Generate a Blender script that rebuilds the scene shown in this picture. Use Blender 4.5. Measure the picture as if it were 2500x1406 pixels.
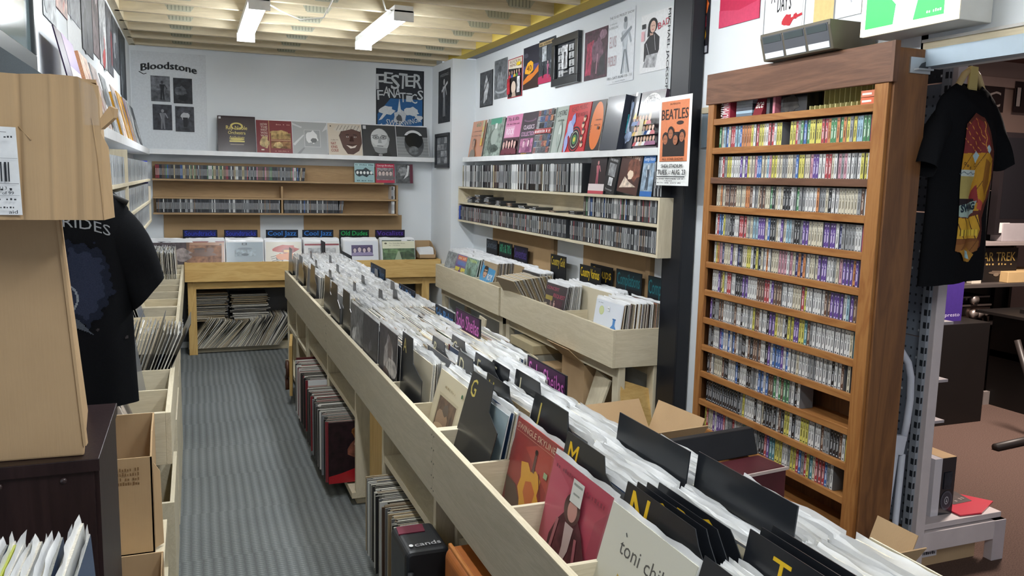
import bpy, math, random
import numpy as np
from mathutils import Matrix, Vector
random.seed(7)
sc = bpy.context.scene
for o in list(bpy.data.objects): bpy.data.objects.remove(o)
PI = math.pi
# ------------------------------------------------------------------ camera geometry (frame 2500x1406)
EYE = 1.62
_c = np.array([1250., 703.]); _VY = np.array([469., 418.]); _VX = np.array([6400., 553.])
F = float(np.sqrt(-np.dot(_VY-_c, _VX-_c)))
def _n(v): return v/np.linalg.norm(v)
ey = _n(np.array([*(_VY-_c), F])); ex = _n(np.array([*(_VX-_c), F])); ez = np.cross(ex, ey)
def _ray(u, v):
    r = np.array([u-_c[0], v-_c[1], F]); return np.array([r@ex, r@ey, r@ez])
def PX(u, v, X): r = _ray(u, v); p = r*(X/r[0]); return Vector((p[0], p[1], p[2]+EYE))
def PY(u, v, Y): r = _ray(u, v); p = r*(Y/r[1]); return Vector((p[0], p[1], p[2]+EYE))
def PZ(u, v, Z): r = _ray(u, v); p = r*((Z-EYE)/r[2]); return Vector((p[0], p[1], Z))
cam_d = bpy.data.cameras.new('camera'); cam = bpy.data.objects.new('camera', cam_d); sc.collection.objects.link(cam)
cam_d.sensor_width = 36; cam_d.lens = F*36/2500; cam_d.clip_start = .05; cam_d.clip_end = 60
cx = Vector((ex[0], ey[0], ez[0])); cy = -Vector((ex[1], ey[1], ez[1])); cz = -Vector((ex[2], ey[2], ez[2]))
cam.matrix_world = Matrix(((cx.x, cy.x, cz.x, 0), (cx.y, cy.y, cz.y, 0), (cx.z, cy.z, cz.z, EYE), (0, 0, 0, 1)))
sc.camera = cam
CAMP = Vector((0, 0, EYE)); CAMF = -cz
# ------------------------------------------------------------------ view, world
sc.view_settings.view_transform = 'Standard'; sc.view_settings.look = 'None'; sc.view_settings.gamma = 1
sc.view_settings.exposure = 0.15; sc.view_settings.use_curve_mapping = False
LAMP_E = 46.0; LAMP_N = 52.0
w = bpy.data.worlds.new('world'); sc.world = w; w.use_nodes = True
w.node_tree.nodes['Background'].inputs[0].default_value = (.80, .88, 1, 1)
w.node_tree.nodes['Background'].inputs[1].default_value = .45

# ------------------------------------------------------------------ colour and material helpers
def lin(h):
    if not isinstance(h, str): return tuple(h)[:3]
    h = h.lstrip('#'); h = ''.join(c*2 for c in h) if len(h) == 3 else h; o = []
    for i in (0, 2, 4):
        c = int(h[i:i+2], 16)/255; o.append(c/12.92 if c <= .04045 else ((c+.055)/1.055)**2.4)
    return tuple(o)
MATS = {}
def newmat(name):
    m = bpy.data.materials.new(name); m.use_nodes = True; MATS[name] = m
    nt = m.node_tree; return m, nt, nt.nodes['Principled BSDF']
def mk_attr(name, rough=.6, spec=.35, metal=0, coat=0, noise=0.0, nscale=30, lo=.5, hi=1.2, bump=0):
    m, nt, b = newmat(name); N = nt.nodes; L = nt.links
    a = N.new('ShaderNodeAttribute'); a.attribute_name = 'Col'
    b.inputs['Roughness'].default_value = rough; b.inputs['Specular IOR Level'].default_value = spec
    b.inputs['Metallic'].default_value = metal; b.inputs['Coat Weight'].default_value = coat; b.inputs['Coat Roughness'].default_value = .12
    tc = N.new('ShaderNodeTexCoord'); no = N.new('ShaderNodeTexNoise'); no.inputs['Scale'].default_value = nscale; no.inputs['Detail'].default_value = 5
    L.new(tc.outputs['Object'], no.inputs['Vector'])
    if noise:
        mr = N.new('ShaderNodeMapRange'); mr.inputs['From Min'].default_value = .3; mr.inputs['From Max'].default_value = .7
        mr.inputs['To Min'].default_value = lo; mr.inputs['To Max'].default_value = hi; L.new(no.outputs['Fac'], mr.inputs['Value'])
        vm = N.new('ShaderNodeVectorMath'); vm.operation = 'SCALE'; L.new(a.outputs['Color'], vm.inputs[0]); L.new(mr.outputs[0], vm.inputs['Scale'])
        L.new(vm.outputs[0], b.inputs['Base Color'])
    else: L.new(a.outputs['Color'], b.inputs['Base Color'])
    if bump:
        bp = N.new('ShaderNodeBump'); bp.inputs['Strength'].default_value = bump; bp.inputs['Distance'].default_value = .01
        L.new(no.outputs['Fac'], bp.inputs['Height']); L.new(bp.outputs[0], b.inputs['Normal'])
    return m
mk_attr('print', .55, .3, noise=1, nscale=60, lo=.93, hi=1.04)
mk_attr('gloss', .25, .5, coat=.4)
mk_attr('laminate', .32, .5, coat=.3)
mk_attr('photo', .5, .3, noise=1, nscale=26, lo=.35, hi=1.5)
mk_attr('photo_fine', .5, .3, noise=1, nscale=80, lo=.25, hi=1.6)
mk_attr('fabric', .95, .1, noise=1, nscale=400, lo=.8, hi=1.2, bump=.15)
mk_attr('metal', .35, .5, metal=.8)
mk_attr('powder', .45, .4, noise=1, nscale=12, lo=.93, hi=1.03)
mk_attr('wallpaint', .8, .2, noise=1, nscale=2.2, lo=.97, hi=1.02)
mk_attr('leather', .45, .4, noise=1, nscale=14, lo=.8, hi=1.1, bump=.1)
mk_attr('paperedge', .7, .2, noise=1, nscale=200, lo=.75, hi=1.1)
def mk_wood(name, c1, c2, axis, scale=3., rough=.5, ring=.5):
    m, nt, b = newmat(name); N = nt.nodes; L = nt.links
    tc = N.new('ShaderNodeTexCoord'); mp = N.new('ShaderNodeMapping'); L.new(tc.outputs['Object'], mp.inputs[0])
    s = [6.5, 6.5, 6.5]; s[axis] = .7; mp.inputs['Scale'].default_value = s
    n1 = N.new('ShaderNodeTexNoise'); n1.inputs['Scale'].default_value = scale; n1.inputs['Detail'].default_value = 3; n1.inputs['Distortion'].default_value = 1.2
    L.new(mp.outputs[0], n1.inputs['Vector'])
    ma = N.new('ShaderNodeMath'); ma.operation = 'MULTIPLY'; ma.inputs[1].default_value = 9; L.new(n1.outputs['Fac'], ma.inputs[0])
    fr = N.new('ShaderNodeMath'); fr.operation = 'PINGPONG'; fr.inputs[1].default_value = 1; L.new(ma.outputs[0], fr.inputs[0])
    n2 = N.new('ShaderNodeTexNoise'); n2.inputs['Scale'].default_value = scale*14; n2.inputs['Detail'].default_value = 4; L.new(mp.outputs[0], n2.inputs['Vector'])
    mx = N.new('ShaderNodeMath'); mx.operation = 'MULTIPLY_ADD'; mx.inputs[1].default_value = ring; L.new(fr.outputs[0], mx.inputs[0]); 
    m3 = N.new('ShaderNodeMath'); m3.operation = 'MULTIPLY'; m3.inputs[1].default_value = 1-ring; L.new(n2.outputs['Fac'], m3.inputs[0]); L.new(m3.outputs[0], mx.inputs[2])
    cr = N.new('ShaderNodeValToRGB'); cr.color_ramp.elements[0].color = (*lin(c1), 1); cr.color_ramp.elements[1].color = (*lin(c2), 1)
    cr.color_ramp.elements[0].position = .1; cr.color_ramp.elements[1].position = .75
    L.new(mx.outputs[0], cr.inputs[0]); L.new(cr.outputs[0], b.inputs['Base Color'])
    b.inputs['Roughness'].default_value = rough; b.inputs['Specular IOR Level'].default_value = .3
    bp = N.new('ShaderNodeBump'); bp.inputs['Strength'].default_value = .08; bp.inputs['Distance'].default_value = .005; L.new(n2.outputs['Fac'], bp.inputs['Height']); L.new(bp.outputs[0], b.inputs['Normal'])
for i, a in enumerate('XYZ'):
    mk_wood('ply'+a, '#c2b79c', '#d6ccb4', i, 3, .5, .3)
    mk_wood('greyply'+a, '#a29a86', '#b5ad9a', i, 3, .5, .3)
    mk_wood('pine'+a, '#c69e60', '#d9b878', i, 2.2)
    mk_wood('brownply'+a, '#94795a', '#a98d68', i, 2, .6, .3)
    mk_wood('oak'+a, '#87562e', '#9f6f40', i, 2.5, .35)
    mk_wood('rackwood'+a, '#5f402a', '#7c5535', i, 1.6, .4)
    mk_wood('walnut'+a, '#54392b', '#6f4e3b', i, 1.8, .5)
    mk_wood('rafter'+a, '#c4b79c', '#dbcfb3', i, 1.5, .7, .35)
mk_wood('darkwood', '#1d1214', '#2a1c1d', 2, 2, .35)
mk_wood('chipboard', '#b9a04a', '#d7c064', 1, 9, .8, .1)
def mk_card(name, c, c2):
    m, nt, b = newmat(name); N = nt.nodes; L = nt.links
    tc = N.new('ShaderNodeTexCoord'); no = N.new('ShaderNodeTexNoise'); no.inputs['Scale'].default_value = 5; no.inputs['Detail'].default_value = 8; L.new(tc.outputs['Object'], no.inputs['Vector'])
    mp = N.new('ShaderNodeMapping'); mp.inputs['Scale'].default_value = (260, 260, 4); L.new(tc.outputs['Object'], mp.inputs[0])
    n2 = N.new('ShaderNodeTexNoise'); n2.inputs['Scale'].default_value = 1; L.new(mp.outputs[0], n2.inputs['Vector'])
    ad = N.new('ShaderNodeMath'); ad.operation = 'MULTIPLY_ADD'; ad.inputs[1].default_value = .14; L.new(n2.outputs['Fac'], ad.inputs[0])
    h = N.new('ShaderNodeMath'); h.operation = 'MULTIPLY'; h.inputs[1].default_value = .86; L.new(no.outputs['Fac'], h.inputs[0]); L.new(h.outputs[0], ad.inputs[2])
    cr = N.new('ShaderNodeValToRGB'); cr.color_ramp.elements[0].color = (*lin(c), 1); cr.color_ramp.elements[1].color = (*lin(c2), 1)
    cr.color_ramp.elements[0].position = .3; cr.color_ramp.elements[1].position = .7
    L.new(ad.outputs[0], cr.inputs[0]); L.new(cr.outputs[0], b.inputs['Base Color']); b.inputs['Roughness'].default_value = .85; b.inputs['Specular IOR Level'].default_value = .15
    bp = N.new('ShaderNodeBump'); bp.inputs['Strength'].default_value = .12; bp.inputs['Distance'].default_value = .003; L.new(n2.outputs['Fac'], bp.inputs['Height']); L.new(bp.outputs[0], b.inputs['Normal'])
mk_card('card', '#ae9270', '#b99d7a'); mk_card('mdf', '#a88c68', '#b29672')
# carpet tiles: ribs along Y crossed by a zigzag stitch
def mk_carpet():
    m, nt, b = newmat('carpet'); N = nt.nodes; L = nt.links
    tc = N.new('ShaderNodeTexCoord'); sp = N.new('ShaderNodeSeparateXYZ'); L.new(tc.outputs['Object'], sp.inputs[0])
    def math_(op, a, bb=None, c=None):
        n = N.new('ShaderNodeMath'); n.operation = op
        for i, x in enumerate((a, bb, c)):
            if x is None: continue
            if isinstance(x, (int, float)): n.inputs[i].default_value = x
            else: L.new(x, n.inputs[i])
        return n.outputs[0]
    tile = math_('MODULO', math_('FLOOR', math_('DIVIDE', math_('ADD', sp.outputs[1], 50), .5)), 2)
    tx = math_('PINGPONG', math_('MULTIPLY', sp.outputs[1], 1), .02)
    xx = math_('ADD', sp.outputs[0], math_('MULTIPLY', tx, .12)); xx = math_('ADD', xx, math_('MULTIPLY', tile, .006))
    rib = math_('PINGPONG', xx, .0205); rib = math_('DIVIDE', rib, .0205)
    st = math_('DIVIDE', math_('PINGPONG', sp.outputs[1], .009), .009)
    no = N.new('ShaderNodeTexNoise'); no.inputs['Scale'].default_value = 160; no.inputs['Detail'].default_value = 3; L.new(tc.outputs['Object'], no.inputs['Vector'])
    n2 = N.new('ShaderNodeTexNoise'); n2.inputs['Scale'].default_value = 1.6; n2.inputs['Detail'].default_value = 4; L.new(tc.outputs['Object'], n2.inputs['Vector'])
    v = math_('ADD', math_('MULTIPLY', rib, .12), math_('MULTIPLY', math_('MULTIPLY', st, rib), .55)); v = math_('ADD', v, math_('MULTIPLY', no.outputs['Fac'], .35))
    v = math_('ADD', v, math_('MULTIPLY', math_('SUBTRACT', n2.outputs['Fac'], .5), .35))
    cr = N.new('ShaderNodeValToRGB'); cr.color_ramp.elements[0].color = (*lin('#5a5e5f'), 1); cr.color_ramp.elements[1].color = (*lin('#909595'), 1)
    cr.color_ramp.elements[0].position = .12; cr.color_ramp.elements[1].position = .95
    L.new(v, cr.inputs[0]); L.new(cr.outputs[0], b.inputs['Base Color']); b.inputs['Roughness'].default_value = .95; b.inputs['Specular IOR Level'].default_value = .1
    bp = N.new('ShaderNodeBump'); bp.inputs['Strength'].default_value = .6; bp.inputs['Distance'].default_value = .006; L.new(v, bp.inputs['Height']); L.new(bp.outputs[0], b.inputs['Normal'])
mk_carpet()
def mk_sleeve(name, alpha, rough, colr):
    m, nt, b = newmat(name); N = nt.nodes; L = nt.links
    tc = N.new('ShaderNodeTexCoord'); no = N.new('ShaderNodeTexNoise'); no.inputs['Scale'].default_value = 45; no.inputs['Detail'].default_value = 2; L.new(tc.outputs['Object'], no.inputs['Vector'])
    bp = N.new('ShaderNodeBump'); bp.inputs['Strength'].default_value = .18; bp.inputs['Distance'].default_value = .006; L.new(no.outputs['Fac'], bp.inputs['Height']); L.new(bp.outputs[0], b.inputs['Normal'])
    b.inputs['Base Color'].default_value = (*lin(colr), 1); b.inputs['Roughness'].default_value = rough; b.inputs['Specular IOR Level'].default_value = .8
    b.inputs['Alpha'].default_value = alpha
mk_sleeve('sleeve_plastic', .82, .25, '#f6f8fb')
mk_sleeve('clear_plastic', .045, .12, '#eef2f8')
def mk_emit(name, col, e):
    m, nt, b = newmat(name); b.inputs['Base Color'].default_value = (*col, 1); b.inputs['Emission Color'].default_value = (*col, 1); b.inputs['Emission Strength'].default_value = e
mk_emit('lamp_glow', (.93, .97, 1), LAMP_E); mk_emit('lamp_glow_near', (.93, .97, 1), LAMP_N)
def mk_lightbox():
    m, nt, b = newmat('lightbox_glow'); N = nt.nodes; L = nt.links
    a = N.new('ShaderNodeAttribute'); a.attribute_name = 'Col'; L.new(a.outputs['Color'], b.inputs['Base Color']); L.new(a.outputs['Color'], b.inputs['Emission Color']); b.inputs['Emission Strength'].default_value = 1.6
mk_lightbox()

# ------------------------------------------------------------------ mesh builder
WHITE = '#e9ebec'
class MB:
    def __init__(s, mat='print', col='#ffffff'):
        s.v = []; s.f = []; s.m = []; s.c = []; s.mats = []; s.M = None; s.mat = mat; s.col = col; s.sm = []
    def mi(s, n):
        if n not in s.mats: s.mats.append(n)
        return s.mats.index(n)
    def faces(s, vs, fs, mat=None, col=None, smooth=False):
        b = len(s.v); M = s.M
        for p in vs:
            p = Vector(p); s.v.append(M @ p if M is not None else p)
        i = s.mi(mat or s.mat); c = lin(col or s.col)
        for f in fs: s.f.append(tuple(b+k for k in f)); s.m.append(i); s.c.append(c); s.sm.append(smooth)
        return s
    def poly(s, pts, mat=None, col=None): return s.faces(pts, [tuple(range(len(pts)))], mat, col)
    def box(s, a, b, mat=None, col=None):
        x0, y0, z0 = [min(a[i], b[i]) for i in range(3)]; x1, y1, z1 = [max(a[i], b[i]) for i in range(3)]
        vs = [(x0, y0, z0), (x1, y0, z0), (x1, y1, z0), (x0, y1, z0), (x0, y0, z1), (x1, y0, z1), (x1, y1, z1), (x0, y1, z1)]
        return s.faces(vs, [(0, 3, 2, 1), (4, 5, 6, 7), (0, 1, 5, 4), (1, 2, 6, 5), (2, 3, 7, 6), (3, 0, 4, 7)], mat, col)
    def prism(s, pts, d, mat=None, col=None):
        n = len(pts); d = Vector(d); P = [Vector(p) for p in pts]; Q = [p+d for p in P]
        fs = [tuple(range(n-1, -1, -1)), tuple(range(n, 2*n))]+[(i, (i+1) % n, n+(i+1) % n, n+i) for i in range(n)]
        return s.faces(P+Q, fs, mat, col)
    def tube(s, path, r, mat=None, col=None, n=10, cap=True):
        P = [Vector(p) for p in path]; vs = []; fs = []
        R = r if isinstance(r, (list, tuple)) else [r]*len(P)
        up = None
        for i, p in enumerate(P):
            t = (P[min(i+1, len(P)-1)]-P[max(i-1, 0)]).normalized()
            if up is None: up = t.orthogonal().normalized()
            up = (up - t*up.dot(t)).normalized(); sd = t.cross(up)
            for k in range(n): a = 2*PI*k/n; vs.append(p+(up*math.cos(a)+sd*math.sin(a))*R[i])
        for i in range(len(P)-1):
            for k in range(n): fs.append((i*n+k, i*n+(k+1) % n, (i+1)*n+(k+1) % n, (i+1)*n+k))
        if cap: fs += [tuple(range(n-1, -1, -1)), tuple(range((len(P)-1)*n, len(P)*n))]
        return s.faces(vs, fs, mat, col, True)
    def add(s, t, M):
        b = len(s.v); s.v += [M @ v for v in t.v]; s.f += [tuple(b+k for k in f) for f in t.f]
        s.m += [s.mi(t.mats[k]) for k in t.m]; s.c += t.c; s.sm += t.sm
    def mesh(s, name, off=None):
        me = bpy.data.meshes.new(name); vs = s.v if off is None else [v-off for v in s.v]
        me.from_pydata([tuple(v) for v in vs], [], s.f)
        for n in s.mats: me.materials.append(MATS[n])
        me.polygons.foreach_set('material_index', s.m); me.polygons.foreach_set('use_smooth', s.sm)
        at = me.color_attributes.new('Col', 'FLOAT_COLOR', 'CORNER'); buf = []
        for f, c in zip(s.f, s.c): buf += [c[0], c[1], c[2], 1.0]*len(f)
        at.data.foreach_set('color', buf); me.update(); return me
    def build(s, name, parent=None, local=False, bevel=0):
        off = None
        if parent is not None and not local:
            off = Vector((0, 0, 0)); q = parent
            while q is not None: off += Vector(q.location); q = q.parent
        o = bpy.data.objects.new(name, s.mesh(name, off)); sc.collection.objects.link(o)
        if parent is not None: o.parent = parent
        if bevel:
            bv = o.modifiers.new('bevel', 'BEVEL'); bv.width = bevel; bv.segments = 2; bv.limit_method = 'ANGLE'
        return o
    def top(s, name, label=None, cat=None, group=None, kind=None, bevel=0):
        """one-mesh thing, its origin moved to its base"""
        xs = [v.x for v in s.v]; ys = [v.y for v in s.v]; zs = [v.z for v in s.v]
        off = Vector(((min(xs)+max(xs))/2, (min(ys)+max(ys))/2, min(zs)))
        o = bpy.data.objects.new(name, s.mesh(name, off)); o.location = off; sc.collection.objects.link(o)
        if bevel:
            bv = o.modifiers.new('bevel', 'BEVEL'); bv.width = bevel; bv.segments = 2; bv.limit_method = 'ANGLE'
        return tag(o, label, cat, group, kind)
def tag(o, label=None, cat=None, group=None, kind=None):
    if label: o['label'] = label
    if cat: o['category'] = cat
    if group: o['group'] = group
    if kind: o['kind'] = kind
    return o
def thing(name, label, cat, loc=(0, 0, 0), group=None, M=None):
    o = bpy.data.objects.new(name, None); sc.collection.objects.link(o); o.empty_display_size = .05
    if M is not None: o.matrix_world = M
    else: o.location = loc
    return tag(o, label, cat, group)
# ------------------------------------------------------------------ text and flat artwork
TXT = {}
def text_geo(s, bold=.0):
    k = (s, bold)
    if k in TXT: return TXT[k]
    cu = bpy.data.curves.new('lettering', 'FONT'); cu.body = s; cu.size = 1; cu.resolution_u = 2; cu.offset = bold; cu.fill_mode = 'FRONT'
    ob = bpy.data.objects.new('lettering', cu); sc.collection.objects.link(ob)
    dg = bpy.context.evaluated_depsgraph_get(); me = ob.evaluated_get(dg).to_mesh()
    vs = [(v.co.x, v.co.y) for v in me.vertices]; fs = [tuple(p.vertices) for p in me.polygons]
    ob.evaluated_get(dg).to_mesh_clear(); bpy.data.objects.remove(ob); bpy.data.curves.remove(cu)
    x0 = min([v[0] for v in vs] or [0]); x1 = max([v[0] for v in vs] or [1])
    vs = [((x-x0)/(x1-x0), y/.70) for x, y in vs]; TXT[k] = (vs, fs, (x1-x0)/.70); return TXT[k]
class Art:
    """draws flat print on a rectangle: O bottom-left corner, U right, V up (world lengths), layers step out along the normal"""
    def __init__(s, mb, O, U, V, mat='print', step=.0003):
        s.mb = mb; s.O = Vector(O); s.U = Vector(U); s.V = Vector(V); s.N = s.U.cross(s.V).normalized(); s.k = 0; s.mat = mat; s.step = step
    def p(s, u, v): return s.O+s.U*u+s.V*v+s.N*(s.step*s.k)
    def poly(s, pts, col, mat=None):
        s.k += 1; s.mb.poly([s.p(u, v) for u, v in pts], mat or s.mat, col); return s
    def rect(s, a, b, c, d, col, mat=None): return s.poly([(a, b), (c, b), (c, d), (a, d)], col, mat)
    def ell(s, u, v, ru, rv, col, mat=None, n=20, a0=0, a1=2*PI):
        pts = [(u+ru*math.cos(a0+(a1-a0)*i/n), v+rv*math.sin(a0+(a1-a0)*i/n)) for i in range(n if a1-a0 > 6.2 else n+1)]
        return s.poly(pts, col, mat)
    def line(s, a, b, t, col, mat=None):
        ar = s.V.length/s.U.length; dx, dy = b[0]-a[0], (b[1]-a[1])*ar; l = math.hypot(dx, dy) or 1; nx, ny = -dy/l*t/2, dx/l*t/2/ar
        return s.poly([(a[0]+nx, a[1]+ny), (a[0]-nx, a[1]-ny), (b[0]-nx, b[1]-ny), (b[0]+nx, b[1]+ny)][::-1], col, mat)
    def blob(s, u, v, ru, rv, col, mat=None, n=14, j=.25, seed=1):
        r = random.Random(seed); return s.poly([(u+ru*math.cos(2*PI*i/n)*(1-j+2*j*r.random()), v+rv*math.sin(2*PI*i/n)*(1-j+2*j*r.random())) for i in range(n)], col, mat)
    def text(s, t, u, v, h, col, w=None, align='l', bold=.0, rot=0, arc=0, mat=None, _sh=0):
        if bold:
            for q_ in (-1, -.5, .5, 1):
                s.text(t, u, v, h, col, w=w, align=align, rot=rot, arc=arc, mat=mat, _sh=q_*bold*.45)
        vs, fs, asp = text_geo(t); s.k += (0 if _sh else 1)
        H = h; W = w if w else h*asp*s.V.length/s.U.length
        o = {'l': 0, 'c': -.5, 'r': -1}[align]; ar = s.V.length/s.U.length; q = []
        for x, y in vs:
            a, b = (x+o+_sh/asp)*W, (y+(_sh*.4))*H
            if arc: b += arc*(1-(2*x-1)**2)
            if rot:
                b2 = b*ar; a, b2 = a*math.cos(rot)-b2*math.sin(rot), a*math.sin(rot)+b2*math.cos(rot); b = b2/ar
            q.append(s.p(u+a, v+b))
        s.mb.faces(q, fs, mat or s.mat, col); return s
    def person(s, u, v, h, skin, hair, cloth, wide=.62):
        """head and shoulders, v = bottom, h = height"""
        r = h*.26; ar = s.V.length/s.U.length
        s.poly([(u-wide*h*ar/1.2, v), (u+wide*h*ar/1.2, v), (u+wide*h*ar/1.6, v+h*.3), (u+r*.5*ar, v+h*.45), (u-r*.5*ar, v+h*.45), (u-wide*h*ar/1.6, v+h*.3)], cloth)
        s.rect(u-r*.35*ar, v+h*.4, u+r*.35*ar, v+h*.55, skin)
        s.ell(u, v+h*.74, r*.95*ar, r*1.1, hair); s.ell(u, v+h*.69, r*.74*ar, r*.95, skin)
        for e in (-1, 1): s.ell(u+e*r*.3*ar, v+h*.73, r*.12*ar, r*.07, hair, n=8)
        s.rect(u-r*.25*ar, v+h*.58, u+r*.25*ar, v+h*.595, hair)
        return s
    def figure(s, u, v, h, skin, cloth, lean=0):
        ar = s.V.length/s.U.length; k = h*ar
        s.poly([(u-.10*k, v), (u-.03*k, v), (u+.0*k, v+.4*h), (u+.04*k, v), (u+.11*k, v), (u+.08*k+lean, v+.5*h), (u+.13*k+lean, v+.8*h), (u-.13*k+lean, v+.8*h), (u-.08*k+lean, v+.5*h)][::1], cloth)
        s.line((u+.12*k+lean, v+.78*h), (u+.24*k+lean, v+.55*h), .05*k, skin); s.line((u-.12*k+lean, v+.78*h), (u-.05*k+lean, v+.5*h), .05*k, skin)
        s.ell(u+lean, v+.9*h, .07*k, .085*h, skin, n=12); return s
def flat(name, O, U, V, draw, base, label, cat, group=None, thick=.0008, mat='print', bmat=None):
    """a thin rigid sheet facing U x V with print on it"""
    mb = MB(); O = Vector(O); U = Vector(U); V = Vector(V); N = U.cross(V).normalized()
    mb.prism([O, O+U, O+U+V, O+V], -N*thick, bmat or mat, base); a = Art(mb, O, U, V, mat)
    if draw: draw(a)
    return mb.top(name, label, cat, group)

# ================================================================== SETTING
XL, XR, XJ, YB, YJ, ZC = -.48, 2.46, 2.235, 8.0, 7.32, 2.69
def struct(name, mb, bevel=0): o = mb.build(name, bevel=bevel); o['kind'] = 'structure'; return o
struct('floor', MB('carpet').box((-1.5, -1.5, -.1), (2.62, 8.1, 0)))
struct('trim_1', MB('powder', '#8b8c88').box((2.62, -1.5, -.05), (2.66, 8.1, .006)))
mk_attr('browncarpet', .95, .1, noise=1, nscale=180, lo=.6, hi=1.25, bump=.3)
struct('floor_shop', MB('browncarpet', '#5d4b44').box((2.66, -1.5, -.1), (9.5, 8.1, 0)))
WC = '#dfe4e8'
struct('wall_back', MB('wallpaint', WC).box((XL-.1, YB, 0), (XJ+.1, YB+.1, 3.02)))
struct('wall_left', MB('wallpaint', WC).box((XL-.1, 2.05, 0), (XL, YB, 3.02)))
struct('wall_jog', MB('wallpaint', WC).box((XJ, YJ, 0), (2.7, YB+.1, 2.69)))
wr = MB('wallpaint', WC); wr.box((XR, 2.27, 0), (XR+.015, 3.5, 3.02)); wr.box((XR, 3.5, 0), (XR+.1, YJ, 3.02)); wr.box((XR, -1.2, 2.05), (XR+.1, 2.30, 3.02))
struct('wall_right', wr)
struct('ceiling', MB('chipboard').box((-1.4, -1.2, 3.02), (2.6, YB+.1, 3.05)))
struct('trim_2', MB('powder', '#a9bac8').box((XR-.03, -1.2, 2.045), (XR+.03, 2.27, 2.105)))
tr = MB('rafterY').box((XR-.022, -1.2, 2.105), (XR, 2.27, 2.13)); tr.box((XR-.03, -1.2, 2.13), (XR, 2.27, 2.14), 'powder', '#c9c6c2'); struct('trim_3', tr)
tr = MB('rafterY').box((XR-.02, 3.36, 1.97), (XR, 3.63, 2.0)); tr.box((XR-.014, 3.36, 1.80), (XR, 3.63, 1.97), 'powder', '#9fb0bd'); struct('trim_4', tr)
# floor trusses: bottom chord, top chord and galvanised webs, running across the room
for i in range(17):
    y = 7.93-.40*i
    mb = MB('rafterX').box((XL+.02, y-.022, 2.69), (2.25, y+.022, 2.78)); mb.box((XL+.02, y-.022, 2.94), (2.25, y+.022, 3.02))
    mb.box((XL+.02, y-.02, 2.78), (XL+.12, y+.02, 2.94)); mb.box((2.10, y-.02, 2.78), (2.25, y+.02, 2.94))
    for j in (0, 2.1, 4.9):
        x = -.05+.42*j
        for sx in (-1, 1):
            mb.prism([(x, y-.024, 2.74), (x+.05*sx, y-.024, 2.74), (x+.21*sx, y-.024, 2.97), (x+.15*sx, y-.024, 2.97)], (0, .002, 0), 'powder', '#b4b5a4')
        mb.prism([(x-.11, y-.0245, 2.775), (x+.11, y-.0245, 2.775), (x+.07, y-.0245, 2.715), (x-.07, y-.0245, 2.715)], (0, .003, 0), 'powder', '#b9baa8')
        for k in range(7): mb.box((x-.08+k*.024, y-.027, 2.722), (x-.074+k*.024, y-.024, 2.772), 'powder', '#8f9284')
    struct('ceiling_truss', mb)
struct('ceiling_beam', MB('chipboard').box((2.25, -1.2, 2.69), (2.36, YJ+.3, 3.02)))
struct('gap_shade_strip', MB('powder', '#6b7077').box((2.36, -1.2, 2.70), (XR, YJ, 2.73)))  # grey strip painting the shade in the gap between beam and wall
struct('trim_6', MB('rafterY').box((XL, -1.2, 2.69), (XL+.05, YB, 2.80)))
# wall boards: raw boards fixed behind the bins and blank panels
b = MB('mdf').box((-.30+.05, YB-.012, .9), (.58, YB, 1.235)); b.box((.98, YB-.012, .9), (1.93, YB, 1.235)); struct('trim_7', b)
b = MB('mdf').box((XR-.012, 5.45, .9), (XR, 6.75, 1.225)); b.box((XR-.012, 4.1, .9), (XR, 4.95, 1.225)); b.box((XR-.03, 5.40, .9), (XR, 5.45, 1.225), 'brownplyZ'); b.box((XR-.03, 4.05, .9), (XR, 4.1, 1.225), 'brownplyZ'); struct('trim_8', b)
# ------------------------------------------------------------------ lamps
def batten(x, y0, y1, label):
    t = thing('batten_light', label, 'ceiling light', (x, (y0+y1)/2, 2.60), 'twin fluorescent battens under the joists')
    MB('powder', '#eef0f0').box((x-.06, y0, 2.65), (x+.06, y1, 2.69)).build('housing', t)
    d = MB('lamp_glow' if y0 > 4 else 'lamp_glow_near', '#ffffff'); n = 8; pr = [(x-.06, 2.655)]+[(x-.062+.124*i/n, 2.655-.055*math.sin(PI*i/n)**.6) for i in range(1, n)]+[(x+.06, 2.655)]
    d.prism([(a, y0+.015, b) for a, b in pr], (0, y1-y0-.03, 0)); d.build('diffuser', t)
    for ya in (y0, y1-.014): MB('powder', '#f2f3f3').box((x-.064, ya, 2.595), (x+.064, ya+.014, 2.66)).build('end_cap', t)
batten(.405, 5.32, 6.66, 'glowing batten light above the left aisle, left of the two in view')
batten(1.28, 5.26, 6.60, 'glowing batten light above the middle bins, right of the two in view')
batten(.405, 2.2, 3.54, 'batten light nearer the camera above the left aisle')
batten(.405, -.9, .44, 'added unseen batten light behind the camera above the left aisle')  # unseen lamp added to brighten the cartons in the left foreground
batten(1.28, -.9, .44, 'added unseen batten light behind the camera above the middle bins')  # its unseen twin, added to brighten the near bins
batten(1.28, 2.2, 3.54, 'batten light nearer the camera above the middle bins')
c = MB('powder', '#d9d8d0'); c.tube([(.47, 5.5, 2.67), (.55, 5.5, 2.63), (.66, 5.45, 2.58), (.80, 5.42, 2.60), (.86, 5.40, 2.72), (.87, 5.38, 2.9)], .005, n=6); c.top('lamp_cable', 'white cable looping from the left light up between the joists', 'cable')
c = MB('powder', '#d9d8d0'); c.tube([(1.22, 5.35, 2.67), (1.17, 5.3, 2.66), (1.14, 5.25, 2.72), (1.12, 5.25, 2.9)], .005, n=6); c.top('lamp_cable', 'short white cable at the near end of the right light', 'cable')
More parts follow.
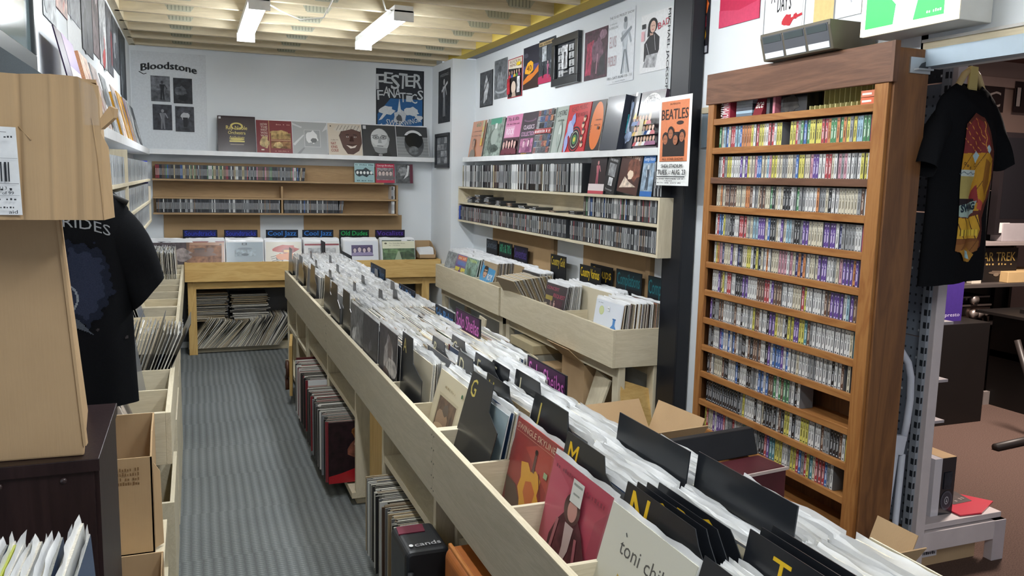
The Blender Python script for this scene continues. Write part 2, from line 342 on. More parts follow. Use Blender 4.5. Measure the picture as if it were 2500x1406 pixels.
# steel column
p = MB('powder', '#171a21'); p.box((2.375, 3.66, 0), (2.385, 3.83, 3.0)); p.box((2.44, 3.66, 0), (2.45, 3.83, 3.0)); p.box((2.375, 3.65, 0), (2.45, 3.66, 3.0)); p.box((2.375, 3.83, 0), (2.45, 3.84, 3.0)); p.box((2.36, 3.64, 0), (2.456, 3.85, .012))
o = p.top('steel_column', 'black painted steel column between the record bins and the cassette rack', 'column', bevel=.004)

# ================================================================== FURNITURE BUILDERS
def bin_unit(M, L, D, z0, z1, nd, label, group=None, wood='ply', legs=True, endL=True, endR=True, legx=(.06, .06), name='record_bin', front=None):
    """front faces local -Y, length along local X"""
    t = thing(name, label, 'record bin', group=group, M=M); T = .018; W = wood
    loc = dict(local=True)
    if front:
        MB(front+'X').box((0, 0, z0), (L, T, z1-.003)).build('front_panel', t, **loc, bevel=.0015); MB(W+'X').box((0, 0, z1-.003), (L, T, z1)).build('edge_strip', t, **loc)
        m = MB('metal', '#4a4844')
        for x in (.012, L-.012):
            for q_ in range(5): z = z0+.02+(z1-z0-.04)*q_/4; m.tube([(x, -.0006, z), (x, .001, z)], .003, n=8)
        m.build('screw_head', t, **loc)
    else: MB(W+'X').box((0, 0, z0), (L, T, z1)).build('front_panel', t, **loc, bevel=.0015)
    MB(W+'X').box((0, D-T, z0), (L, D, z1)).build('back_panel', t, **loc, bevel=.0015)
    MB(W+'X').box((T, T, z0+.01), (L-T, D-T, z0+.028)).build('bottom_panel', t, **loc)
    for x in ([0] if endL else [])+([L-T] if endR else []): MB(W+'Y').box((x, T, z0), (x+T, D-T, z1)).build('end_panel', t, **loc, bevel=.0015)
    for i in range(1, nd):
        x = L*i/nd; MB(W+'Y').box((x-.006, T, z0+.03), (x+.006, D-T, z1-.004)).build('divider_panel', t, **loc)
    if legs:
        r = MB(W+'X').box((.03, .05, z0-.07), (L-.03, .085, z0)); r.box((.03, D-.085, z0-.07), (L-.03, D-.05, z0)); r.build('rail', t, **loc)
        for x in (legx[0], L-legx[1]-.04):
            for y in (.05, D-.09): MB(W+'Z').box((x, y-.002, 0), (x+.07, y+.04, z0-.002 if 0 else z0)).build('leg', t, **loc, bevel=.002)
    return t
def Rz(a): return Matrix.Rotation(a, 4, 'Z')
def Tr(*p): return Matrix.Translation(p)
# facing angles (front = local -Y)
FA = {'-Y': 0, '-X': -PI/2, '+X': PI/2}
# ------------------------------------------------------------------ middle island of bins (front faces -X, local X runs towards -Y)
IX = .694
for y1, lab in ((6.97, 'long plywood record bin of the middle island, the far one by the back wall'), (4.705, 'long plywood record bin, the middle one of the island, under the pink signs'), (2.44, 'long plywood record bin of the middle island, nearest the camera')):
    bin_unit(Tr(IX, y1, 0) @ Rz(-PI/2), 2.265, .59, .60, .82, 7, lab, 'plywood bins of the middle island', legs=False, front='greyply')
def carcass(y0, y1, label, shelf=.45, panels=(), door=None, xf=.71):
    t = thing('record_cabinet', label, 'cabinet', (xf+.25, (y0+y1)/2, 0), 'open cabinets under the middle island'); T = .03
    for y in (y0, y1-T)+tuple(panels): MB('plyZ').box((xf, y, .07), (xf+.54, y+T, .598)).build('side_panel', t, bevel=.001)
    MB('plyY').box((xf-.02, y0, .04), (xf+.54, y1, .07)).build('bottom_panel', t, bevel=.001)
    MB('plyY').box((xf+.005, y0+T, shelf-.015), (xf+.5, y1-T, shelf+.015)).build('shelf', t, bevel=.001)
    MB('brownplyY').box((xf+.53, y0+T, .07), (xf+.54, y1-T, .6)).build('back_panel', t)
    for y in (y0+.03, y1-.10):
        for x in (xf+.01, xf+.45): MB('plyZ').box((x, y, 0), (x+.07, y+.07, .04)).build('foot', t)
    return t
carcass(3.86, 5.66, 'pale open cabinet under the island with the red faced record at its near end', panels=(4.75,))
carcass(5.72, 6.95, 'pale open cabinet at the far end under the island, by the back bin', shelf=.36, panels=(6.3,))
carcass(2.45, 3.27, 'pale open cabinet under the island, second from the camera')
carcass(.85, 2.42, 'pale open cabinet under the island nearest the camera, behind the black bag', panels=(1.6,), xf=.765)
MB('pineZ').prism([(.75, 3.36, .03), (.75, 3.72, .03), (.75, 3.72, .58), (.75, 3.36, .58)], (.018, 0, 0)).top('loose_board', 'orange pine board standing in the gap between two cabinets under the island', 'board')
# guitar-brown board with curled handle at the far end of the island
t = thing('wall_plaque', 'pine board with a dark curled carving leaning at the far foot of the island', 'plaque', (.64, 5.95, 0))
MB('pineZ').prism([(.60, 5.80, .06), (.655, 6.25, .06), (.655, 6.25, .42), (.60, 5.80, .42)], (.02, 0, 0)).build('board', t)
cv = MB('leather', '#4a2a1a'); pts = [(.61-.006*i/6+.0, 5.86+.05*math.cos(i*.7), .24+.055*math.sin(i*.7)) for i in range(8)]; cv.tube([(x-.015, y, z) for x, y, z in pts], .014); cv.tube([(.59, 5.86, .19), (.588, 5.84, .14), (.588, 5.83, .10)], .014); cv.build('carving', t)
# ------------------------------------------------------------------ right hand bins
RX = 2.085
bin_unit(Tr(RX, 7.29, 0) @ Rz(-PI/2), 1.69, .36, .61, .82, 5, 'pale plywood bin along the right wall, the far one with the light blue record', 'plywood bins along the right wall')
bin_unit(Tr(RX+.01, 5.585, 0) @ Rz(-PI/2), 1.745, .36, .61, .82, 5, 'pale plywood bin on legs along the right wall, the near one by the steel column', 'plywood bins along the right wall', legx=(.0, .04))
# back bin
bin_unit(Tr(-.085, 7.60, 0), 2.31, .38, .66, .83, 7, 'yellow pine record bin across the back wall under the genre signs', None, 'pine', legx=(.02, .13))
t = thing('record_platform', 'low pale wooden base holding records under the back bin', 'rack', (.34, 7.85, 0))
MB('plyX').box((-.06, 7.74, 0), (.83, 7.76, .075)).build('front_rail', t, bevel=.002); MB('plyX').box((-.06, 7.76, .0), (.83, 7.985, .05)).build('base_board', t)
MB('powder', '#55565a').box((-.12, 7.985, .06), (2.2, 7.998, .66)).top('dark_backboard', 'dark grey board behind the stacked records under the back bin', 'board')
# left bins (front faces +X; local X runs towards +Y)
LX = -.088
bin_unit(Tr(LX, 2.88, 0) @ Rz(PI/2), 2.32, .385, .64, .82, 7, 'white plywood bin along the left wall, the near one below the black t-shirt', 'plywood bins along the left wall')
bin_unit(Tr(LX, 5.21, 0) @ Rz(PI/2), 2.36, .385, .64, .82, 7, 'white plywood bin along the left wall, the far one meeting the back bin', 'plywood bins along the left wall')
for y0, z0, z1, lab in ((3.15, 0, .40, 'pale wooden crate on the floor under the near left bin'), (3.9, .0, .5, 'pale wooden crate on the floor under the left bin, second from the camera'), (4.55, 0, .55, 'pale wooden crate on the floor under the left bins, third from the camera')):
    m = MB('plyY').box((-.11, y0, z0), (-.095, y0+.6, z1)); m.box((-.44, y0, z0), (-.425, y0+.6, z1)); m.box((-.425, y0, z0), (-.11, y0+.015, z1)); m.box((-.425, y0+.585, z0), (-.11, y0+.6, z1)); m.box((-.425, y0, 0), (-.11, y0+.6, .012)); m.top('wooden_crate', lab, 'crate', 'crates under the left bins')

# ------------------------------------------------------------------ wall shelves
def shelf_white(name, a, b, label):
    return MB('powder', '#e6e8ea').box(a, b).top(name, label, 'shelf', bevel=.002)
ZS = 1.803   # top of the display shelves
shelf_white('display_shelf', (XL+.0, 7.83, 1.762), (XJ, 8.0, ZS), 'white painted shelf across the back wall carrying six upright records')
shelf_white('display_shelf', (XL+.0, 3.1, 1.755), (XL+.14, 7.83, ZS), 'white painted shelf along the left wall carrying leaning records')
shelf_white('display_shelf', (2.33, 3.86, 1.762), (XR, 7.29, ZS), 'white painted shelf along the right wall carrying twelve upright records')
def media_shelf(name, label, boards, ends, M, L, D, wood, back=True, up=(), group=None):
    """boards: list of z tops; front faces local -Y, back at local y = D"""
    t = thing(name, label, 'shelf', M=M, group=group); T = .016
    for z in boards: MB(wood+'X').box((.001, .0005, z-T), (L-.001, D, z)).build('shelf_board', t, local=True, bevel=.001)
    for x, z0, z1 in ends: MB(wood+'Z').box((x, 0, z0), (x+T, D, z1)).build('upright', t, local=True, bevel=.001)
    if back: MB(wood+'X').box((0, D-.006, boards[0]-T), (L, D, back)).build('back_panel', t, local=True)
    return t
# back wall CD shelving
media_shelf('cd_shelf', 'brown board shelving for compact discs across the back wall, lower two rows', [1.253, 1.392], [(1.09, 1.253, 1.376), (2.17, 1.235, 1.53), (1.09, 1.392, 1.5)], Tr(-.33, 7.84, 0), 2.19, .155, 'brownply', back=1.53)
media_shelf('cd_shelf', 'brown board shelf across the back wall holding the top row of discs', [1.55], [], Tr(-.33, 7.84, 0), 2.05, .155, 'brownply', back=1.70)
# right wall
media_shelf('cd_shelf', 'pale wooden wall shelving for discs on the right wall, far half', [1.232, 1.395, 1.537], [(0, 1.216, 1.537)], Tr(2.295, 7.29, 0) @ Rz(-PI/2), 2.38, .16, 'ply', back=1.537)
media_shelf('cd_shelf', 'pale wooden wall shelving for discs on the right wall, half beside the column', [1.232, 1.395, 1.537], [(1.139, 1.216, 1.537)], Tr(2.29, 4.905, 0) @ Rz(-PI/2), 1.155, .165, 'ply', back=1.537)
# left wall
media_shelf('cd_shelf', 'pale wooden shelving for discs on the left wall above the left bins', [1.245, 1.395, 1.555], [(0, 1.23, 1.72), (1.15, 1.23, 1.72), (3.46, 1.23, 1.5)], Tr(-.30, 3.4, 0) @ Rz(PI/2), 3.5, .175, 'ply', back=1.70)

# ================================================================== RECORDS, DISCS, CASSETTES
LPW, LPT = .315, .0042
COV = {'dk': ('#2b2a2c', '#8b877d'), 'gy': ('#74767a', '#b0aca2'), 'wh': ('#d9dad8', '#dcd8cd'), 'tan': ('#a08c6e', '#bfae8e'), 'br': ('#4c3a30', '#8d7c66'), 'rd': ('#7c2730', '#a9a096'), 'bl': ('#31486b', '#a5a7a4'),
       'cr': ('#cfc6ae', '#e3dcc8'), 'og': ('#8a5230', '#b29a7c'), 'gn': ('#3f5546', '#a4a294'), 'blk': ('#17171a', '#2a2a2c')}
def lp_body(cover, edge, art=None, W=LPW, H=LPW, T=LPT):
    m = MB(); h = W/2
    m.box((-h, 0, 0), (h, T, H), 'paperedge', edge)
    m.poly([(-h, -.0003, 0), (h, -.0003, 0), (h, -.0003, H), (-h, -.0003, H)], 'laminate', cover)
    m.poly([(h, T+.0003, 0), (-h, T+.0003, 0), (-h, T+.0003, H), (h, T+.0003, H)], 'laminate', cover)
    if art:
        a = Art(m, (-h, -.0006, 0), (W, 0, 0), (0, 0, H), 'laminate'); art(a)
    return m
def sleeve_geo(seed, full=False):
    """soft outer plastic: a crumpled lip above and beside the card sleeve; full = also a clear sheet over the front"""
    r = random.Random(seed); m = MB('sleeve_plastic'); n = 14; h = LPW/2+.004; ph = [r.uniform(0, 6) for _ in range(6)]; vs = []; fs = []
    top = LPW+.009+.006*r.random()
    bend = r.uniform(-.006, .006)
    for j, z in enumerate((LPW-.012, LPW+.004, top)):
        for i in range(n+1):
            x = -h+2*h*i/n; k = j/2
            y = .002+k*(bend+.0025*math.sin(9*i/n+ph[0])+.0015*math.sin(23*i/n+ph[1])); zz = z+(k > .6)*(.0022*math.sin(7*i/n+ph[2])+.0015*math.sin(19*i/n+ph[3]))
            vs.append((x, y, zz))
    for j in range(2):
        for i in range(n): a = j*(n+1)+i; fs.append((a, a+1, a+n+2, a+n+1))
    m.faces(vs, fs, smooth=True)
    for sx in (-1, 1):
        m.faces([(sx*(LPW/2-.002), .002, .01), (sx*(LPW/2+.004), .002+bend*.3, .01), (sx*(LPW/2+.005), .002+bend*.3, LPW), (sx*(LPW/2-.002), .002, LPW)], [(0, 1, 2, 3)])
    if full: m.poly([(-h, -.0035, 0), (h, -.0035, 0), (h, -.0028, LPW+.006), (-h, -.0028, LPW+.006)], 'clear_plastic')
    return m
BODY = {k: lp_body(*v) for k, v in COV.items()}
BODYM = {}; SLV = [sleeve_geo(i) for i in range(9)]; SLVM = {}; SLVF = sleeve_geo(77, True)
def get(cache, key, tmpl, name):
    if key not in cache: cache[key] = tmpl.mesh(name)
    return cache[key]
LPS = []     # (score, M, body key, sleeve index or None, label, group)
def obj_(name, me, M, parent=None):
    o = bpy.data.objects.new(name, me); sc.collection.objects.link(o)
    if parent is not None: o.parent = parent
    else: o.matrix_world = M
    return o
def cam_score(p, size):
    d = Vector(p)-CAMP; z = d.dot(CAMF)
    if z < .3: return 0
    u = d.dot(cx)/z*F+1250; v = 703-d.dot(cy)/z*F
    if not (-60 < u < 2560 and -60 < v < 1466): return 0
    return size/z/z
def lp_art(M, cover, edge, art, label, group=None, sleeved=True, H=LPW, W=LPW, T=LPT):
    o = obj_('lp_record', lp_body(cover, edge, art, W, H, T).mesh('lp_record'), M); tag(o, label, 'record', group)
    if sleeved: obj_('plastic_sleeve', SLVF.mesh('plastic_sleeve') if 'full' not in SLVM else SLVM['full'], None, o)
    return o
SLVM['full'] = SLVF.mesh('plastic_sleeve')
def stack(face, along, start, end, z, tilt0, tilt1, label, group, pal, sleeved=1., pitch=.0062, w=1.0, jit=1., rnd=None):
    """records standing one behind another; face = the way covers look; along = centre across; start->end along the depth"""
    r = rnd or random; n = max(1, int(abs(end-start)/pitch)); s = 1 if end > start else -1
    out = []
    for i in range(n):
        f = i/max(1, n-1); d = start+s*i*pitch; t = tilt0+(tilt1-tilt0)*f+r.uniform(-.012, .012)*jit
        c = along+r.uniform(-.004, .004)*jit; zz = z+r.uniform(0, .004)*jit
        P = (d, c, zz) if face in ('-X', '+X') else (c, d, zz)
        M = Tr(*P) @ Rz(FA[face]+r.uniform(-.012, .012)*jit) @ Matrix.Rotation(-t, 4, 'X')
        k = r.choice(pal); sl = r.randrange(9) if r.random() < sleeved else None
        LPS.append((cam_score(M @ Vector((0, 0, .3)), w*(3 if i == 0 else 1)), M, k, sl, label, group)); out.append(M)
    return out
def M_at(face, along, d, z, tilt, yaw=0):
    P = (d, along, z) if face in ('-X', '+X') else (along, d, z)
    return Tr(*P) @ Rz(FA[face]+yaw) @ Matrix.Rotation(-tilt, 4, 'X')
def divider(face, along, d, z, tilt, letter=None, h=.37, W=.315, tabw=.62, side='l', tall=.30, col='#e8c93a', label=None, lw=None, lu=None, lh=.055, lt=.045):
    """black plastic divider card with a stepped tab"""
    M = M_at(face, along, d, z, tilt); m = MB('laminate', '#1b1e24'); x0 = -W/2; x1 = W/2
    if side == 'l': P = [(x0, 0), (x1, 0), (x1, tall), (x0+W*tabw+.02, tall+.035), (x0+W*tabw, h), (x0, h)]
    elif side == 'r': P = [(x0, 0), (x1, 0), (x1, h), (x1-W*tabw, h), (x1-W*tabw-.03, tall+.02), (x0, tall)]
    else: P = [(x0, 0), (x1, 0), (x1, h), (x0, h)]
    m.prism([(a, 0, b) for a, b in P], (0, .0022, 0))
    if letter:
        a = Art(m, (x0, -.0004, 0), (W, 0, 0), (0, 0, h), 'print')
        u = lu if lu is not None else (.16 if side == 'l' else .6); hh = lh/h
        a.text(letter, u, 1-hh-lt, hh, col, align='c', bold=.03)
    o = obj_('divider_card', m.mesh('divider_card'), M); return tag(o, label or ('black divider card lettered %s' % letter), 'divider', 'lettered divider cards')
def gsign(M, w, h, bh, text, fg, label, txtw=.88, bg='#17181c', plate=None, stem=0, hh=.70):
    """genre sign: black board with a coloured band of lettering; M at its bottom-left, local X right, -Y front"""
    m = MB('print', bg); m.box((0, 0, -stem), (w, .004, h)); a = Art(m, (0, -.0004, 0), (w, 0, 0), (0, 0, h), 'print')
    if plate: a.rect(.03, 1-bh, .97, .97, plate)
    a.text(text, .5, 1-bh+(bh-.03)*(1-hh)/2, bh*hh, fg, w=txtw, align='c', bold=.085)
    o = obj_('genre_sign', m.mesh('genre_sign'), M); return tag(o, label, 'sign')

# ---- middle island: compartments from y0, width .3236, covers face -X
CW = 2.265/7
def cy_(k): return 2.44+CW*(k+.5)          # k=0 is the compartment just beyond the joint, negative nearer
ZB = .635
dark = ['dk']*4+['gy']*3+['br']*2+['bl', 'rd']; mid = ['gy']*3+['dk']*2+['wh', 'tan', 'br', 'cr']; lightp = ['wh']*4+['gy']*3+['cr']*2+['bl', 'tan']
mixp = ['wh', 'wh', 'gy', 'gy', 'dk', 'br', 'tan', 'cr', 'rd', 'bl', 'gn']
def cellname(k): return {-5: 'nearest the camera', -4: 'behind the handwritten cover', -3: 'behind the pink cover', -2: 'behind the red and yellow cover', -1: 'behind the G divider', 0: 'behind the cream cover', 1: 'behind the A divider',
                         2: 'behind the photo faced sleeve'}.get(k, 'in the run of compartments beyond the blue sign')
def islandstack(k, x0, x1, t0=.2, t1=.1, pal=lightp, sl=1., z=ZB, where=None, pitch=.0075, w=1.):
    lab = 'sleeved record in the middle island, '+(where or cellname(k))
    stack('-X', cy_(k), x0, x1, z, t0, t1, lab, 'records in the middle island '+(where or cellname(k)), pal, sl, pitch, w)
# nearest
islandstack(-6, .84, 1.16, .25, .1, where='in the compartment at the bottom edge of the photo')
islandstack(-5, .75, .82, .28, .25); islandstack(-5, .96, 1.18, .2, .08, where='white edged, behind the T card', sl=.5)
islandstack(-4, .875, .965, .22, .16, where='between the N card and a plain card'); islandstack(-4, 1.0, 1.14, .1, .05, where='behind the nearer plain black card')
islandstack(-3, .80, .955, .18, .12); islandstack(-3, .985, 1.12, .1, .05, where='behind the farther plain black card')
islandstack(-2, .838, .852, .2, .2, where='between the J and K cards'); islandstack(-2, .88, 1.03, .18, .12)
islandstack(-1, .785, .815, .2, .18, where='between the G and H cards'); islandstack(-1, .845, .915, .16, .14, where='between the H and I cards'); islandstack(-1, .945, 1.03, .12, .1, where='between the I card and the large pink sign')
islandstack(0, .765, .82, .25, .22, where='between the cream cover and the D card'); islandstack(0, .85, .885, .16, .14, where='between the D and E cards'); islandstack(0, .925, 1.08, .12, .05, where='beyond the E card, below the small pink sign', sl=.8, pitch=.0065)
islandstack(1, .758, .815, .08, .07, where='between the A and B cards'); islandstack(1, .845, .895, .07, .06, where='between the B and C cards'); islandstack(1, .925, 1.17, .06, .0, where='between the C card and the pink sign', sl=.7)
islandstack(2, .735, 1.20, .03, .0, pal=mixp, sl=.35, pitch=.0062)
islandstack(3, .73, 1.18, .03, .0, pal=mixp, sl=.4, pitch=.0064, where='level with the blue sign, bare card edges up'); islandstack(4, .73, 1.18, .04, .02, pal=mixp, sl=.3, pitch=.0064, where='level with the blue sign, bare card edges up')
for k in range(5, 14): islandstack(k, .78 if k in (5, 8) else .735, 1.17, .08, .0, where='in the run of compartments beyond the blue sign', pitch=.0085)
def dv(k, x, letter, lab, **kw): return divider('-X', cy_(k), x, ZB, kw.pop('tilt', .12), letter, label=lab, **kw)
cream = '#d8d2b0'; yel = '#f0c52c'
dv(-1, .722, 'G', 'black divider card lettered G standing at the front of its compartment', col='#cdbb62', tilt=.27, h=.385, tall=.27)
dv(-1, .83, 'H', 'black divider card lettered H just behind the G card', col='#cdbb62', h=.365)
dv(-1, .93, 'I', 'black divider card lettered I left of the large pink sign', col=cream, h=.37)
dv(-2, .83, 'J', 'black divider card lettered J behind the red and yellow cover', col='#cdbb62', h=.385, tilt=.2, tabw=.7)
dv(-2, .862, 'K', 'black divider card lettered K just behind the J card', col=cream, h=.37, tilt=.18, tabw=.55)
dv(-3, .785, 'M', 'black divider card lettered M rising above the pink cover', col=yel, h=.37, tilt=.2)
for i, (x, l) in enumerate(((.77, 'N'), (.795, 'O'), (.82, 'P'), (.85, 'Q'))): dv(-4, x, l, 'black divider card lettered %s, one of the four yellow lettered cards standing together' % l, col=yel, h=.36-.004*i, tilt=.22, lu=.20+.13*i, tabw=.8, lh=.075, lt=.02)
for i, (x, l) in enumerate(((.84, 'T'), (.865, 'U'), (.89, 'V'))): dv(-5, x, l, 'black divider card lettered %s by the bottom edge of the photo' % l, col=yel, h=.38, tilt=.2, lu=.3+.25*i, tabw=.9)
divider('-X', cy_(-5), .725, ZB, .28, None, h=.35, side='f', label='plain black divider card behind the handwritten cover at the bottom edge')
dv(0, .835, 'D', 'black divider card lettered D behind the cream cover', col=cream, h=.37, tabw=.5)
dv(0, .90, 'E', 'black divider card lettered E below the small pink sign', col=cream, h=.36); dv(0, .91, 'F', 'black divider card lettered F touching the E card', col=cream, h=.365, side='r', tabw=.5)
dv(1, .732, 'A', 'black divider card lettered A at the front of its compartment', col='#b9a86a', tilt=.05, h=.385, tall=.26, tabw=.5)
dv(1, .83, 'B', 'black divider card lettered B behind the A card', col=cream, h=.365, tabw=.5); dv(1, .91, 'C', 'black divider card lettered C below the blue sign', col=cream, h=.365, tabw=.5)
for i, (k, x, l) in enumerate(((4, .715, 'black divider card at the front of the bare edged stacks'), (5, .72, 'black divider card fronting the stack before the tall island stacks'), (6, .71, 'black divider card at the front, sixth compartment beyond the joint'), (7, .72, 'black divider card at the front, seventh compartment beyond the joint'), (9, .72, 'black divider card at the front, ninth compartment beyond the joint'), (11, .72, 'black divider card at the front near the far end of the island'), (13, .715, 'black divider card at the very far end of the island'))[1:]):
    dv(k, x, None, l, tilt=.05, h=.38, tall=.27)
for k, x, l in ((5, .92, 'small tab card in the stack beyond the bare edged records'), (5, 1.0, 'paired tab card beside the small tab card beyond the bare edged records'), (6, .84, 'tab card left of middle in the sixth compartment'), (6, 1.06, 'tab card right of middle in the sixth compartment'), (7, .95, 'tab card in the middle of the seventh compartment'),
                (8, .80, 'tab card near the front of the eighth compartment'), (8, 1.1, 'tab card at the back of the eighth compartment'), (9, .9, 'tab card in the ninth compartment'), (10, .8, 'tab card near the front of the tenth compartment'), (11, .95, 'tab card in the eleventh compartment'), (12, .85, 'tab card near the far end of the island')):
    dv(k, x, None, l, tilt=.03, h=.375, tabw=.28)
# long plain black cards at the far rim
for k, x, l in ((-3, .965, 'plain black card at the back of the middle island, the farther of the two'), (-4, .985, 'plain black card at the back of the middle island, the nearer of the two')):
    M = M_at('-X', cy_(k), x, ZB, .10); m = MB('laminate', '#20242b'); m.prism([(-.16, 0, 0), (.16, 0, 0), (.16, 0, .40), (-.16, 0, .40)], (0, .003, 0)); tag(obj_('divider_card', m.mesh('divider_card'), M), l, 'divider', 'plain black cards')
# island signs
def sgn(X, u0, v0, u1, v1, hgt, text, fg, label, plate=None, bh=.62, **kw):
    A = PX(u0, v0, X); B = PX(u1, v1, X); M = Tr(X, A.y, A.z-hgt) @ Rz(-PI/2)
    return gsign(M, A.y-B.y, hgt, bh, text, fg, label, plate=plate, **kw)
sgn(1.10, 1288, 866, 1384, 906, .105, 'Solo Sheilas', '#e277cf', 'large sign reading Solo Sheilas in pink, nearest the camera', '#4a2448', bh=.86, stem=.12)
sgn(1.10, 1112, 749, 1173, 786, .105, 'Solo Sheilas', '#e277cf', 'smaller looking sign reading Solo Sheilas in pink, beside the blue sign', '#4a2448', bh=.86, stem=.12)
sgn(1.10, 1063, 741, 1109, 765, .12, 'Solo Blokes', '#5aa0ea', 'sign reading Solo Blokes in blue on black, middle island', '#17233a', stem=.12)
sgn(1.12, 974, 691, 1013, 722, .12, 'Solo Blokes', '#5a9be0', 'blue sign reading Solo Blokes farther along the middle island', '#17233a', stem=.12)
sgn(1.12, 905, 640, 940, 665, .13, 'Solo Blokes', '#40648f', 'dim blue sign on the island, second farthest', '#17202c', stem=.1)
sgn(1.15, 832, 611, 858, 636, .15, 'Groups', '#2e3a46', 'dark sign board on the far part of the island', '#1c2228', stem=.1)
sgn(1.10, 768, 578, 793, 600, .15, 'Groups', '#2e3a46', 'dark sign board at the far end of the island', '#1c2228', stem=.1)

# ---- faced covers on the island
def up(f, fn):
    '''the printed picture sits in the upper part of the sleeve'''
    return lambda a: fn(Art(a.mb, a.O+a.V*f, a.U, a.V*(1-f), a.mat, a.step))
def bars(a, u0, v, u1, h, col, n, seed):
    '''a word too small to read: a row of short uneven strokes'''
    r = random.Random(seed); u = u0; st = (u1-u0)/n
    for i in range(n):
        if r.random() > .12: a.rect(u+st*.15, v, u+st*(.5+.35*r.random()), v+h*r.uniform(.6, 1), col)
        u += st
def art_swingle(a):
    a.rect(0, 0, 1, 1, '#9a241c'); a.poly([(0, 0), (1, 0), (1, .18), (0, .35)], '#7c1c22'); a.poly([(.1, 0), (.55, 0), (.25, .3), (.02, .32)], '#4a2f22'); a.poly([(.3, .75), (.75, .95), (1, .9), (1, .4), (.7, .55)], '#b03524')
    a.poly([(.28, .58), (.42, .62), (.5, .55), (.6, .6), (.72, .54), (.7, .38), (.82, .26), (.86, .1), (.74, .16), (.62, .22), (.55, .12), (.48, .17), (.42, .05), (.38, .2), (.3, .3), (.33, .42)], '#e0a21c')
    a.poly([(.44, .42), (.55, .46), (.66, .38), (.64, .25), (.52, .2), (.43, .3)], '#c8641c'); a.rect(.52, .56, .57, .75, '#5c2a1e'); a.ell(.545, .78, .03, .03, '#2a1412'); a.line((.66, .6), (.9, .1), .012, '#6b2418')
    a.text('SWINGLE SKYLINER', .5, .895, .065, '#d9b9a0', w=.88, align='c', bold=.02); a.rect(.05, .865, .95, .87, '#c58f78'); a.rect(.76, .60, .83, .66, '#9fb58a')
def art_pink(a):
    a.rect(0, 0, 1, 1, '#b6334f'); a.poly([(0, 0), (.3, 0), (.34, .8), (.0, .95)], '#c24a62'); a.poly([(.72, 0), (1, 0), (1, .9), (.8, .7)], '#a52a46')
    bars(a, .06, .90, .42, .04, '#8a2a42', 9, 3); bars(a, .52, .86, .93, .04, '#8a2a42', 9, 4)
    a.poly([(.2, .0), (.8, .0), (.78, .35), (.68, .52), (.6, .60), (.38, .6), (.28, .48), (.2, .3)], '#5b2f35', 'photo'); a.ell(.48, .66, .13, .14, '#4b2a2c'); a.ell(.49, .65, .075, .1, '#c58f86')
    a.poly([(.42, .52), (.56, .52), (.54, .3), (.46, .1), (.42, .1), (.44, .3)], '#c9b3b0'); a.line((.3, .5), (.26, .2), .04, '#a8606a'); a.line((.62, .45), (.66, .15), .04, '#a8606a')
    a.rect(.42, .72, .60, .93, '#dfe1dc'); a.rect(.44, .88, .58, .90, '#9aa09a'); a.rect(.46, .80, .56, .815, '#9aa09a')
def art_toni(a):
    a.rect(0, 0, 1, 1, '#d9d8ca'); a.text('toni childs', .22, .74, .10, '#4b4a45', w=.66, bold=.0); a.line((.25, .88), (.27, .86), .01, '#3a3a38')
    a.poly([(.28, .62), (.62, .45), (.62, 0), (.2, 0)], '#c7a83c'); a.poly([(.34, .4), (.52, .3), (.5, 0), (.3, 0)], '#8b6a2c')
def art_cream(a):
    a.rect(0, 0, 1, 1, '#d8cdae'); a.rect(.16, .12, .84, .70, '#c7ba98'); a.rect(.20, .14, .80, .66, '#6d5541', 'photo'); a.blob(.45, .34, .2, .18, '#9a7a5e', seed=3); a.blob(.5, .52, .1, .08, '#4a3528', seed=4)
    a.blob(.45, .22, .22, .08, '#c3a482', seed=6); bars(a, .3, .80, .7, .035, '#a9966f', 12, 5); a.ell(.9, .86, .025, .03, '#2f6b45')
def art_photoface(cols, seed, txt=None, tc='#b0b0b0'):
    def f(a):
        r = random.Random(seed); a.rect(0, 0, 1, 1, cols[0], 'photo')
        for i in range(4): a.blob(r.uniform(.2, .8), r.uniform(.15, .75), r.uniform(.1, .28), r.uniform(.1, .3), cols[1+i % (len(cols)-1)], 'photo', seed=seed*7+i)
        if txt: a.text(txt, .5, .86, .08, tc, w=.8, align='c', bold=.02)
    return f
lp_art(M_at('-X', cy_(-2)+.006, .795, ZB, .20), '#a32a22', '#a02a24', up(.20, art_swingle), 'red record cover with a yellow leaf shape, title across its top, in the middle island')
lp_art(M_at('-X', cy_(-3), .765, ZB, .20), '#b6334f', '#9a9a98', up(.18, art_pink), 'rose pink record cover with a figure in a dark coat and a white price sticker')
lp_art(M_at('-X', cy_(-4)+.005, .735, ZB+.005, .27), '#d9d8ca', '#c9c8ba', art_toni, 'off white record cover with handwritten style title and yellow patch')
lp_art(M_at('-X', cy_(0), .735, ZB, .26), '#d8cdae', '#d0c7ac', up(.24, art_cream), 'cream record cover with a framed brown portrait, leaning in the middle island')
lp_art(M_at('-X', cy_(-1), .765, ZB, .20), '#8ea3ab', '#9aa3a6', None, 'pale blue grey record cover just behind the G divider')
lp_art(M_at('-X', cy_(2), .722, ZB+.05, .03), '#3b3637', '#5a5250', art_photoface(['#3f3a3c', '#9a9492', '#6a5f5c', '#b9b4b0', '#5c4a44'], 5), 'murky dark photo record cover fronting the stack before the A divider')
lp_art(M_at('-X', cy_(3), .716, ZB+.04, .03), '#2d2b2e', '#4a4648', art_photoface(['#343236', '#242226', '#4b484c', '#5c5a60'], 9), 'nearly black record cover fronting the stack level with the blue sign')
lp_art(M_at('-X', cy_(4), .716, ZB+.04, .03), '#5c5c5e', '#4a4648', art_photoface(['#6a6a6c', '#b9b9ba', '#3c3c40', '#8a8a8c'], 12), 'grey photo record cover left of the nearly black one')

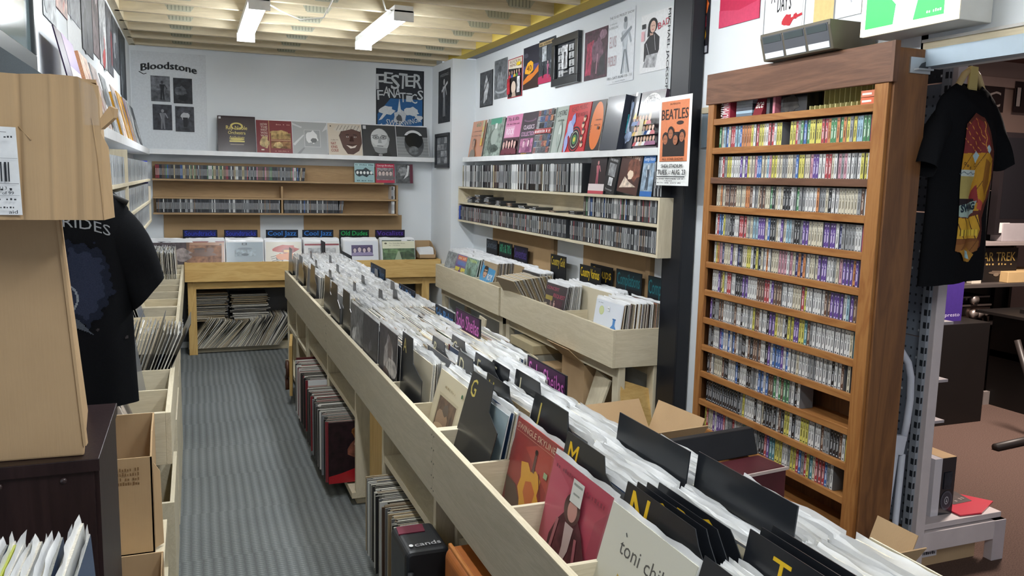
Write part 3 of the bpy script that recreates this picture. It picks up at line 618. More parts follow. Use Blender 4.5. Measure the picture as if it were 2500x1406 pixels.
# ---- below the island: records standing spine out
def spines(y0, y1, xf, z, label, group, pal, w=1., sleeved=0., pitch=.0058, zj=.006, xj=.02):
    y = y0
    while y < y1:
        y += pitch*random.uniform(.9, 1.15)
        M = Tr(xf+LPW/2+random.uniform(-xj, xj), y, z+random.uniform(0, zj)) @ Matrix.Rotation(random.uniform(-.01, .01), 4, 'X')
        LPS.append((cam_score((xf, y, z+.2), w), M, random.choice(pal), random.randrange(9) if random.random() < sleeved else None, label, group))
spines(2.50, 3.20, .645, .075, 'record standing edge out on the floor shelf beside the black bag, under the island', 'floor shelf records beside the bag', ['dk']*3+['gy']*2+['br', 'tan', 'wh'], 1.5)
spines(4.0, 4.72, .60, .075, 'record standing edge out behind the dark red faced one, under the island', 'floor shelf records behind the dark red cover', ['dk']*4+['gy', 'rd', 'wh'], 1., pitch=.0068)
spines(4.885, 5.45, .61, .075, 'record standing edge out behind the blank white one, under the island', 'floor shelf records behind the white cover', ['rd', 'dk', 'dk', 'gy', 'wh', 'wh'], .8, pitch=.0068)
def art_redlp(a):
    a.rect(0, 0, 1, 1, '#241318', 'photo'); a.poly([(0, 0), (1, 0), (1, .22), (.7, .26), (.4, .22), (.2, .16), (0, .12)], '#a31722'); a.blob(.52, .55, .2, .2, '#7a4a3a', 'photo', seed=2); a.blob(.55, .82, .24, .1, '#7a4a22', 'photo', seed=8); a.blob(.5, .62, .1, .09, '#b58a80', seed=5); a.ell(.48, .63, .02, .012, '#22100e'); a.ell(.56, .63, .02, .012, '#22100e')
lp_art(Tr(.597+LPW/2, 3.985, .08), '#241318', '#3a2226', art_redlp, 'dark record cover with a red lower band, sticking out of the floor shelf', sleeved=False)
lp_art(Tr(.612+LPW/2, 4.875, .08), '#dfe2e4', '#cfd2d4', lambda a: (a.rect(0, 0, 1, 1, '#e3e6e8'), a.rect(0, .86, 1, .9, '#c7a9a2')), 'blank white record cover sticking out of the floor shelf under the island', sleeved=False)
lp_art(Tr(.612+LPW/2, 5.48, .09), '#6a2a2c', '#6a2a2c', None, 'maroon record standing last in the floor shelf row under the island', sleeved=False)

# ================================================================== BACK WALL
def on_shelf(face, c, d, z, tilt, cover, edge, art, label, H=LPW, W=LPW, T=LPT, sleeved=True, cat='record', group=None, name='lp_record'):
    M = M_at(face, c, d, z, tilt); o = obj_(name, lp_body(cover, edge, art, W, H, T).mesh(name), M); tag(o, label, cat, group)
    if sleeved: obj_('plastic_sleeve', SLVM['full'], None, o)
    return o
def xback(u, v=345, Y=7.87): return PY(u, v, Y).x
def art_noble(a): a.rect(0, 0, 1, 1, '#2a171d'); a.ell(.5, .72, .17, .1, '#cdbb62'); a.ell(.5, .71, .12, .07, '#2a171d'); a.text('Ray Noble', .5, .62, .11, '#d8c76a', w=.56, align='c', bold=.04); a.text('Orchestra', .5, .49, .09, '#d8c76a', w=.46, align='c', bold=.04); a.ell(.5, .35, .2, .03, '#cdbb62'); a.text('Anthology', .5, .37, .07, '#cdbb62', w=.4, align='c', bold=.04); a.rect(.3, .27, .7, .31, '#d8c76a'); a.rect(.32, .19, .68, .21, '#8c7e6c'); a.rect(.03, .91, .09, .97, '#c9c9cc')
def art_west(a):
    a.rect(0, 0, 1, 1, '#7d2129'); a.rect(.35, 0, .365, 1, '#c9a36c')
    for i, t in enumerate(('HOW', 'THE', 'WEST', 'WAS', 'WON')): a.text(t, .12, .84-.088*i, .07, '#d8c3b4', w=.19, bold=.04)
    a.blob(.22, .32, .12, .2, '#c2a878', 'photo', seed=2); a.rect(.4, .42, .96, .62, '#a88a5c', 'photo'); a.blob(.66, .62, .26, .08, '#b89a68', 'photo', seed=3); a.rect(.4, .14, .96, .36, '#8e6a48', 'photo'); a.blob(.6, .25, .14, .09, '#c2a878', 'photo', seed=4); a.rect(.4, .38, .96, .40, '#d2b684')
    bars(a, .55, .86, .95, .04, '#c99a8a', 8, 1); bars(a, .5, .04, .9, .03, '#c99a8a', 9, 2); a.rect(.12, .06, .2, .1, '#cfc0b0')
def art_silver(a): a.rect(0, 0, 1, 1, '#a9acad'); a.rect(.33, .22, .8, .76, '#c9cbcc'); a.rect(.345, .235, .785, .745, '#9fa2a3'); a.blob(.56, .52, .17, .2, '#e6e7e8', seed=3); a.blob(.6, .42, .09, .08, '#6d7072', seed=5); a.poly([(0, .3), (.3, .6), (.33, .58), (.05, .25)], '#d4d6d6'); a.poly([(.85, .7), (1, .95), (1, .8)], '#cfd1d1'); a.poly([(0, .9), (.25, .8), (.28, .84), (0, .96)], '#c9cbcc'); a.poly([(.1, 0), (.3, .2), (.34, .18), (.2, 0)], '#8d9092')
def art_nat(a):
    a.rect(0, 0, 1, 1, '#cfc3b2'); a.poly([(.32, .62), (.42, .82), (.98, .82), (1, .4), (.9, .15), (.72, .03), (.55, .04), (.42, .25)], '#4a2b23'); a.ell(.66, .55, .3, .33, '#56332a'); a.poly([(.15, .80), (.3, .74), (.5, .78), (.72, .84), (.96, .76), (.98, .86), (.85, .96), (.5, .99), (.28, .93)], '#cfc8bc')
    for i in range(7): a.line((.25+.1*i, .78+.02*(i % 2)), (.34+.1*i, .95), .012, '#5c5450')
    a.line((.52, .64), (.62, .66), .02, '#20110e'); a.line((.74, .66), (.86, .64), .02, '#20110e'); a.ell(.57, .58, .04, .02, '#d9cfc4', n=10); a.ell(.8, .58, .04, .02, '#d9cfc4', n=10); a.ell(.57, .58, .018, .02, '#1a0f0c', n=8); a.ell(.8, .58, .018, .02, '#1a0f0c', n=8)
    a.poly([(.66, .6), (.72, .6), (.76, .44), (.62, .44)], '#3c211b'); a.poly([(.52, .32), (.7, .27), (.84, .33), (.78, .24), (.64, .21)], '#dccfc4'); a.line((.52, .33), (.84, .34), .012, '#2c1512')
    for i, t in enumerate(('NAT', 'KING', 'COLE')): a.text(t, .07, .32-.11*i, .08, '#9c3b34', w=.15+.03*i, bold=.02)
    bars(a, .07, .46, .3, .025, '#8f8478', 7, 4); a.ell(.08, .9, .02, .02, '#4b4440')
def art_bw(a):
    a.rect(0, 0, 1, 1, '#2c2e31'); a.poly([(.25, 0), (.85, 0), (.76, .2), (.4, .16)], '#17181a'); a.ell(.52, .52, .27, .38, '#b9bcbd'); a.ell(.5, .6, .25, .28, '#c9cccd'); a.poly([(.3, .3), (.72, .26), (.7, .12), (.5, .07), (.36, .14)], '#8b8e90')
    for e in (.4, .62): a.ell(e, .6, .1, .06, '#3a3c3f', n=14); a.ell(e, .6, .085, .048, '#9ea1a3', n=14); a.ell(e, .6, .02, .02, '#222', n=8)
    a.line((.28, .66), (.46, .68), .018, '#55585a'); a.line((.56, .68), (.74, .65), .018, '#55585a'); a.poly([(.48, .58), (.54, .58), (.57, .42), (.45, .42)], '#9a9d9f'); a.line((.42, .33), (.6, .32), .02, '#4a4c4e'); a.ell(.77, .55, .035, .08, '#a5a8aa', n=10); a.rect(.45, .02, .56, .05, '#d5d5d5'); a.rect(.03, .86, .12, .97, '#c5c6c8')
def art_dome(a):
    a.rect(0, 0, 1, 1, '#8c8f91'); a.rect(0, .66, 1, 1, '#2a2c30')
    for i in range(6): a.rect(0, .08+.1*i, 1, .095+.1*i, '#6f7274')
    a.ell(.55, .45, .31, .44, '#4a4d50'); a.ell(.55, .58, .29, .30, '#1e2022'); a.ell(.54, .62, .30, .26, '#d5d7d8', a0=.35, a1=PI-.35); a.ell(.54, .60, .24, .2, '#1e2022', a0=.1, a1=PI-.1); a.ell(.52, .22, .16, .14, '#6f7275', 'photo')
row = [(532, 625, '#2a171d', '#201216', art_noble, 'dark maroon boxed record with yellow ornate lettering on the back wall shelf'), (627, 715, '#7d2129', '#6a1c22', art_west, 'red record cover reading HOW THE WEST WAS WON on the back wall shelf'), (716, 801, '#a9acad', '#8d9092', art_silver, 'crumpled silver grey record sleeve, third on the back wall shelf'),
       (803, 886, '#cfc3b2', '#b8ad9c', art_nat, 'record cover with a smiling man in a striped cap on the back wall shelf'), (887, 970, '#2c2e31', '#222', art_bw, 'black and white cover with a bald man in glasses on the back shelf'), (971, 1048, '#8c8f91', '#444', art_dome, 'grey cover with a dark dome shape, rightmost on the back wall shelf')]
for i, (u0, u1, c, e, art, lab) in enumerate(row):
    x0, x1 = xback(u0), xback(u1); on_shelf('-Y', (x0+x1)/2, 7.865 if i else 7.84, ZS, .34 if i else .3, c, e, art, lab, T=LPT if i else .03, W=min(LPW+.012, x1-x0-.002), H=.315 if i else .335)
# posters
def wallrect(plane, val, u0, v0, u1, v1):
    """O, U, V of an upright rectangle on a wall from its top-left and bottom-right image corners"""
    P = {'X': PX, 'Y': PY}[plane]; A = P(u0, v0, val); B = P(u1, v1, val)
    if plane == 'Y': return Vector((A.x, val, B.z)), Vector((B.x-A.x, 0, 0)), Vector((0, 0, A.z-B.z))
    s = B.y-A.y; return Vector((val, A.y, B.z)), Vector((0, s, 0)), Vector((0, 0, A.z-B.z))
def wallx(val, uL, uR, vt, vb):
    """rectangle on a side wall from left/right columns and the top/bottom rows along its LEFT edge"""
    A = PX(uL, vt, val); B = PX(uL, vb, val); C = PX(uR, (vt+vb)/2, val)
    return Vector((val, A.y, B.z)), Vector((0, C.y-A.y, 0)), Vector((0, 0, A.z-B.z))
def poster(R, draw, base, label, group=None, name='poster', cat='poster', **kw): return flat(name, R[0], R[1], R[2], draw, base, label, cat, group, **kw)
def art_blood(a):
    r = 1/(.507)
    a.text('Bloodstone', .5, .795, .075, '#2c2e32', w=.74, align='c', bold=.13, arc=.035)
    a.line((.10, .79), (.16, .765), .012, '#34363a'); a.line((.16, .765), (.2, .775), .01, '#34363a')
    for i, (u0, v0) in enumerate(((.25, .49), (.55, .48), (.265, .195), (.565, .185))):
        u1, v1 = u0+.255, v0+.265; a.rect(u0, v0, u1, v1, ['#5a5d63', '#2f3136', '#3c3e45', '#43454c'][i], 'photo')
        if i == 0: a.rect(u0, v0+.12, u1, v1, '#6d7077', 'photo'); a.figure(u0+.15, v0+.02, .2, '#3a3c42', '#25272c')
        if i == 1: a.blob(u0+.1, v0+.13, .08, .05, '#55585e', 'photo', seed=3); a.blob(u0+.13, v0+.06, .07, .03, '#1e2024', seed=4)
        if i == 2: a.figure(u0+.13, v0+.01, .21, '#8b8d93', '#75777d')
        if i == 3: a.blob(u0+.13, v0+.16, .06, .04, '#b4b6ba', seed=5); a.poly([(u0+.11, v0+.05), (u0+.16, v0+.05), (u0+.17, v0+.15), (u0+.1, v0+.15)], '#23252a')
poster(wallrect('Y', 7.998, 318, 122, 508, 366), art_blood, '#d3d8dd', 'large white poster lettered Bloodstone with four grey photographs on the back wall')
c = MB('print', '#dfe3e6'); O_, U_, V_ = wallrect('Y', 7.998, 318, 122, 508, 366); c.tube([O_+Vector((.02, -.012, .0)), O_+Vector((U_.x-.03, -.012, .004))], .011, n=8); 
def art_fester(a):
    a.rect(0, 0, 1, 1, '#23262c'); a.rect(.03, .02, .97, .6, '#2a5e93'); a.poly([(.03, .3), (.3, .55), (.3, .98), (.03, .98)], '#2f3238'); a.rect(.03, .55, .97, .98, '#2f3238')
    for i, (ch, u, s) in enumerate(zip('FESTER', (.1, .25, .4, .55, .70, .86), (.24, .17, .22, .24, .17, .22))): a.text(ch, u, .92-s+(.03 if i % 2 else 0), s, '#c9ced2', w=.17, align='c', bold=.06, rot=.04*(-1)**i)
    for i, ch in enumerate('FANATiCS'): a.text(ch, .09+.118*i, .53+(.02 if i % 2 else -.01)+.04*math.sin(i*.9), .15, '#c9ced2', w=.12, align='c', bold=.03, rot=.05*(-1)**i)
    a.blob(.22, .36, .15, .07, '#c9ced2', seed=2); a.blob(.74, .36, .15, .07, '#c9ced2', seed=3); a.poly([(.05, .2), (.12, .22), (.3, .38), (.22, .4)], '#c9ced2'); a.poly([(.95, .2), (.88, .22), (.7, .38), (.78, .4)], '#c9ced2')
    a.blob(.49, .27, .14, .12, '#b9bec4', seed=7, j=.3); a.poly([(.44, .34), (.52, .34), (.48, .56)], '#c9ced2'); a.blob(.48, .24, .06, .07, '#4d5157', seed=9)
    for t, v, w in (('SWER', .14, .34), ('POSTMORTEM', .05, .5)): a.text(t, .2, v, .09, '#c9ced2', w=w, bold=.02, rot=-.1)
    a.text('SWINGS', .55, .12, .08, '#c9ced2', w=.38, bold=.02, rot=.3); a.blob(.1, .1, .06, .05, '#c9ced2', seed=4); a.blob(.9, .26, .07, .04, '#c9ced2', seed=5)
poster(wallrect('Y', 7.998, 918, 166, 1034, 330), art_fester, '#23262c', 'blue and white cartoon lettered poster reading FESTER FANATICS on the back wall')
# signs on the back bin
for (u0, u1, t, fg, pl, lab) in ((446, 531, 'Soundtracks', '#3a4ac4', '#20265c', 'blue sign reading Soundtracks, leftmost above the back bin'), (547, 629, 'Soundtracks', '#3a4ac4', '#20265c', 'blue sign reading Soundtracks, second from left above the back bin'), (649, 728, 'Cool Jazz', '#3f86dd', '#16243c', 'blue sign reading Cool Jazz, the left of two'),
                         (738, 814, 'Cool Jazz', '#3f86dd', '#16243c', 'blue sign reading Cool Jazz, the right of two'), (828, 901, 'Old Dudes', '#2fae62', '#12281c', 'green sign reading Old Dudes above the back bin'), (916, 988, 'Vocalists', '#5a3fa8', '#241a44', 'purple sign on black, rightmost above the back bin')):
    A = PY(u0, 561, 7.90); B = PY(u1, 582, 7.90); gsign(Tr(A.x, 7.90, A.z-.17), B.x-A.x, .17, .36, t, fg, lab, plate=pl, hh=.72)
# records in the back bin, fronts + packed behind
def art_guns(a): a.rect(0, 0, 1, 1, '#a97c5c'); a.rect(.06, .0, .94, .88, '#7d4f38'); a.rect(.08, .0, .92, .86, '#9c7156', 'photo'); a.ell(.34, .62, .14, .12, '#5c3a2a'); a.ell(.34, .7, .17, .04, '#3c241a'); a.ell(.62, .64, .1, .13, '#6a4433'); a.blob(.45, .45, .36, .1, '#6b4632', seed=3); a.ell(.9, .9, .03, .03, '#3c241a')
def art_bluegrey(a): a.rect(0, 0, 1, 1, '#93a2ad'); a.rect(.42, .86, .56, .97, '#3e4a54'); a.rect(.455, .885, .525, .945, '#93a2ad'); a.ell(.5, .7, .2, .05, '#6e7c88'); a.rect(.22, .35, .8, .64, '#a4b2bb', 'photo'); a.ell(.5, .42, .1, .06, '#55626c')
def art_jazz(a): a.rect(0, 0, 1, 1, '#d8d4c8'); a.text('THE', .12, .35, .5, '#3a3630', w=.25, rot=-1.3, bold=.04); a.blob(.55, .66, .34, .2, '#b5463c', seed=2, j=.2); a.blob(.62, .55, .2, .16, '#8d2c2c', seed=5); a.blob(.6, .3, .3, .18, '#cf7a3a', seed=3); a.rect(.5, .5, .7, .62, '#e0b46a')
def art_cj2(a): a.rect(0, 0, 1, 1, '#d5d6d6'); a.rect(0, .82, 1, .9, '#8d2434'); a.rect(.1, .3, .9, .7, '#b9bcbf', 'photo')
def art_band(a): a.rect(0, 0, 1, 1, '#d5dae2'); a.rect(.2, .28, .84, .82, '#4a3f6a'); [a.person(.3+.14*i, .3, .38+.05*(i % 2), '#c9b9c0', '#3a2c4c', '#8d84a8') for i in range(4)]
def art_gb(a): a.rect(0, 0, 1, 1, '#dcdcc2'); a.rect(0, 0, 1, .64, '#4f6b48', 'photo'); a.blob(.3, .5, .25, .12, '#6b8a5c', 'photo', seed=2); a.blob(.75, .3, .22, .2, '#37502f', 'photo', seed=3); a.poly([(.35, 0), (.6, 0), (.52, .5), (.47, .5)], '#9aa98c'); a.text('The Guardian Brass', .2, .87, .05, '#5a5c4c', w=.5); bars(a, .2, .78, .55, .03, '#7d7f6c', 9, 3); a.ell(.1, .89, .04, .04, '#5a5c4c')
fronts = [(385, 446, None, 'photo cover in the back bin, leftmost column by the left wall', '#5b4a4c'), (452, 551, art_guns, 'brown sepia cover of two figures in the back bin, leftmost Soundtracks column', '#a97c5c'), (551, 645, art_bluegrey, 'pale blue grey cover in the back bin, second Soundtracks column', '#93a2ad'), (649, 737, art_jazz, 'red and orange cover in the back bin, left Cool Jazz column', '#d8d4c8'),
          (742, 832, art_cj2, 'white cover with a dark red stripe in the back bin, right Cool Jazz column', '#d5d6d6'), (842, 925, art_band, 'white bordered purple photo of a group in the back bin, Old Dudes column', '#d5dae2'), (931, 1018, art_gb, 'cream and green landscape cover at the right of the back bin', '#dcdcc2')]
for i, (u0, u1, art, lab, c) in enumerate(fronts):
    x = (xback(u0, 610, 7.68)+xback(u1, 610, 7.68))/2
    d = lambda a, i=i: art_photoface(['#4a3c40', '#7d6a6c', '#2c2326', '#9c8f8c'], 30+i)(a)
    lp_art(M_at('-Y', x, 7.655, .69, .22), c, '#c9c4b8', up(.38, art or d), lab)
    stack('-Y', x, 7.668, 7.90, .695, .2, .08, 'record packed behind the front cover in the back bin, column %s' % ('by the left wall', 'one under Soundtracks', 'two under Soundtracks', 'left under Cool Jazz', 'right under Cool Jazz', 'under Old Dudes', 'at the right end')[i], 'records in the back bin column %d' % (i+1), [['dk', 'br', 'gy'], ['rd', 'og', 'br', 'tan'], ['wh', 'rd', 'gy'], lightp, ['wh', 'rd', 'gy'], ['wh', 'gn', 'gy'], ['tan', 'gn', 'cr']][i], .5, .0085, .7)
# box of loose sleeves at the right end of the back bin
A = PY(1020, 598, 7.72); t = thing('cardboard_box', 'small open cardboard box of loose sleeves at the right end of the back bin', 'box', (A.x+.09, 7.75, .83))
m = MB('card'); x0, x1 = A.x, A.x+.17; m.box((x0, 7.67, .833), (x1, 7.675, .87)); m.box((x0, 7.9, .833), (x1, 7.905, .99)); m.prism([(x1, 7.67, .833), (x1, 7.905, .833), (x1, 7.905, .99), (x1, 7.84, .98), (x1, 7.67, .9)], (-.004, 0, 0)); m.prism([(x0, 7.67, .833), (x0, 7.905, .833), (x0, 7.905, .95), (x0, 7.67, .87)], (.004, 0, 0)); m.box((x0, 7.67, .832), (x1, 7.905, .836)); m.build('box', t)
m = MB('sleeve_plastic'); 
for i in range(8): m.prism([(x0+.01, 7.69+.02*i, .84), (x1-.012, 7.69+.02*i, .84), (x1-.02, 7.70+.02*i, .93+.004*(i % 3)), (x0+.02, 7.70+.02*i, .92+.006*(i % 2))], (0, .003, 0))
o = m.top('plastic_sleeves', 'crinkled clear sleeves standing in the small box on the back bin', 'sleeves', kind='stuff')
# stacks lying flat under the back bin and the leaning row
def flatpile(xc, yc, z0, z1, label, group):
    z = z0
    while z < z1:
        M = Tr(xc+random.uniform(-.018, .018), yc+random.uniform(-.012, .012), z) @ Rz(random.uniform(-.05, .05)) @ Matrix.Rotation(-PI/2, 4, 'X') @ Tr(0, 0, -LPW/2)
        LPS.append((cam_score((xc, yc-.15, z), .8), M, random.choice(['gy', 'wh', 'dk', 'tan', 'gy']), None, label, group)); z += random.choice((.0062, .0075, .011))
flatpile(.10, 7.905-.0, .285, .54, 'record lying flat in the left hand pile under the back bin', 'records piled flat, left pile')
flatpile(.46, 7.905-.0, .285, .53, 'record lying flat in the right hand pile under the back bin', 'records piled flat, right pile')
x = -.07
while x < .70:
    th = .62+.12*math.sin(x*9)+random.uniform(-.03, .03)
    M = Tr(x, 7.82, .055) @ Matrix.Rotation(th, 4, 'Y') @ Rz(-PI/2)
    LPS.append((cam_score((x, 7.7, .2), .9), M, random.choice(['gy', 'tan', 'dk', 'wh', 'gy', 'cr']), None, 'record leaning over in the row on the floor under the back bin', 'records leaning in the floor row under the back bin')); x += random.uniform(.0065, .0085)
# ================================================================== RIGHT WALL DISPLAY
def yR(u, v, X): return PX(u, v, X).y
def art60(a): a.rect(0, 0, 1, 1, '#c98a6a'); a.text('60', .3, .84, .12, '#5a8a62', w=.32, bold=.06); bars(a, .1, .7, .8, .03, '#7a5a48', 14, 2); bars(a, .1, .58, .8, .03, '#7a5a48', 14, 3); a.person(.35, 0, .5, '#b98a6c', '#4a3f36', '#7a6f60'); a.rect(.84, .4, .98, .98, '#b9b48a'); a.ell(.9, .75, .05, .08, '#d9b23a'); a.rect(.85, .3, .97, .5, '#d9b23a')
def artgreen(a): a.rect(0, 0, 1, 1, '#8d9a92', 'photo'); a.rect(.2, .84, .85, 1, '#4f9a80'); a.rect(.5, .72, .62, .86, '#dfe4e2'); a.blob(.4, .4, .25, .3, '#6b766f', 'photo', seed=4); a.ell(.55, .5, .2, .22, '#a4b0a8'); a.blob(.6, .2, .25, .1, '#545e58', 'photo', seed=6)
def artthin(a): a.rect(0, 0, 1, 1, '#3a3f44'); a.blob(.5, .5, .3, .4, '#b9c4c4', 'photo', seed=3); a.rect(.1, .1, .3, .3, '#d9dada')
def artpink(a):
    a.rect(0, 0, 1, 1, '#c878a0'); a.rect(0, 0, 1, .44, '#46262f', 'photo_fine'); a.rect(.05, .46, .62, .72, '#dba4c0'); a.text('ROCK', .12, .52, .15, '#f2e6ee', w=.48, bold=.04); a.text('70s & 80s', .1, .86, .09, '#4a2c40', w=.7, bold=.03); bars(a, .1, .76, .9, .04, '#8a4a6c', 14, 5)
    for i in range(5): a.person(.12+.19*i, .02+.03*(i % 2), .34, '#d8b0a8', '#3a2024', '#6b3440')
def artclassics(a): a.rect(0, 0, 1, 1, '#33202c'); a.ell(.5, .82, .38, .05, '#6a4a62'); a.ell(.5, .84, .3, .04, '#33202c'); a.text('CLASSICS', .5, .6, .1, '#e2d2e0', w=.66, align='c', bold=.04); a.text('COLLECTION', .5, .44, .1, '#d9a4cc', w=.84, align='c', bold=.04); a.rect(.1, .05, .9, .38, '#a8688c', 'photo'); a.person(.35, .06, .28, '#d9b8c4', '#4a2438', '#8a4a70'); a.person(.65, .06, .3, '#d9b8c4', '#4a2438', '#733a60'); bars(a, .3, .01, .7, .03, '#d2a03c', 8, 8)
def artgrid(a):
    a.rect(0, 0, 1, 1, '#b9bab8'); r = random.Random(4)
    for i in range(6):
        for j in range(7):
            u, v = .03+.16*i, .02+.14*j; a.rect(u, v, u+.14, v+.125, r.choice(['#6b6c70', '#8d5c58', '#4c5a78', '#8f9094', '#3a3b40', '#a8765c', '#5a5b60']), 'photo_fine')
    a.rect(.03, .45, .97, .56, '#a8494a'); bars(a, .06, .47, .94, .07, '#e8e8e8', 12, 6)
def artghost(a): a.rect(0, 0, 1, 1, '#a9b2ac'); a.rect(0, 0, .1, 1, '#6d7a74'); a.text('LOVE', .16, .78, .13, '#4a5450', w=.3, bold=.05); a.text('SONGS', .5, .80, .12, '#4a5450', w=.42, bold=.05); bars(a, .3, .68, .8, .05, '#68736e', 8, 9); a.ell(.62, .38, .17, .3, '#8d9892'); a.ell(.62, .38, .11, .22, '#c4cdc8'); a.rect(.55, .02, .69, .4, '#9aa69f')
def artred(a):
    a.rect(0, 0, 1, 1, '#c22f36'); a.text('READ MUSIC', .5, .86, .1, '#7a1a22', w=.7, align='c', bold=.05, rot=.06); a.text('OF THE WORLD', .58, .72, .09, '#7a1a22', w=.62, align='c', bold=.05, rot=.03)
    for k, (r_, c_) in enumerate(((.27, '#1d1d22'), (.235, '#c22f36'), (.215, '#1d1d22'), (.17, '#c9c6b0'), (.155, '#1d1d22'), (.1, '#4f8a52'), (.05, '#d2c34a'))): a.ell(.5, .26, r_, r_, c_, n=28)
    a.blob(.25, .5, .14, .2, '#a9b4dc', seed=3, j=.3); a.blob(.33, .68, .1, .12, '#8d9ad0', seed=4, j=.3); a.blob(.12, .2, .08, .2, '#9aa6d8', seed=6, j=.3)
    for i in range(5): a.ell(.86-.04*(i % 2), .15+.13*i, .06, .06, '#d8b49a', n=10); a.ell(.86-.04*(i % 2), .19+.13*i, .05, .03, '#4a2a22', n=10)
def artorange(a): a.rect(0, 0, 1, 1, '#231a1c'); a.ell(.56, .5, .42, .47, '#e0762c', n=32); a.text('LALO SCHIFRIN', .16, .1, .09, '#5a2a18', w=.7, rot=1.45, bold=.02); bars(a, .45, .6, .9, .03, '#7a3a18', 10, 4); bars(a, .45, .5, .9, .03, '#7a3a18', 10, 5); a.rect(.7, .42, .82, .48, '#5a2a18')
def artcyan(a): a.rect(0, 0, 1, 1, '#2a2e3c'); a.rect(.0, .30, .38, .64, '#2fb0bc'); bars(a, .04, .52, .34, .04, '#e6f4f4', 5, 2); a.poly([(.4, .9), (.6, .7), (.55, .4), (.8, .2), (.45, .1), (.35, .35), (.45, .6)], '#b9c8e0', 'photo'); a.ell(.55, .78, .1, .08, '#8fa4c8'); a.blob(.6, .22, .3, .1, '#8fa0c0', 'photo', seed=5)
def artfam(a):
    a.rect(0, 0, 1, 1, '#4a3c48'); a.rect(.03, .03, .97, .97, '#2a2228'); a.ell(.5, .68, .42, .28, '#dfe0dc', a0=-.1, a1=PI+.1, n=28); a.ell(.5, .6, .33, .24, '#2a2228', a0=-.1, a1=PI+.1, n=28); a.text('FAMILY', .5, .87, .07, '#4a3c48', w=.36, align='c', bold=.04); a.text('FAVOURITES', .5, .68, .12, '#3a3038', w=.74, align='c', bold=.05, arc=.09)
    r = random.Random(2)
    for i in range(20): u, v = .08+.14*(i % 7), .05+.17*(i//7); a.person(u, v, .17, '#d8a98e', r.choice(['#2a1a16', '#7a5a3a', '#b48a4a']), r.choice(['#b53040', '#c9a63a', '#dfe0e4', '#3a62a0', '#8a3a70', '#d8c0a4']))
    a.rect(.42, .2, .58, .48, '#b8ac88'); a.poly([(.1, .5), (.2, .66), (.24, .5)], '#d2b53c'); a.ell(.82, .52, .05, .08, '#d8a98e'); a.rect(.05, .9, .13, .97, '#e6e6e6')
disp = [(1148, 1181, '#c98a6a', art60, 'orange cover numbered 60 with a portrait, leftmost on the right wall shelf', LPT), (1184, 1225, '#8d9a92', artgreen, 'grey green cover with a price sticker, second on the right wall shelf', LPT), (1229, 1268, '#c878a0', artpink, 'pink cover reading ROCK with small portraits on the right wall shelf', LPT),
        (1268, 1308, '#33202c', artclassics, 'dark plum cover reading CLASSICS COLLECTION on the right wall shelf', LPT), (1305, 1349, '#b9bab8', artgrid, 'cover made of a grid of small photographs on the right wall shelf', .012), (1348, 1379, '#a9b2ac', artghost, 'grey green cover with ghostly lettering beside the red cover', LPT),
        (1379, 1433, '#c22f36', artred, 'bright red cover with a black target disc on the right wall shelf', .02), (1434, 1469, '#231a1c', artorange, 'dark cover with a big orange disc on the right wall shelf', LPT), (1471, 1514, '#343844', None, 'thick dark slate boxed set on the right wall shelf', .06), (1519, 1550, '#2a2e3c', artcyan, 'dark blue cover with a cyan label on the right wall shelf', .015), (1552, 1612, '#4a3c48', artfam, 'cover reading FAMILY FAVOURITES, nearest the column on the right wall shelf', .02)]
for u0, u1, c, art, lab, T in disp:
    X = 2.385 if T < .05 else 2.345; ya, yb = yR(u0, 330, X), yR(u1, 330, X); W = ya-yb; slv = T < .02 and abs(W-LPW) < .05
    on_shelf('-X', (ya+yb)/2, X-.02, ZS, .16, c, c if T > .01 else '#b9b4aa', art, lab, H=.325 if W < .45 else .33, W=W-.008, T=T, sleeved=slv)
on_shelf('-X', yR(1226, 330, 2.40), 2.385, ZS, .14, '#3a3f44', '#777', artthin, 'record half hidden between the grey green and the pink covers on the right wall shelf')

# posters on the right wall (plane just off the wall)
XP = XR-.004
def pA(a): a.rect(0, 0, 1, 1, '#4a4d52', 'photo'); a.poly([(.3, .1), (.55, .2), (.7, .6), (.5, .9), (.35, .6)], '#c9ccd0', 'photo'); a.rect(0, 0, 1, .03, '#202226'); a.line((.1, .2), (.8, .9), .04, '#2c2e33'); a.rect(0, 0, .04, 1, '#26282c'); a.rect(.96, 0, 1, 1, '#26282c')
def pB(a): a.rect(0, 0, 1, 1, '#6d7277', 'photo'); a.ell(.45, .75, .12, .09, '#4a4e54', 'photo'); a.blob(.5, .4, .25, .25, '#858a90', 'photo', seed=3); a.ell(.55, .22, .45, .1, '#aab0b6', a0=PI, a1=2*PI); a.ell(.55, .24, .4, .07, '#6d7277', a0=PI, a1=2*PI)
def pC(a):
    a.rect(0, 0, 1, 1, '#a3303c'); a.rect(.04, .02, .96, .98, '#d8d2c4'); a.text('ROCKIN', .5, .88, .07, '#7a4a2c', w=.7, align='c', bold=.05); a.text('MEMORIES', .5, .79, .07, '#7a4a2c', w=.7, align='c', bold=.05); a.poly([(.04, .02), (.96, .02), (.96, .7), (.04, .76)], '#2c2a2c'); a.ell(.45, .3, .24, .2, '#1d1a1c'); a.ell(.42, .26, .16, .16, '#d8c4b4'); a.poly([(.3, .02), (.6, .02), (.55, .14), (.36, .14)], '#b8a494')
    for i in range(5): a.person(.15+.18*i, .52, .18, '#cfae98', '#2a1c18', ['#c23a4a', '#3a5aa0', '#cfa43a', '#4a8a52', '#8a3a70'][i])
    a.rect(.7, .78, .95, .86, '#dfc22f'); a.rect(.05, .1, .25, .5, '#b8303c', 'photo'); a.rect(.75, .1, .94, .5, '#c9c9cc', 'photo')
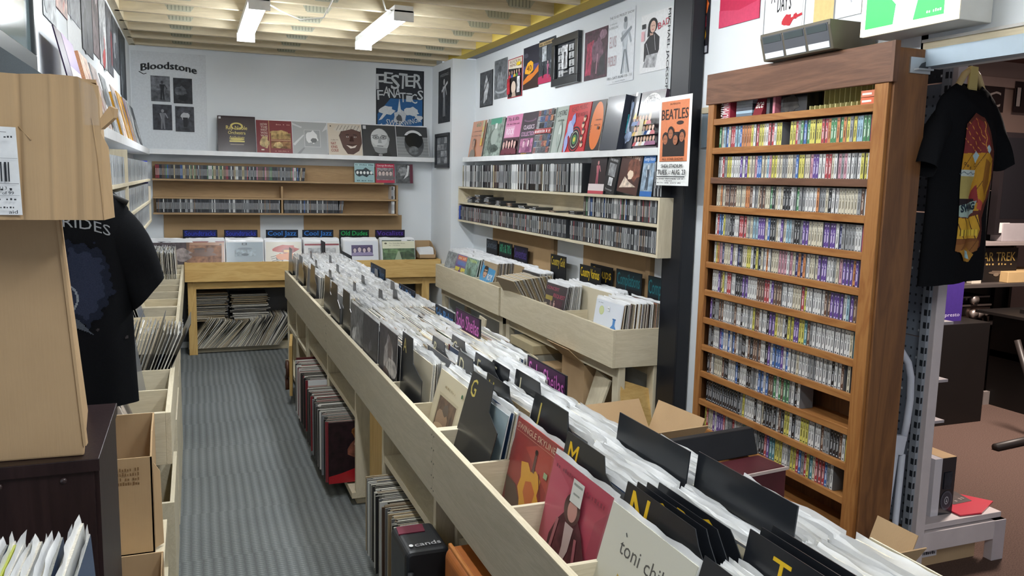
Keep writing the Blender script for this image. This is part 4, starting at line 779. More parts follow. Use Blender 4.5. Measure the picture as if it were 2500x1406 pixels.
def pD(a): a.rect(0, 0, 1, 1, '#2b2c38'); a.rect(0, .42, 1, .56, '#4a4470'); a.rect(0, 0, 1, .30, '#3a2a26'); a.poly([(0, .2), (.3, .32), (.65, .36), (1, .52), (1, .36), (.5, .2), (0, .12)], '#d0782c'); a.poly([(.12, .38), (.42, .34), (.66, .42), (.66, .6), (.5, .66), (.3, .62), (.14, .48)], '#e0a42c'); a.text('40', .4, .42, .14, '#5a2a1c', w=.3, align='c', bold=.06); a.blob(.2, .8, .14, .06, '#4a4c5a', seed=3)
def pE(a): a.rect(0, 0, 1, 1, '#3a4048', 'photo'); a.rect(0, .86, .9, .95, '#b09a72'); bars(a, .05, .88, .85, .05, '#4a3c2a', 9, 3); a.rect(.22, .5, .5, .84, '#a9b0b6', 'photo'); a.poly([(0, 0), (1, 0), (1, .12), (.5, .2), (0, .16)], '#b03058'); a.figure(.6, .1, .4, '#c8a4b0', '#a0527a'); a.figure(.3, .12, .35, '#5a6068', '#23272d'); a.figure(.8, .1, .4, '#8a9098', '#33383e')
def pF(a):
    a.rect(0, 0, 1, 1, '#3a3e44'); a.rect(.02, .02, .98, .98, '#2b2f35')
    for i, (u, v) in enumerate([(.08, .06), (.08, .28), (.08, .5), (.08, .72), (.68, .06), (.68, .28), (.68, .5), (.68, .72)]): a.rect(u, v, u+.24, v+.18, '#b9bcc0'); a.person(u+.12, v+.01, .15, '#8d9094', '#2a2c30', '#55585c')
    a.rect(.36, .24, .64, .92, '#c9ccd0', 'photo'); a.figure(.5, .28, .56, '#a9acb0', '#2a2c30'); a.text('The Beatles', .5, .12, .06, '#d5d8dc', w=.34, align='c', bold=.03)
def pG(a): a.rect(0, 0, 1, 1, '#4a2c3a', 'photo'); a.poly([(.05, .1), (.3, .1), (.42, .8), (.12, .75)], '#9c2f4c', 'photo'); a.blob(.6, .55, .25, .25, '#6a4a5c', 'photo', seed=3); a.blob(.8, .85, .15, .1, '#8a6a7c', 'photo', seed=5); a.poly([(.6, .05), (.95, .05), (.9, .5), (.7, .4)], '#2c2630', 'photo'); a.line((.55, .1), (.6, .5), .03, '#b98a9c')
def pH(a):
    a.text('THE ELVIS PRESLEY SHOW', .5, .925, .035, '#6a7078', w=.92, align='c', bold=.03); a.text('IN PERSON', .2, .78, .035, '#8a9098', w=.34, align='c', bold=.02); a.text('STARRING', .2, .84, .02, '#8a9098', w=.28, align='c'); a.text('ELVIS', .2, .52, .16, '#b9a4ac', w=.26, align='c', bold=.05); a.text('PRESLEY', .2, .26, .14, '#c4a8b0', w=.34, align='c', bold=.05)
    a.figure(.66, .12, .74, '#aab2ba', '#c0c8d0', 0); a.poly([(.5, .62), (.88, .75), (.9, .72), (.54, .56)], '#8a929a'); a.ell(.66, .86, .05, .04, '#6a7078'); a.line((.56, .12), (.66, .45), .03, '#7a828a'); a.line((.84, .12), (.7, .45), .03, '#7a828a')
    a.text('FRI - SAT AUG 10 - 11', .5, .065, .035, '#6a7078', w=.92, align='c', bold=.03); bars(a, .25, .02, .75, .015, '#9aa2aa', 16, 3)
def pI(a):
    a.rect(0, 0, 1, 1, '#e9ebee'); a.poly([(.12, .2), (.48, .16), (.6, .35), (.6, .56), (.45, .66), (.34, .66), (.12, .5)], '#26262b'); a.poly([(.1, .1), (.5, .06), (.56, .3), (.2, .3)], '#a9abb0', 'photo'); a.rect(.3, .62, .4, .7, '#c9a494'); a.ell(.38, .78, .15, .13, '#15151a'); a.ell(.39, .76, .09, .1, '#d8b4a4'); a.poly([(.22, .6), (.3, .62), (.3, .82), (.23, .78)], '#15151a'); a.ell(.365, .775, .015, .008, '#1a1214', n=8); a.ell(.42, .775, .015, .008, '#1a1214', n=8); a.line((.37, .71), (.42, .71), .01, '#b03040')
    a.line((.2, .5), (.3, .3), .01, '#c9cbd0'); a.line((.45, .62), (.5, .35), .01, '#c9cbd0')
    for i, (ch, u) in enumerate(zip('BAD', (.56, .68, .80))): a.text(ch, u, .68+.02*i, .11, '#c22a4a', w=.1, bold=.01, rot=.15)
    a.text('MICHAEL JACKSON', .86, .97, .075, '#2a2c31', w=1.28, rot=-PI/2, bold=.06); a.rect(.05, .76, .17, .84, '#2a2c31'); a.rect(.04, .55, .14, .72, '#e8b8c0')
for R, f, base, lab in ((wallx(XP, 1173, 1203, 179, 263), pA, '#26282c', 'dark grey photo poster, leftmost on the right wall'), (wallx(XP, 1208, 1238, 150, 243), pB, '#6d7277', 'misty grey poster, second from left on the right wall'), (wallx(XP, 1241, 1275, 147, 241), pC, '#a3303c', 'small red edged collage poster on the right wall'),
                     (wallx(XP, 1279, 1315, 119, 220), pD, '#2b2c38', 'dark poster with an orange 40 and dunes on the right wall'), (wallx(XP, 1317, 1355, 101, 206), pE, '#3a4048', 'dark poster with pink band at its foot, left of the framed one'),
                     (wallx(XP, 1429, 1482, 81, 198), pG, '#4a2c3a', 'dark wine red poster to the right of the black frame'), (wallx(XP, 1487, 1548, 38, 207), pH, '#dfe4ea', 'pale poster headed THE ELVIS PRESLEY SHOW on the right wall'), (wallx(XP, 1567, 1642, 40, 180), pI, '#e9ebee', 'white poster of a figure in black, lettered MICHAEL JACKSON down its side')):
    poster(R, f, base, lab)
def framed(R, f, base, label, fw=.035, depth=.02, col='#20242a'):
    O, U, V = R; N = U.cross(V).normalized(); t = thing('framed_picture', label, 'picture', O+U*.5); u = U.normalized(); v = V.normalized(); m = MB('laminate', col)
    for a_, b_, c_, d_ in ((0, 0, 1, 0), (0, 1, 1, 1)): 
        P = O+V*b_-(v*fw if b_ else v*0); m.prism([P, P+U, P+U+v*fw, P+v*fw], N*depth)
    for k in (0, 1):
        P = O+U*k-(u*fw if k else u*0)+v*fw; m.prism([P, P+u*fw, P+u*fw+V-v*2*fw, P+V-v*2*fw], N*depth)
    m.build('frame', t, bevel=.002); q = MB(); q.prism([O+u*fw*.9+v*fw*.9, O+U-u*fw*.9+v*fw*.9, O+U+V-u*fw*.9-v*fw*.9, O+V+u*fw*.9-v*fw*.9], N*.004, 'print', base); a = Art(q, O+u*fw+v*fw+N*.0045, U-u*2*fw, V-v*2*fw); f(a); q.build('picture_print', t); return t
framed(wallx(XP, 1357, 1419, 97, 213), pF, '#2b2f35', 'black framed collage of small photographs on the right wall', .05, .03)
# jog wall
def pJ(a): a.rect(0, 0, 1, 1, '#2e3034', 'photo'); a.figure(.5, .12, .72, '#b9bcc0', '#8d9094'); a.text('WEDDINGS', .5, .88, .05, '#a9acb0', w=.7, align='c'); a.line((.3, .6), (.8, .75), .06, '#c9ccd0')
poster(wallx(XJ-.003, 1071, 1099, 176, 302), pJ, '#2e3034', 'tall dark poster of a singer on the narrow wall by the back corner')
def pK(a):
    a.rect(0, 0, 1, 1, '#5a5e63')
    for i in range(3):
        for j in range(4): a.rect(.06+.31*i, .05+.235*j, .33+.31*i, .26+.235*j, ['#8d9196', '#6d7176', '#a4a8ac'][(i+j) % 3], 'photo')
framed(wallx(XJ-.003, 1066, 1098, 328, 410), pK, '#5a5e63', 'small black framed photo grid on the narrow wall by the back corner', .03)
# posters right of the column
def pL(a): a.rect(0, 0, 1, 1, '#1f1d24'); a.blob(.5, .75, .3, .15, '#c8622c', 'photo', seed=2); a.blob(.45, .5, .25, .15, '#b8384a', 'photo', seed=4); a.blob(.5, .3, .2, .1, '#d8a02c', 'photo', seed=6); a.rect(.1, .02, .9, .12, '#9a9ca4')
def pM(a): a.rect(0, 0, 1, 1, '#c22850'); a.ell(.5, .72, .42, .2, '#8d1636'); a.ell(.5, .72, .32, .1, '#5a0f26'); a.ell(.5, .52, .36, .1, '#d84a6c'); a.ell(.45, .48, .14, .02, '#f0b8c4'); a.poly([(0, 0), (1, 0), (1, .3), (.5, .22), (0, .3)], '#d04468')
def pN(a):
    for t, u, v, w, h in (('A', .16, .42, .1, .16), ('HARD', .34, .6, .34, .18), ("DAY'S", .33, .28, .34, .2), ('NIGHT', .62, .42, .4, .2)): a.text(t, u if t != 'NIGHT' else .55, v, h, '#26272b', w=w, bold=.05)
    a.blob(.6, .14, .12, .08, '#c2303c', seed=2); a.line((.62, .14), (.95, .18), .04, '#c2303c'); a.blob(.8, .17, .05, .04, '#c2303c', seed=3); a.rect(.0, 0, .012, 1, '#8a8c90'); a.rect(.965, 0, .97, 1, '#8a8c90')
def pO(a): a.rect(0, 0, .45, 1, '#d8b06a'); a.rect(0, 0, .45, .4, '#d9c084'); a.rect(.45, 0, 1, 1, '#dfe0e2'); a.line((.5, .9), (.8, .2), .02, '#b0b4bc'); a.line((.7, .95), (.9, .4), .02, '#a9a4c8'); a.line((.55, .3), (.95, .8), .015, '#b9bdc4'); a.rect(.44, .0, .47, .7, '#8a8a8c')
def yz(ul, ur, vb, ztop, X):
    B = PX(ul, vb, X); C = PX(ur, vb, X); return Vector((X, B.y, B.z)), Vector((0, C.y-B.y, 0)), Vector((0, 0, ztop-B.z))
poster(yz(1705, 1728, 135, 2.60, XP), pL, '#1f1d24', 'narrow dark poster with orange shapes just right of the steel column')
poster(yz(1755, 1852, 70, 2.66, XP), pM, '#c22850', 'bright red poster above the left end of the cassette rack')
poster(yz(1863, 1960, 90, 2.62, XP), pN, '#e6e8ea', "white poster reading A HARD DAY'S NIGHT above the cassette rack")
poster(yz(1985, 2100, 60, 2.55, XP), pO, '#dfe0e2', 'pale orange and white sheet between the white poster and the light box')
# the concert poster on the column
def pBeat(a):
    a.rect(0, 0, 1, 1, '#e9ebea'); a.rect(.07, .27, .93, .95, '#d9835a'); a.rect(.07, .27, .93, .275, '#3a2c28'); a.text('IN PERSON', .5, .905, .02, '#4a2c22', w=.3, align='c', bold=.03); a.text('BEATLES', .5, .745, .115, '#3a2a28', w=.82, align='c', bold=.07); a.ell(.68, .70, .11, .022, '#3a2a28'); a.poly([(.16, .33), (.84, .33), (.84, .5), (.66, .6), (.3, .6), (.16, .5)], '#2c2322')
    for u, v in ((.24, .5), (.76, .52), (.42, .56), (.58, .49)): a.ell(u, v+.045, .1, .062, '#2a2020', n=14); a.ell(u, v+.02, .072, .055, '#a86a4c', n=14); a.ell(u-.025, v+.028, .01, .006, '#2a2020', n=6); a.ell(u+.025, v+.028, .01, .006, '#2a2020', n=6); a.rect(u-.02, v-.012, u+.02, v-.008, '#5a2c22')
    a.text('ALL STAR SHOW', .52, .287, .026, '#4a2c22', w=.66, align='c', bold=.05); a.text('SHEA STADIUM', .5, .20, .042, '#2a3034', w=.66, align='c', bold=.06); a.text('TUES.', .06, .125, .055, '#22262a', w=.33, bold=.07); a.text('7:30', .42, .15, .02, '#22262a', w=.08); a.text('PM', .42, .125, .02, '#22262a', w=.07); a.text('AUG. 23', .52, .125, .055, '#22262a', w=.42, bold=.07); a.rect(.05, .095, .93, .105, '#22262a'); bars(a, .05, .07, .93, .014, '#33383c', 30, 3); bars(a, .35, .048, .62, .012, '#33383c', 9, 4); bars(a, .05, .025, .93, .014, '#33383c', 30, 5)
XB = 2.283; A = PX(1612, 240, XB); B = PX(1691, 232, XB); C_ = PX(1601, 452, XB)
poster((Vector((XB, A.y, C_.z)), Vector((0, B.y-A.y, 0)), Vector((0, 0, A.z-C_.z))), pBeat, '#e9ebea', 'orange concert poster reading BEATLES, SHEA STADIUM, hanging on the steel column', thick=.0012)

# ================================================================== RIGHT BINS CONTENT
def rc(k, unit): return (7.29-1.69*(k+.5)/5) if unit == 0 else (5.585-1.745*(k+.5)/5)
RP = ['gy', 'gy', 'br', 'dk', 'wh', 'tan', 'gy', 'gn']
def roy(a): a.rect(0, 0, 1, 1, '#2f8fc4'); a.rect(0, .97, 1, 1, '#e8eef2'); a.ell(.34, .62, .17, .27, '#241a18'); a.ell(.34, .56, .13, .22, '#c99a78'); a.ell(.27, .62, .055, .04, '#1a1412'); a.ell(.41, .62, .055, .04, '#1a1412'); a.rect(.3, .62, .38, .635, '#1a1412'); a.ell(.34, .78, .15, .08, '#241a18'); a.line((.29, .44), (.39, .44), .02, '#7a3a30'); a.text('ROY', .56, .30, .26, '#f0f4f6', w=.36, bold=.05); a.text('ORBISON', .5, .02, .2, '#f0f4f6', w=.9, align='c', bold=.05); a.ell(.92, .93, .03, .03, '#c9ccd0')
def colourful(a): a.rect(0, 0, 1, 1, '#6a4a8c'); a.rect(.1, .75, .9, .95, '#d8703c'); a.rect(.15, .5, .85, .68, '#4a6ab0'); a.rect(.05, .05, .45, .4, '#d9c83c'); a.rect(.55, .05, .95, .4, '#dfd04a'); bars(a, .2, .8, .8, .1, '#f0e0c0', 5, 3); bars(a, .1, .15, .9, .12, '#7a3a70', 6, 4)
def greenlp(a): a.rect(0, 0, 1, 1, '#7d9a8c', 'photo'); a.text('TEEN', .5, .82, .12, '#cfe04a', w=.6, align='c', bold=.05); a.blob(.4, .3, .14, .25, '#4c6a4a', seed=3); a.rect(.4, .1, .45, .6, '#3c4a3a')
stack('-X', rc(0, 0), 2.15, 2.40, .64, .22, .1, 'record packed in the far right bin behind the grey cover', 'records in the right bins, far column', RP, .8, .0085, .7)
lp_art(M_at('-X', rc(0, 0), 2.115, .64, .3), '#8d9294', '#8d9294', art_photoface(['#8d9294', '#b9bec0', '#a4a9ab', '#75797c'], 21), 'grey photo cover at the far end of the right wall bins')
lp_art(M_at('-X', rc(1, 0), 2.115, .64, .25), '#6a4a8c', '#999', up(.42, colourful), 'purple, orange and yellow cover second in the right wall bins'); stack('-X', rc(1, 0), 2.14, 2.40, .64, .2, .1, 'record packed in the right bin behind the purple and yellow cover', 'records in the right bins, second column', RP, .6, .0085, .7)
lp_art(M_at('-X', rc(2, 0)+.02, 2.11, .64, .22), '#7d9a8c', '#999', up(.42, greenlp), 'muted green cover with yellow lettering in the right wall bins'); stack('-X', rc(2, 0), 2.13, 2.40, .64, .18, .1, 'record packed in the right bin behind the green cover', 'records in the right bins, third column', RP, .6, .0085, .7)
lp_art(M_at('-X', rc(3, 0)+.02, 2.115, .64, .3), '#2f8fc4', '#dfe4e8', up(.40, roy), 'bright blue cover reading ROY with a man in glasses, right wall bins'); stack('-X', rc(3, 0), 2.16, 2.40, .64, .14, .02, 'record edge on behind the bright blue cover, right wall bins', 'records in the right bins, blue cover column', ['br', 'dk', 'gy', 'tan', 'gy'], .5, .0066, .9)
stack('-X', rc(4, 0), 2.30, 2.40, .64, .1, .05, 'record at the back of the nearly empty compartment, right wall bins', 'records in the right bins, nearly empty column', RP, .8, .0075, .7)
stack('-X', rc(0, 1), 2.22, 2.36, .64, .12, .05, 'record standing at the back behind the toppled brown edged ones', 'records in the right bins, back of the toppled column', ['wh', 'gy', 'wh', 'dk'], .8, .007, .8)
yy = rc(0, 1)-.05
for i in range(30): 
    M = Tr(2.205+.0075*i, yy+.02, .645) @ Rz(-PI/2+.06) @ Matrix.Rotation(.55-.008*i, 4, 'X')
    LPS.append((cam_score((2.1, yy, .9), 1.2), M, ['tan', 'gy', 'wh', 'br', 'cr', 'tan'][i % 6], None, 'bare brown edged record toppled forward in the near right bin', 'toppled brown edged records'))
def concert(a): a.rect(0, 0, 1, 1, '#2a1c22'); a.text('CONCERT', .05, .78, .12, '#b8385c', w=.6, bold=.05); a.text('REQUEST', .42, .55, .13, '#b8385c', w=.55, bold=.05); a.rect(.05, .4, .4, .56, '#9a8a3c'); a.rect(.5, 0, .9, .5, '#4a2430', 'photo'); a.figure(.35, .02, .4, '#d8b09a', '#8a6a6c'); a.figure(.52, .02, .42, '#d8b09a', '#c9a4a4')
def bottle(a): a.rect(0, 0, 1, 1, '#dfe5ee'); a.ell(.25, .68, .09, .14, '#b9c878'); a.ell(.25, .68, .075, .125, '#cfd8a4'); a.poly([(.62, .02), (.9, .02), (.92, .16), (.8, .34), (.8, .5), (.72, .5), (.72, .34), (.6, .16)], '#3f86c8'); a.rect(.7, .5, .82, .54, '#2f6aa8'); a.ell(.83, .1, .03, .04, '#a9d0ee'); bars(a, .1, .9, .3, .025, '#6a7078', 8, 3); a.rect(.48, .72, .56, .86, '#f4f6f8'); a.rect(.49, .78, .55, .80, '#888'); a.ell(.08, .05, .03, .03, '#5a5f66')
lp_art(M_at('-X', rc(2, 1)+.06, 2.13, .635, .16), '#2a1c22', '#6a5a5c', up(.42, concert), 'dark cover with pink title CONCERT in the near right bin'); stack('-X', rc(2, 1)+.06, 2.15, 2.26, .635, .14, .08, 'record behind the dark CONCERT cover in the near right bin', 'records behind the CONCERT cover', ['gy', 'dk', 'wh'], .9, .0075, 1.1)
stack('-X', rc(3, 1)+.02, 2.27, 2.42, .64, .08, .0, 'clear sleeved record at the back, behind the blue bottle cover', 'records at the back of the near right bin', ['wh', 'gn', 'gy', 'cr'], 1., .008, 1.)
stack('-X', rc(2, 1), 2.28, 2.42, .64, .06, .0, 'record at the back of the near right bin with a yellow edge nearby', 'records at the back of the near right bin, middle', ['cr', 'wh', 'gn', 'gy'], .8, .008, 1.)
lp_art(M_at('-X', rc(4, 1)+.005, 2.12, .635, .14), '#dfe5ee', '#c9ced6', up(.42, bottle), 'white cover with a blue bottle and green oval in the near right bin')
stack('-X', rc(4, 1)+.005, 2.14, 2.42, .635, .10, .02, 'record edge on behind the blue bottle cover, beside the column', 'records behind the blue bottle cover', ['rd', 'dk', 'br', 'wh', 'dk', 'tan', 'dk', 'wh', 'og'], .25, .0062, 1.5)
for X, u0, v0, u1, v1, h_, t, fg, pl, lab in ((2.40, 1188, 582, 1214, 590, .15, 'Sixties', '#5a6470', '#23272e', 'dull grey sign above the far right bins'), (2.40, 1219, 589, 1250, 598, .17, "60's & 70's", '#3a9a72', '#142a22', 'green lettered sign above the right bins'), (2.40, 1255, 598, 1288, 608, .19, 'Seventies', '#4a3a80', '#1c1a30', 'purple sign above the right bins, right of the green one'),
                                          (2.38, 1345, 619, 1382, 630, .15, 'Country Gold', '#c9ae3c', '#1b1a17', 'yellow lettered sign reading Country Gold'), (2.42, 1442, 642, 1496, 657, .16, 'Groups', '#b8962c', '#1b1a17', 'yellow lettered sign reading Groups, half behind Country Various'), (2.36, 1416, 644, 1467, 660, .15, 'Country Various', '#f0cd2c', '#1b1a17', 'yellow lettered sign reading Country Various, in front'),
                                          (2.40, 1505, 655, 1567, 670, .18, 'Compilations', '#1f6a72', '#12262c', 'dark teal sign reading Compilations above the near right bin'), (2.40, 1583, 672, 1618, 681, .2, 'Comp', '#1f6a72', '#12262c', 'dark teal sign partly hidden by the steel column')):
    sgn(X, u0, v0, u1, v1, h_, t, fg, lab, pl, bh=.58, stem=.05)

# ================================================================== LEFT BINS CONTENT (covers face +X)
def lc(y0, k, L=2.32): return y0+L*(k+.5)/7
LPal = ['wh', 'gy', 'dk', 'gy', 'cr', 'bl']
stack('+X', lc(2.88, 1), -.19, -.37, .665, .14, .05, 'plastic sleeved record standing in the near left bin behind the slumping ones', 'upright records in the near left bin', ['dk', 'gy', 'wh', 'gy'], 1., .0085, 1.2)
for i in range(20):
    M = Tr(-.17-.0105*i, lc(2.88, 2), .665) @ Rz(PI/2) @ Matrix.Rotation(.42-.012*i, 4, 'X')
    if i in (0, 7, 13):
        m = MB('laminate', '#1b1e24'); m.box((-.16, 0, 0), (.16, .002, .365)); tag(obj_('divider_card', m.mesh('divider_card'), M), ('plain black divider card tilting over the front edge of the near left bin', 0, 0, 0, 0, 0, 0, 'plain black divider card inside the slumping stack of the near left bin', 0, 0, 0, 0, 0, 'plain black divider card near the wall in the near left bin')[i], 'divider', 'divider cards in the near left bin')
    else: LPS.append((cam_score((-.1, 3.3, .95), 1.6), M, ['dk', 'gy', 'wh', 'dk', 'bl'][i % 5], i % 9, 'plastic sleeved record tilting over the front edge of the near left bin', 'records tilting forward in the near left bin'))
lp_art(M_at('+X', lc(2.88, 0)+.03, -.20, .66, .36), '#5d544c', '#999', art_photoface(['#6a5f58', '#c9c0b6', '#2c2624', '#a89c90', '#3a322e'], 41), 'brown and white photo cover at the near end of the left bins')
stack('+X', lc(2.88, 0), -.225, -.36, .66, .34, .25, 'record behind the brown and white photo cover, near left bin', 'records at the near end of the left bins', ['dk', 'wh', 'dk', 'gy'], .4, .0105, 1.4)
for k, (y0, kk) in enumerate([(2.88, 3), (2.88, 4), (2.88, 5), (2.88, 6), (5.21, 0), (5.21, 1), (5.21, 2), (5.21, 3), (5.21, 4)]):
    stack('+X', lc(y0, kk), -.25-.012*(k % 3), -.44, .665, .30, .08, 'record leaning back against the wall side of the left bins', 'records leaning back in the left bins', LPal, .7, .012, .8)
for kk in (5, 6): stack('+X', lc(5.21, kk), -.13, -.44, .665, .05, .0, 'white sleeved record in the full last compartments of the left bins', 'records in the corner of the left bins', ['wh', 'gy', 'cr'], 1., .011, .7)
# ---- left wall display shelf
for y, W, c, e, T, lab, kind in ((3.45, .32, '#3a2a4a', '#2a2038', LPT, 'dark purple record leaning at the near end of the left display shelf', 0), (3.62, .31, '#d9d4dc', '#8a6ab0', LPT, 'white record with a purple top band on the left display shelf', 1), (4.1, .31, '#e0b8a0', '#c08a6a', .03, 'salmon boxed record on the left display shelf', 2), (4.5, .3, '#b9a9a4', '#aaa', LPT, 'pinkish grey cover on the left display shelf behind the carton', 2),
                       (4.95, .31, '#9aa0a4', '#aaa', LPT, 'grey cover on the left display shelf behind the carton', 3), (5.55, .31, '#c9b8ae', '#bbb', LPT, 'pale cover leaning just past the carton on the left display shelf', 3), (5.95, .31, '#b9945c', '#c8902c', .045, 'thick yellow edged boxed record, the nearer of two, on the left display shelf', 4), (6.4, .31, '#8a7a84', '#c8902c', .045, 'thick yellow edged boxed record, the farther of two, on the left display shelf', 4),
                       (6.85, .31, '#a9acae', '#999', LPT, 'pale grey cover leaning near the corner on the left display shelf', 3), (7.2, .31, '#5c6066', '#666', LPT, 'dark grey cover leaning in the corner on the left display shelf', 3)):
    f = {0: None, 1: lambda a: (a.rect(0, 0, 1, 1, '#d9d4dc'), a.rect(0, .62, 1, 1, '#8a6ab0'), a.rect(0, .28, 1, .3, '#6a6470')), 2: art_photoface([c, '#c98a78', '#e6cdbc', '#a8786a', '#d9b09c'], int(y*10)), 3: art_photoface([c, '#7d8084', '#d0d2d4', '#5c6064', '#b4b6b8'], int(y*10)), 4: art_photoface([c, '#d0a05c', '#7a6a74', '#a4886c', '#59505a'], int(y*10))}[kind]
    on_shelf('+X', y, XL+.115, ZS, .22, c, e, f, lab, W=W, T=T, sleeved=False)
# ---- left wall posters
XQ = XL+.004
def lq(yt, yb, ztop, zbot): return Vector((XQ, yt, zbot)), Vector((0, yb-yt, 0)), Vector((0, 0, ztop-zbot))
def gp(cols, seed): return art_photoface(cols, seed)
for xl, xr, yb, base, cols, lab in ((60, 84, 58, '#8d9298', ['#a9aeb2', '#6a6e74', '#c0c4c8', '#8a8078', '#9aa0a4'], 'grey poster beside the dark screen on the left wall'), (108, 138, 68, '#8f9498', ['#9a9fa3', '#b9bdc0', '#6d7277', '#a88a84', '#84898d'], 'pale grey poster, second past the screen on the left wall'), (139, 166, 50, '#9a6a60', ['#a8887e', '#b4685a', '#8a8e90', '#c9a898', '#6a5a58'], 'reddish grey poster on the left wall'),
                                     (168, 197, 72, '#6a6f76', ['#70757c', '#5a5f66', '#868b91', '#6a6f76', '#787d83'], 'plain slate poster on the left wall above the white sheet'), (200, 225, 143, '#33363b', ['#3a3d42', '#55585e', '#24272b', '#6d7075', '#45484d'], 'dark charcoal poster on the left wall'), (226, 240, 142, '#5c4a4c', ['#6a5a5c', '#8a7a7c', '#3c3436', '#a49a9c', '#54484a'], 'brownish poster on the left wall past the charcoal one'),
                                     (242, 258, 168, '#9a9da0', ['#a9acae', '#6a6d70', '#c4c6c8', '#b04a4a', '#84878a'], 'pale poster with a red fleck on the left wall'), (259, 273, 184, '#4c4e54', ['#585a60', '#8a8c92', '#2c2e34', '#7a3a40', '#6a6c72'], 'dark poster, third from the back corner on the left wall'), (274, 288, 178, '#4a4e54', ['#50545a', '#7a7e84', '#34383e', '#9a9ea4', '#5a5e64'], 'slate grey poster, second from the back corner on the left wall'),
                                     (289, 303, 238, '#2c3036', ['#343a40', '#8a9096', '#1c2026', '#6a7076', '#4a5056'], 'dark poster nearest the back corner on the left wall')):
    y0, y1, zb = PX(xl, 60, XQ).y, PX(xr, 60, XQ).y, PX(xr, yb, XQ).z
    flat('poster', *lq(y0, y1, min(2.66, zb+.75), zb), gp(cols, int(y0*7)), base, lab, 'poster')
flat('poster', Vector((XQ-.002, PX(168, 100, XQ).y, PX(202, 145, XQ).z)), Vector((0, PX(199, 100, XQ).y-PX(168, 100, XQ).y, 0)), Vector((0, 0, .42)), lambda a: a.figure(.35, .35, .4, '#9a9ea2', '#b4b8bc'), '#dfe3e6', 'white sheet with a small grey figure on the left wall', 'poster')
# ================================================================== COMPACT DISCS, DVD CASES
def disc_t(spine, ins, H=.125, D=.142, T=.0104, tray='#b8bcc0'):
    m = MB(); m.box((0, 0, 0), (T*.94, D, H), 'gloss', tray); m.poly([(T*.12, -.0002, .004), (T*.82, -.0002, .004), (T*.82, -.0002, H-.004), (T*.12, -.0002, H-.004)], 'gloss', spine)
    m.poly([(T*.3, -.0004, H*.25), (T*.64, -.0004, H*.25), (T*.64, -.0004, H*.72), (T*.3, -.0004, H*.72)], 'print', ins); return m
CDC = {'white': ('#dcdedd', '#6d7072'), 'pale grey': ('#a9adb0', '#4c4f52'), 'dark grey': ('#4a4c50', '#a9acae'), 'black': ('#1e1f22', '#b9babc'), 'brown': ('#5a453a', '#c0ae98'), 'red': ('#8f2a34', '#d9c0b8'), 'green': ('#3f6a4a', '#c0d0b8'), 'blue': ('#2f5590', '#c0cce0'), 'cream': ('#cfc49e', '#6a604a'), 'pink': ('#b86a84', '#eed8e0')}
CDT = {k: disc_t(*v) for k, v in CDC.items()}
CDTd = {k: disc_t(*v, tray='#3a3c40') for k, v in CDC.items()}
DVT = {k: disc_t(*v, H=.190, D=.135, T=.0146, tray={'white': '#c9cccf'}.get(k, '#2a2c30')) for k, v in CDC.items()}
DISCS = []; DVDS = []
AR = {'-X': lambda y, z, x: Tr(x, y, z) @ Rz(-PI/2), '+X': lambda y, z, x: Tr(x, y, z) @ Rz(PI/2), '-Y': lambda y, z, x: Tr(x, y, z)}
def discrow(lst, tset, face, a, b, fix, z, pitch, where, grp, pal, kind='disc', lean_end=0):
    """row of cases from a to b along the wall"""
    n = int(abs(b-a)/pitch); s = 1 if b > a else -1; ks = []
    for i in range(n): ks.append(random.choice(pal) if random.random() > .25 or not ks else ks[-1])
    for i in range(n):
        c = a+s*i*pitch; j = random.uniform(0, .006)
        if face == '-Y': M = Tr(c, fix+j, z)
        elif face == '-X': M = Tr(fix+j, c, z) @ Rz(-PI/2)
        else: M = Tr(fix-j, c, z) @ Rz(PI/2)
        if lean_end and n-i <= lean_end: M = M @ Matrix.Rotation(.10, 4, 'Y')
        pos = M @ Vector((0, 0, .06)); L_, R_ = ks[i-1] if i else None, ks[i+1] if i+1 < n else None
        nb = 'between %s and %s ones' % (L_, R_) if L_ and R_ else 'at the end of the row'
        lst.append((cam_score(pos, 1), M, ks[i], '%s %s %s, %s' % (ks[i], kind, nb, where), grp, tset))
gpal = ['dark grey']*5+['black']*4+['white']*2+['pale grey']*4+['brown', 'red']
discrow(DISCS, CDTd, '-X', 7.26, 4.93, 2.305, 1.233, .0106, 'bottom row, right wall', 'discs in the bottom row of the right wall shelving', ['dark grey']*6+['pale grey']*3+['brown', 'black', 'white', 'red'])
discrow(DISCS, CDTd, '-X', 4.885, 3.775, 2.305, 1.233, .0106, 'bottom row near the column', 'discs in the bottom row near the column', gpal)
discrow(DISCS, CDTd, '-X', 4.70, 3.775, 2.31, 1.396, .0106, 'middle row near the column', 'discs in the middle row near the column', gpal+['white', 'blue', 'green', 'pink', 'white'])
discrow(DVDS, DVT, '-X', 7.22, 4.93, 2.31, 1.538, .0152, 'top row, right wall', 'tall cases in the top row of the right wall shelving', ['white']*4+['pale grey']*4+['dark grey']*3+['black']*3+['brown', 'cream'], 'tall case')
discrow(DVDS, DVT, '-X', 4.91, 4.72, 2.31, 1.538, .0152, 'top row, by faced covers', 'tall cases in the top row by the faced covers', ['white', 'pale grey', 'white'], 'tall case')
discrow(DVDS, DVT, '-X', 3.86, 3.78, 2.315, 1.538, .0152, 'top row by the column', 'tall cases in the top row by the column', ['white', 'dark grey', 'pale grey'], 'tall case')
discrow(DISCS, CDTd, '-Y', -.30, .98, 7.855, 1.551, .0106, 'top row, back wall', 'discs in the top row of the back wall', ['dark grey', 'black', 'pale grey', 'white', 'red', 'brown', 'green', 'blue', 'cream', 'pink', 'dark grey', 'black', 'black', 'brown'], lean_end=5)
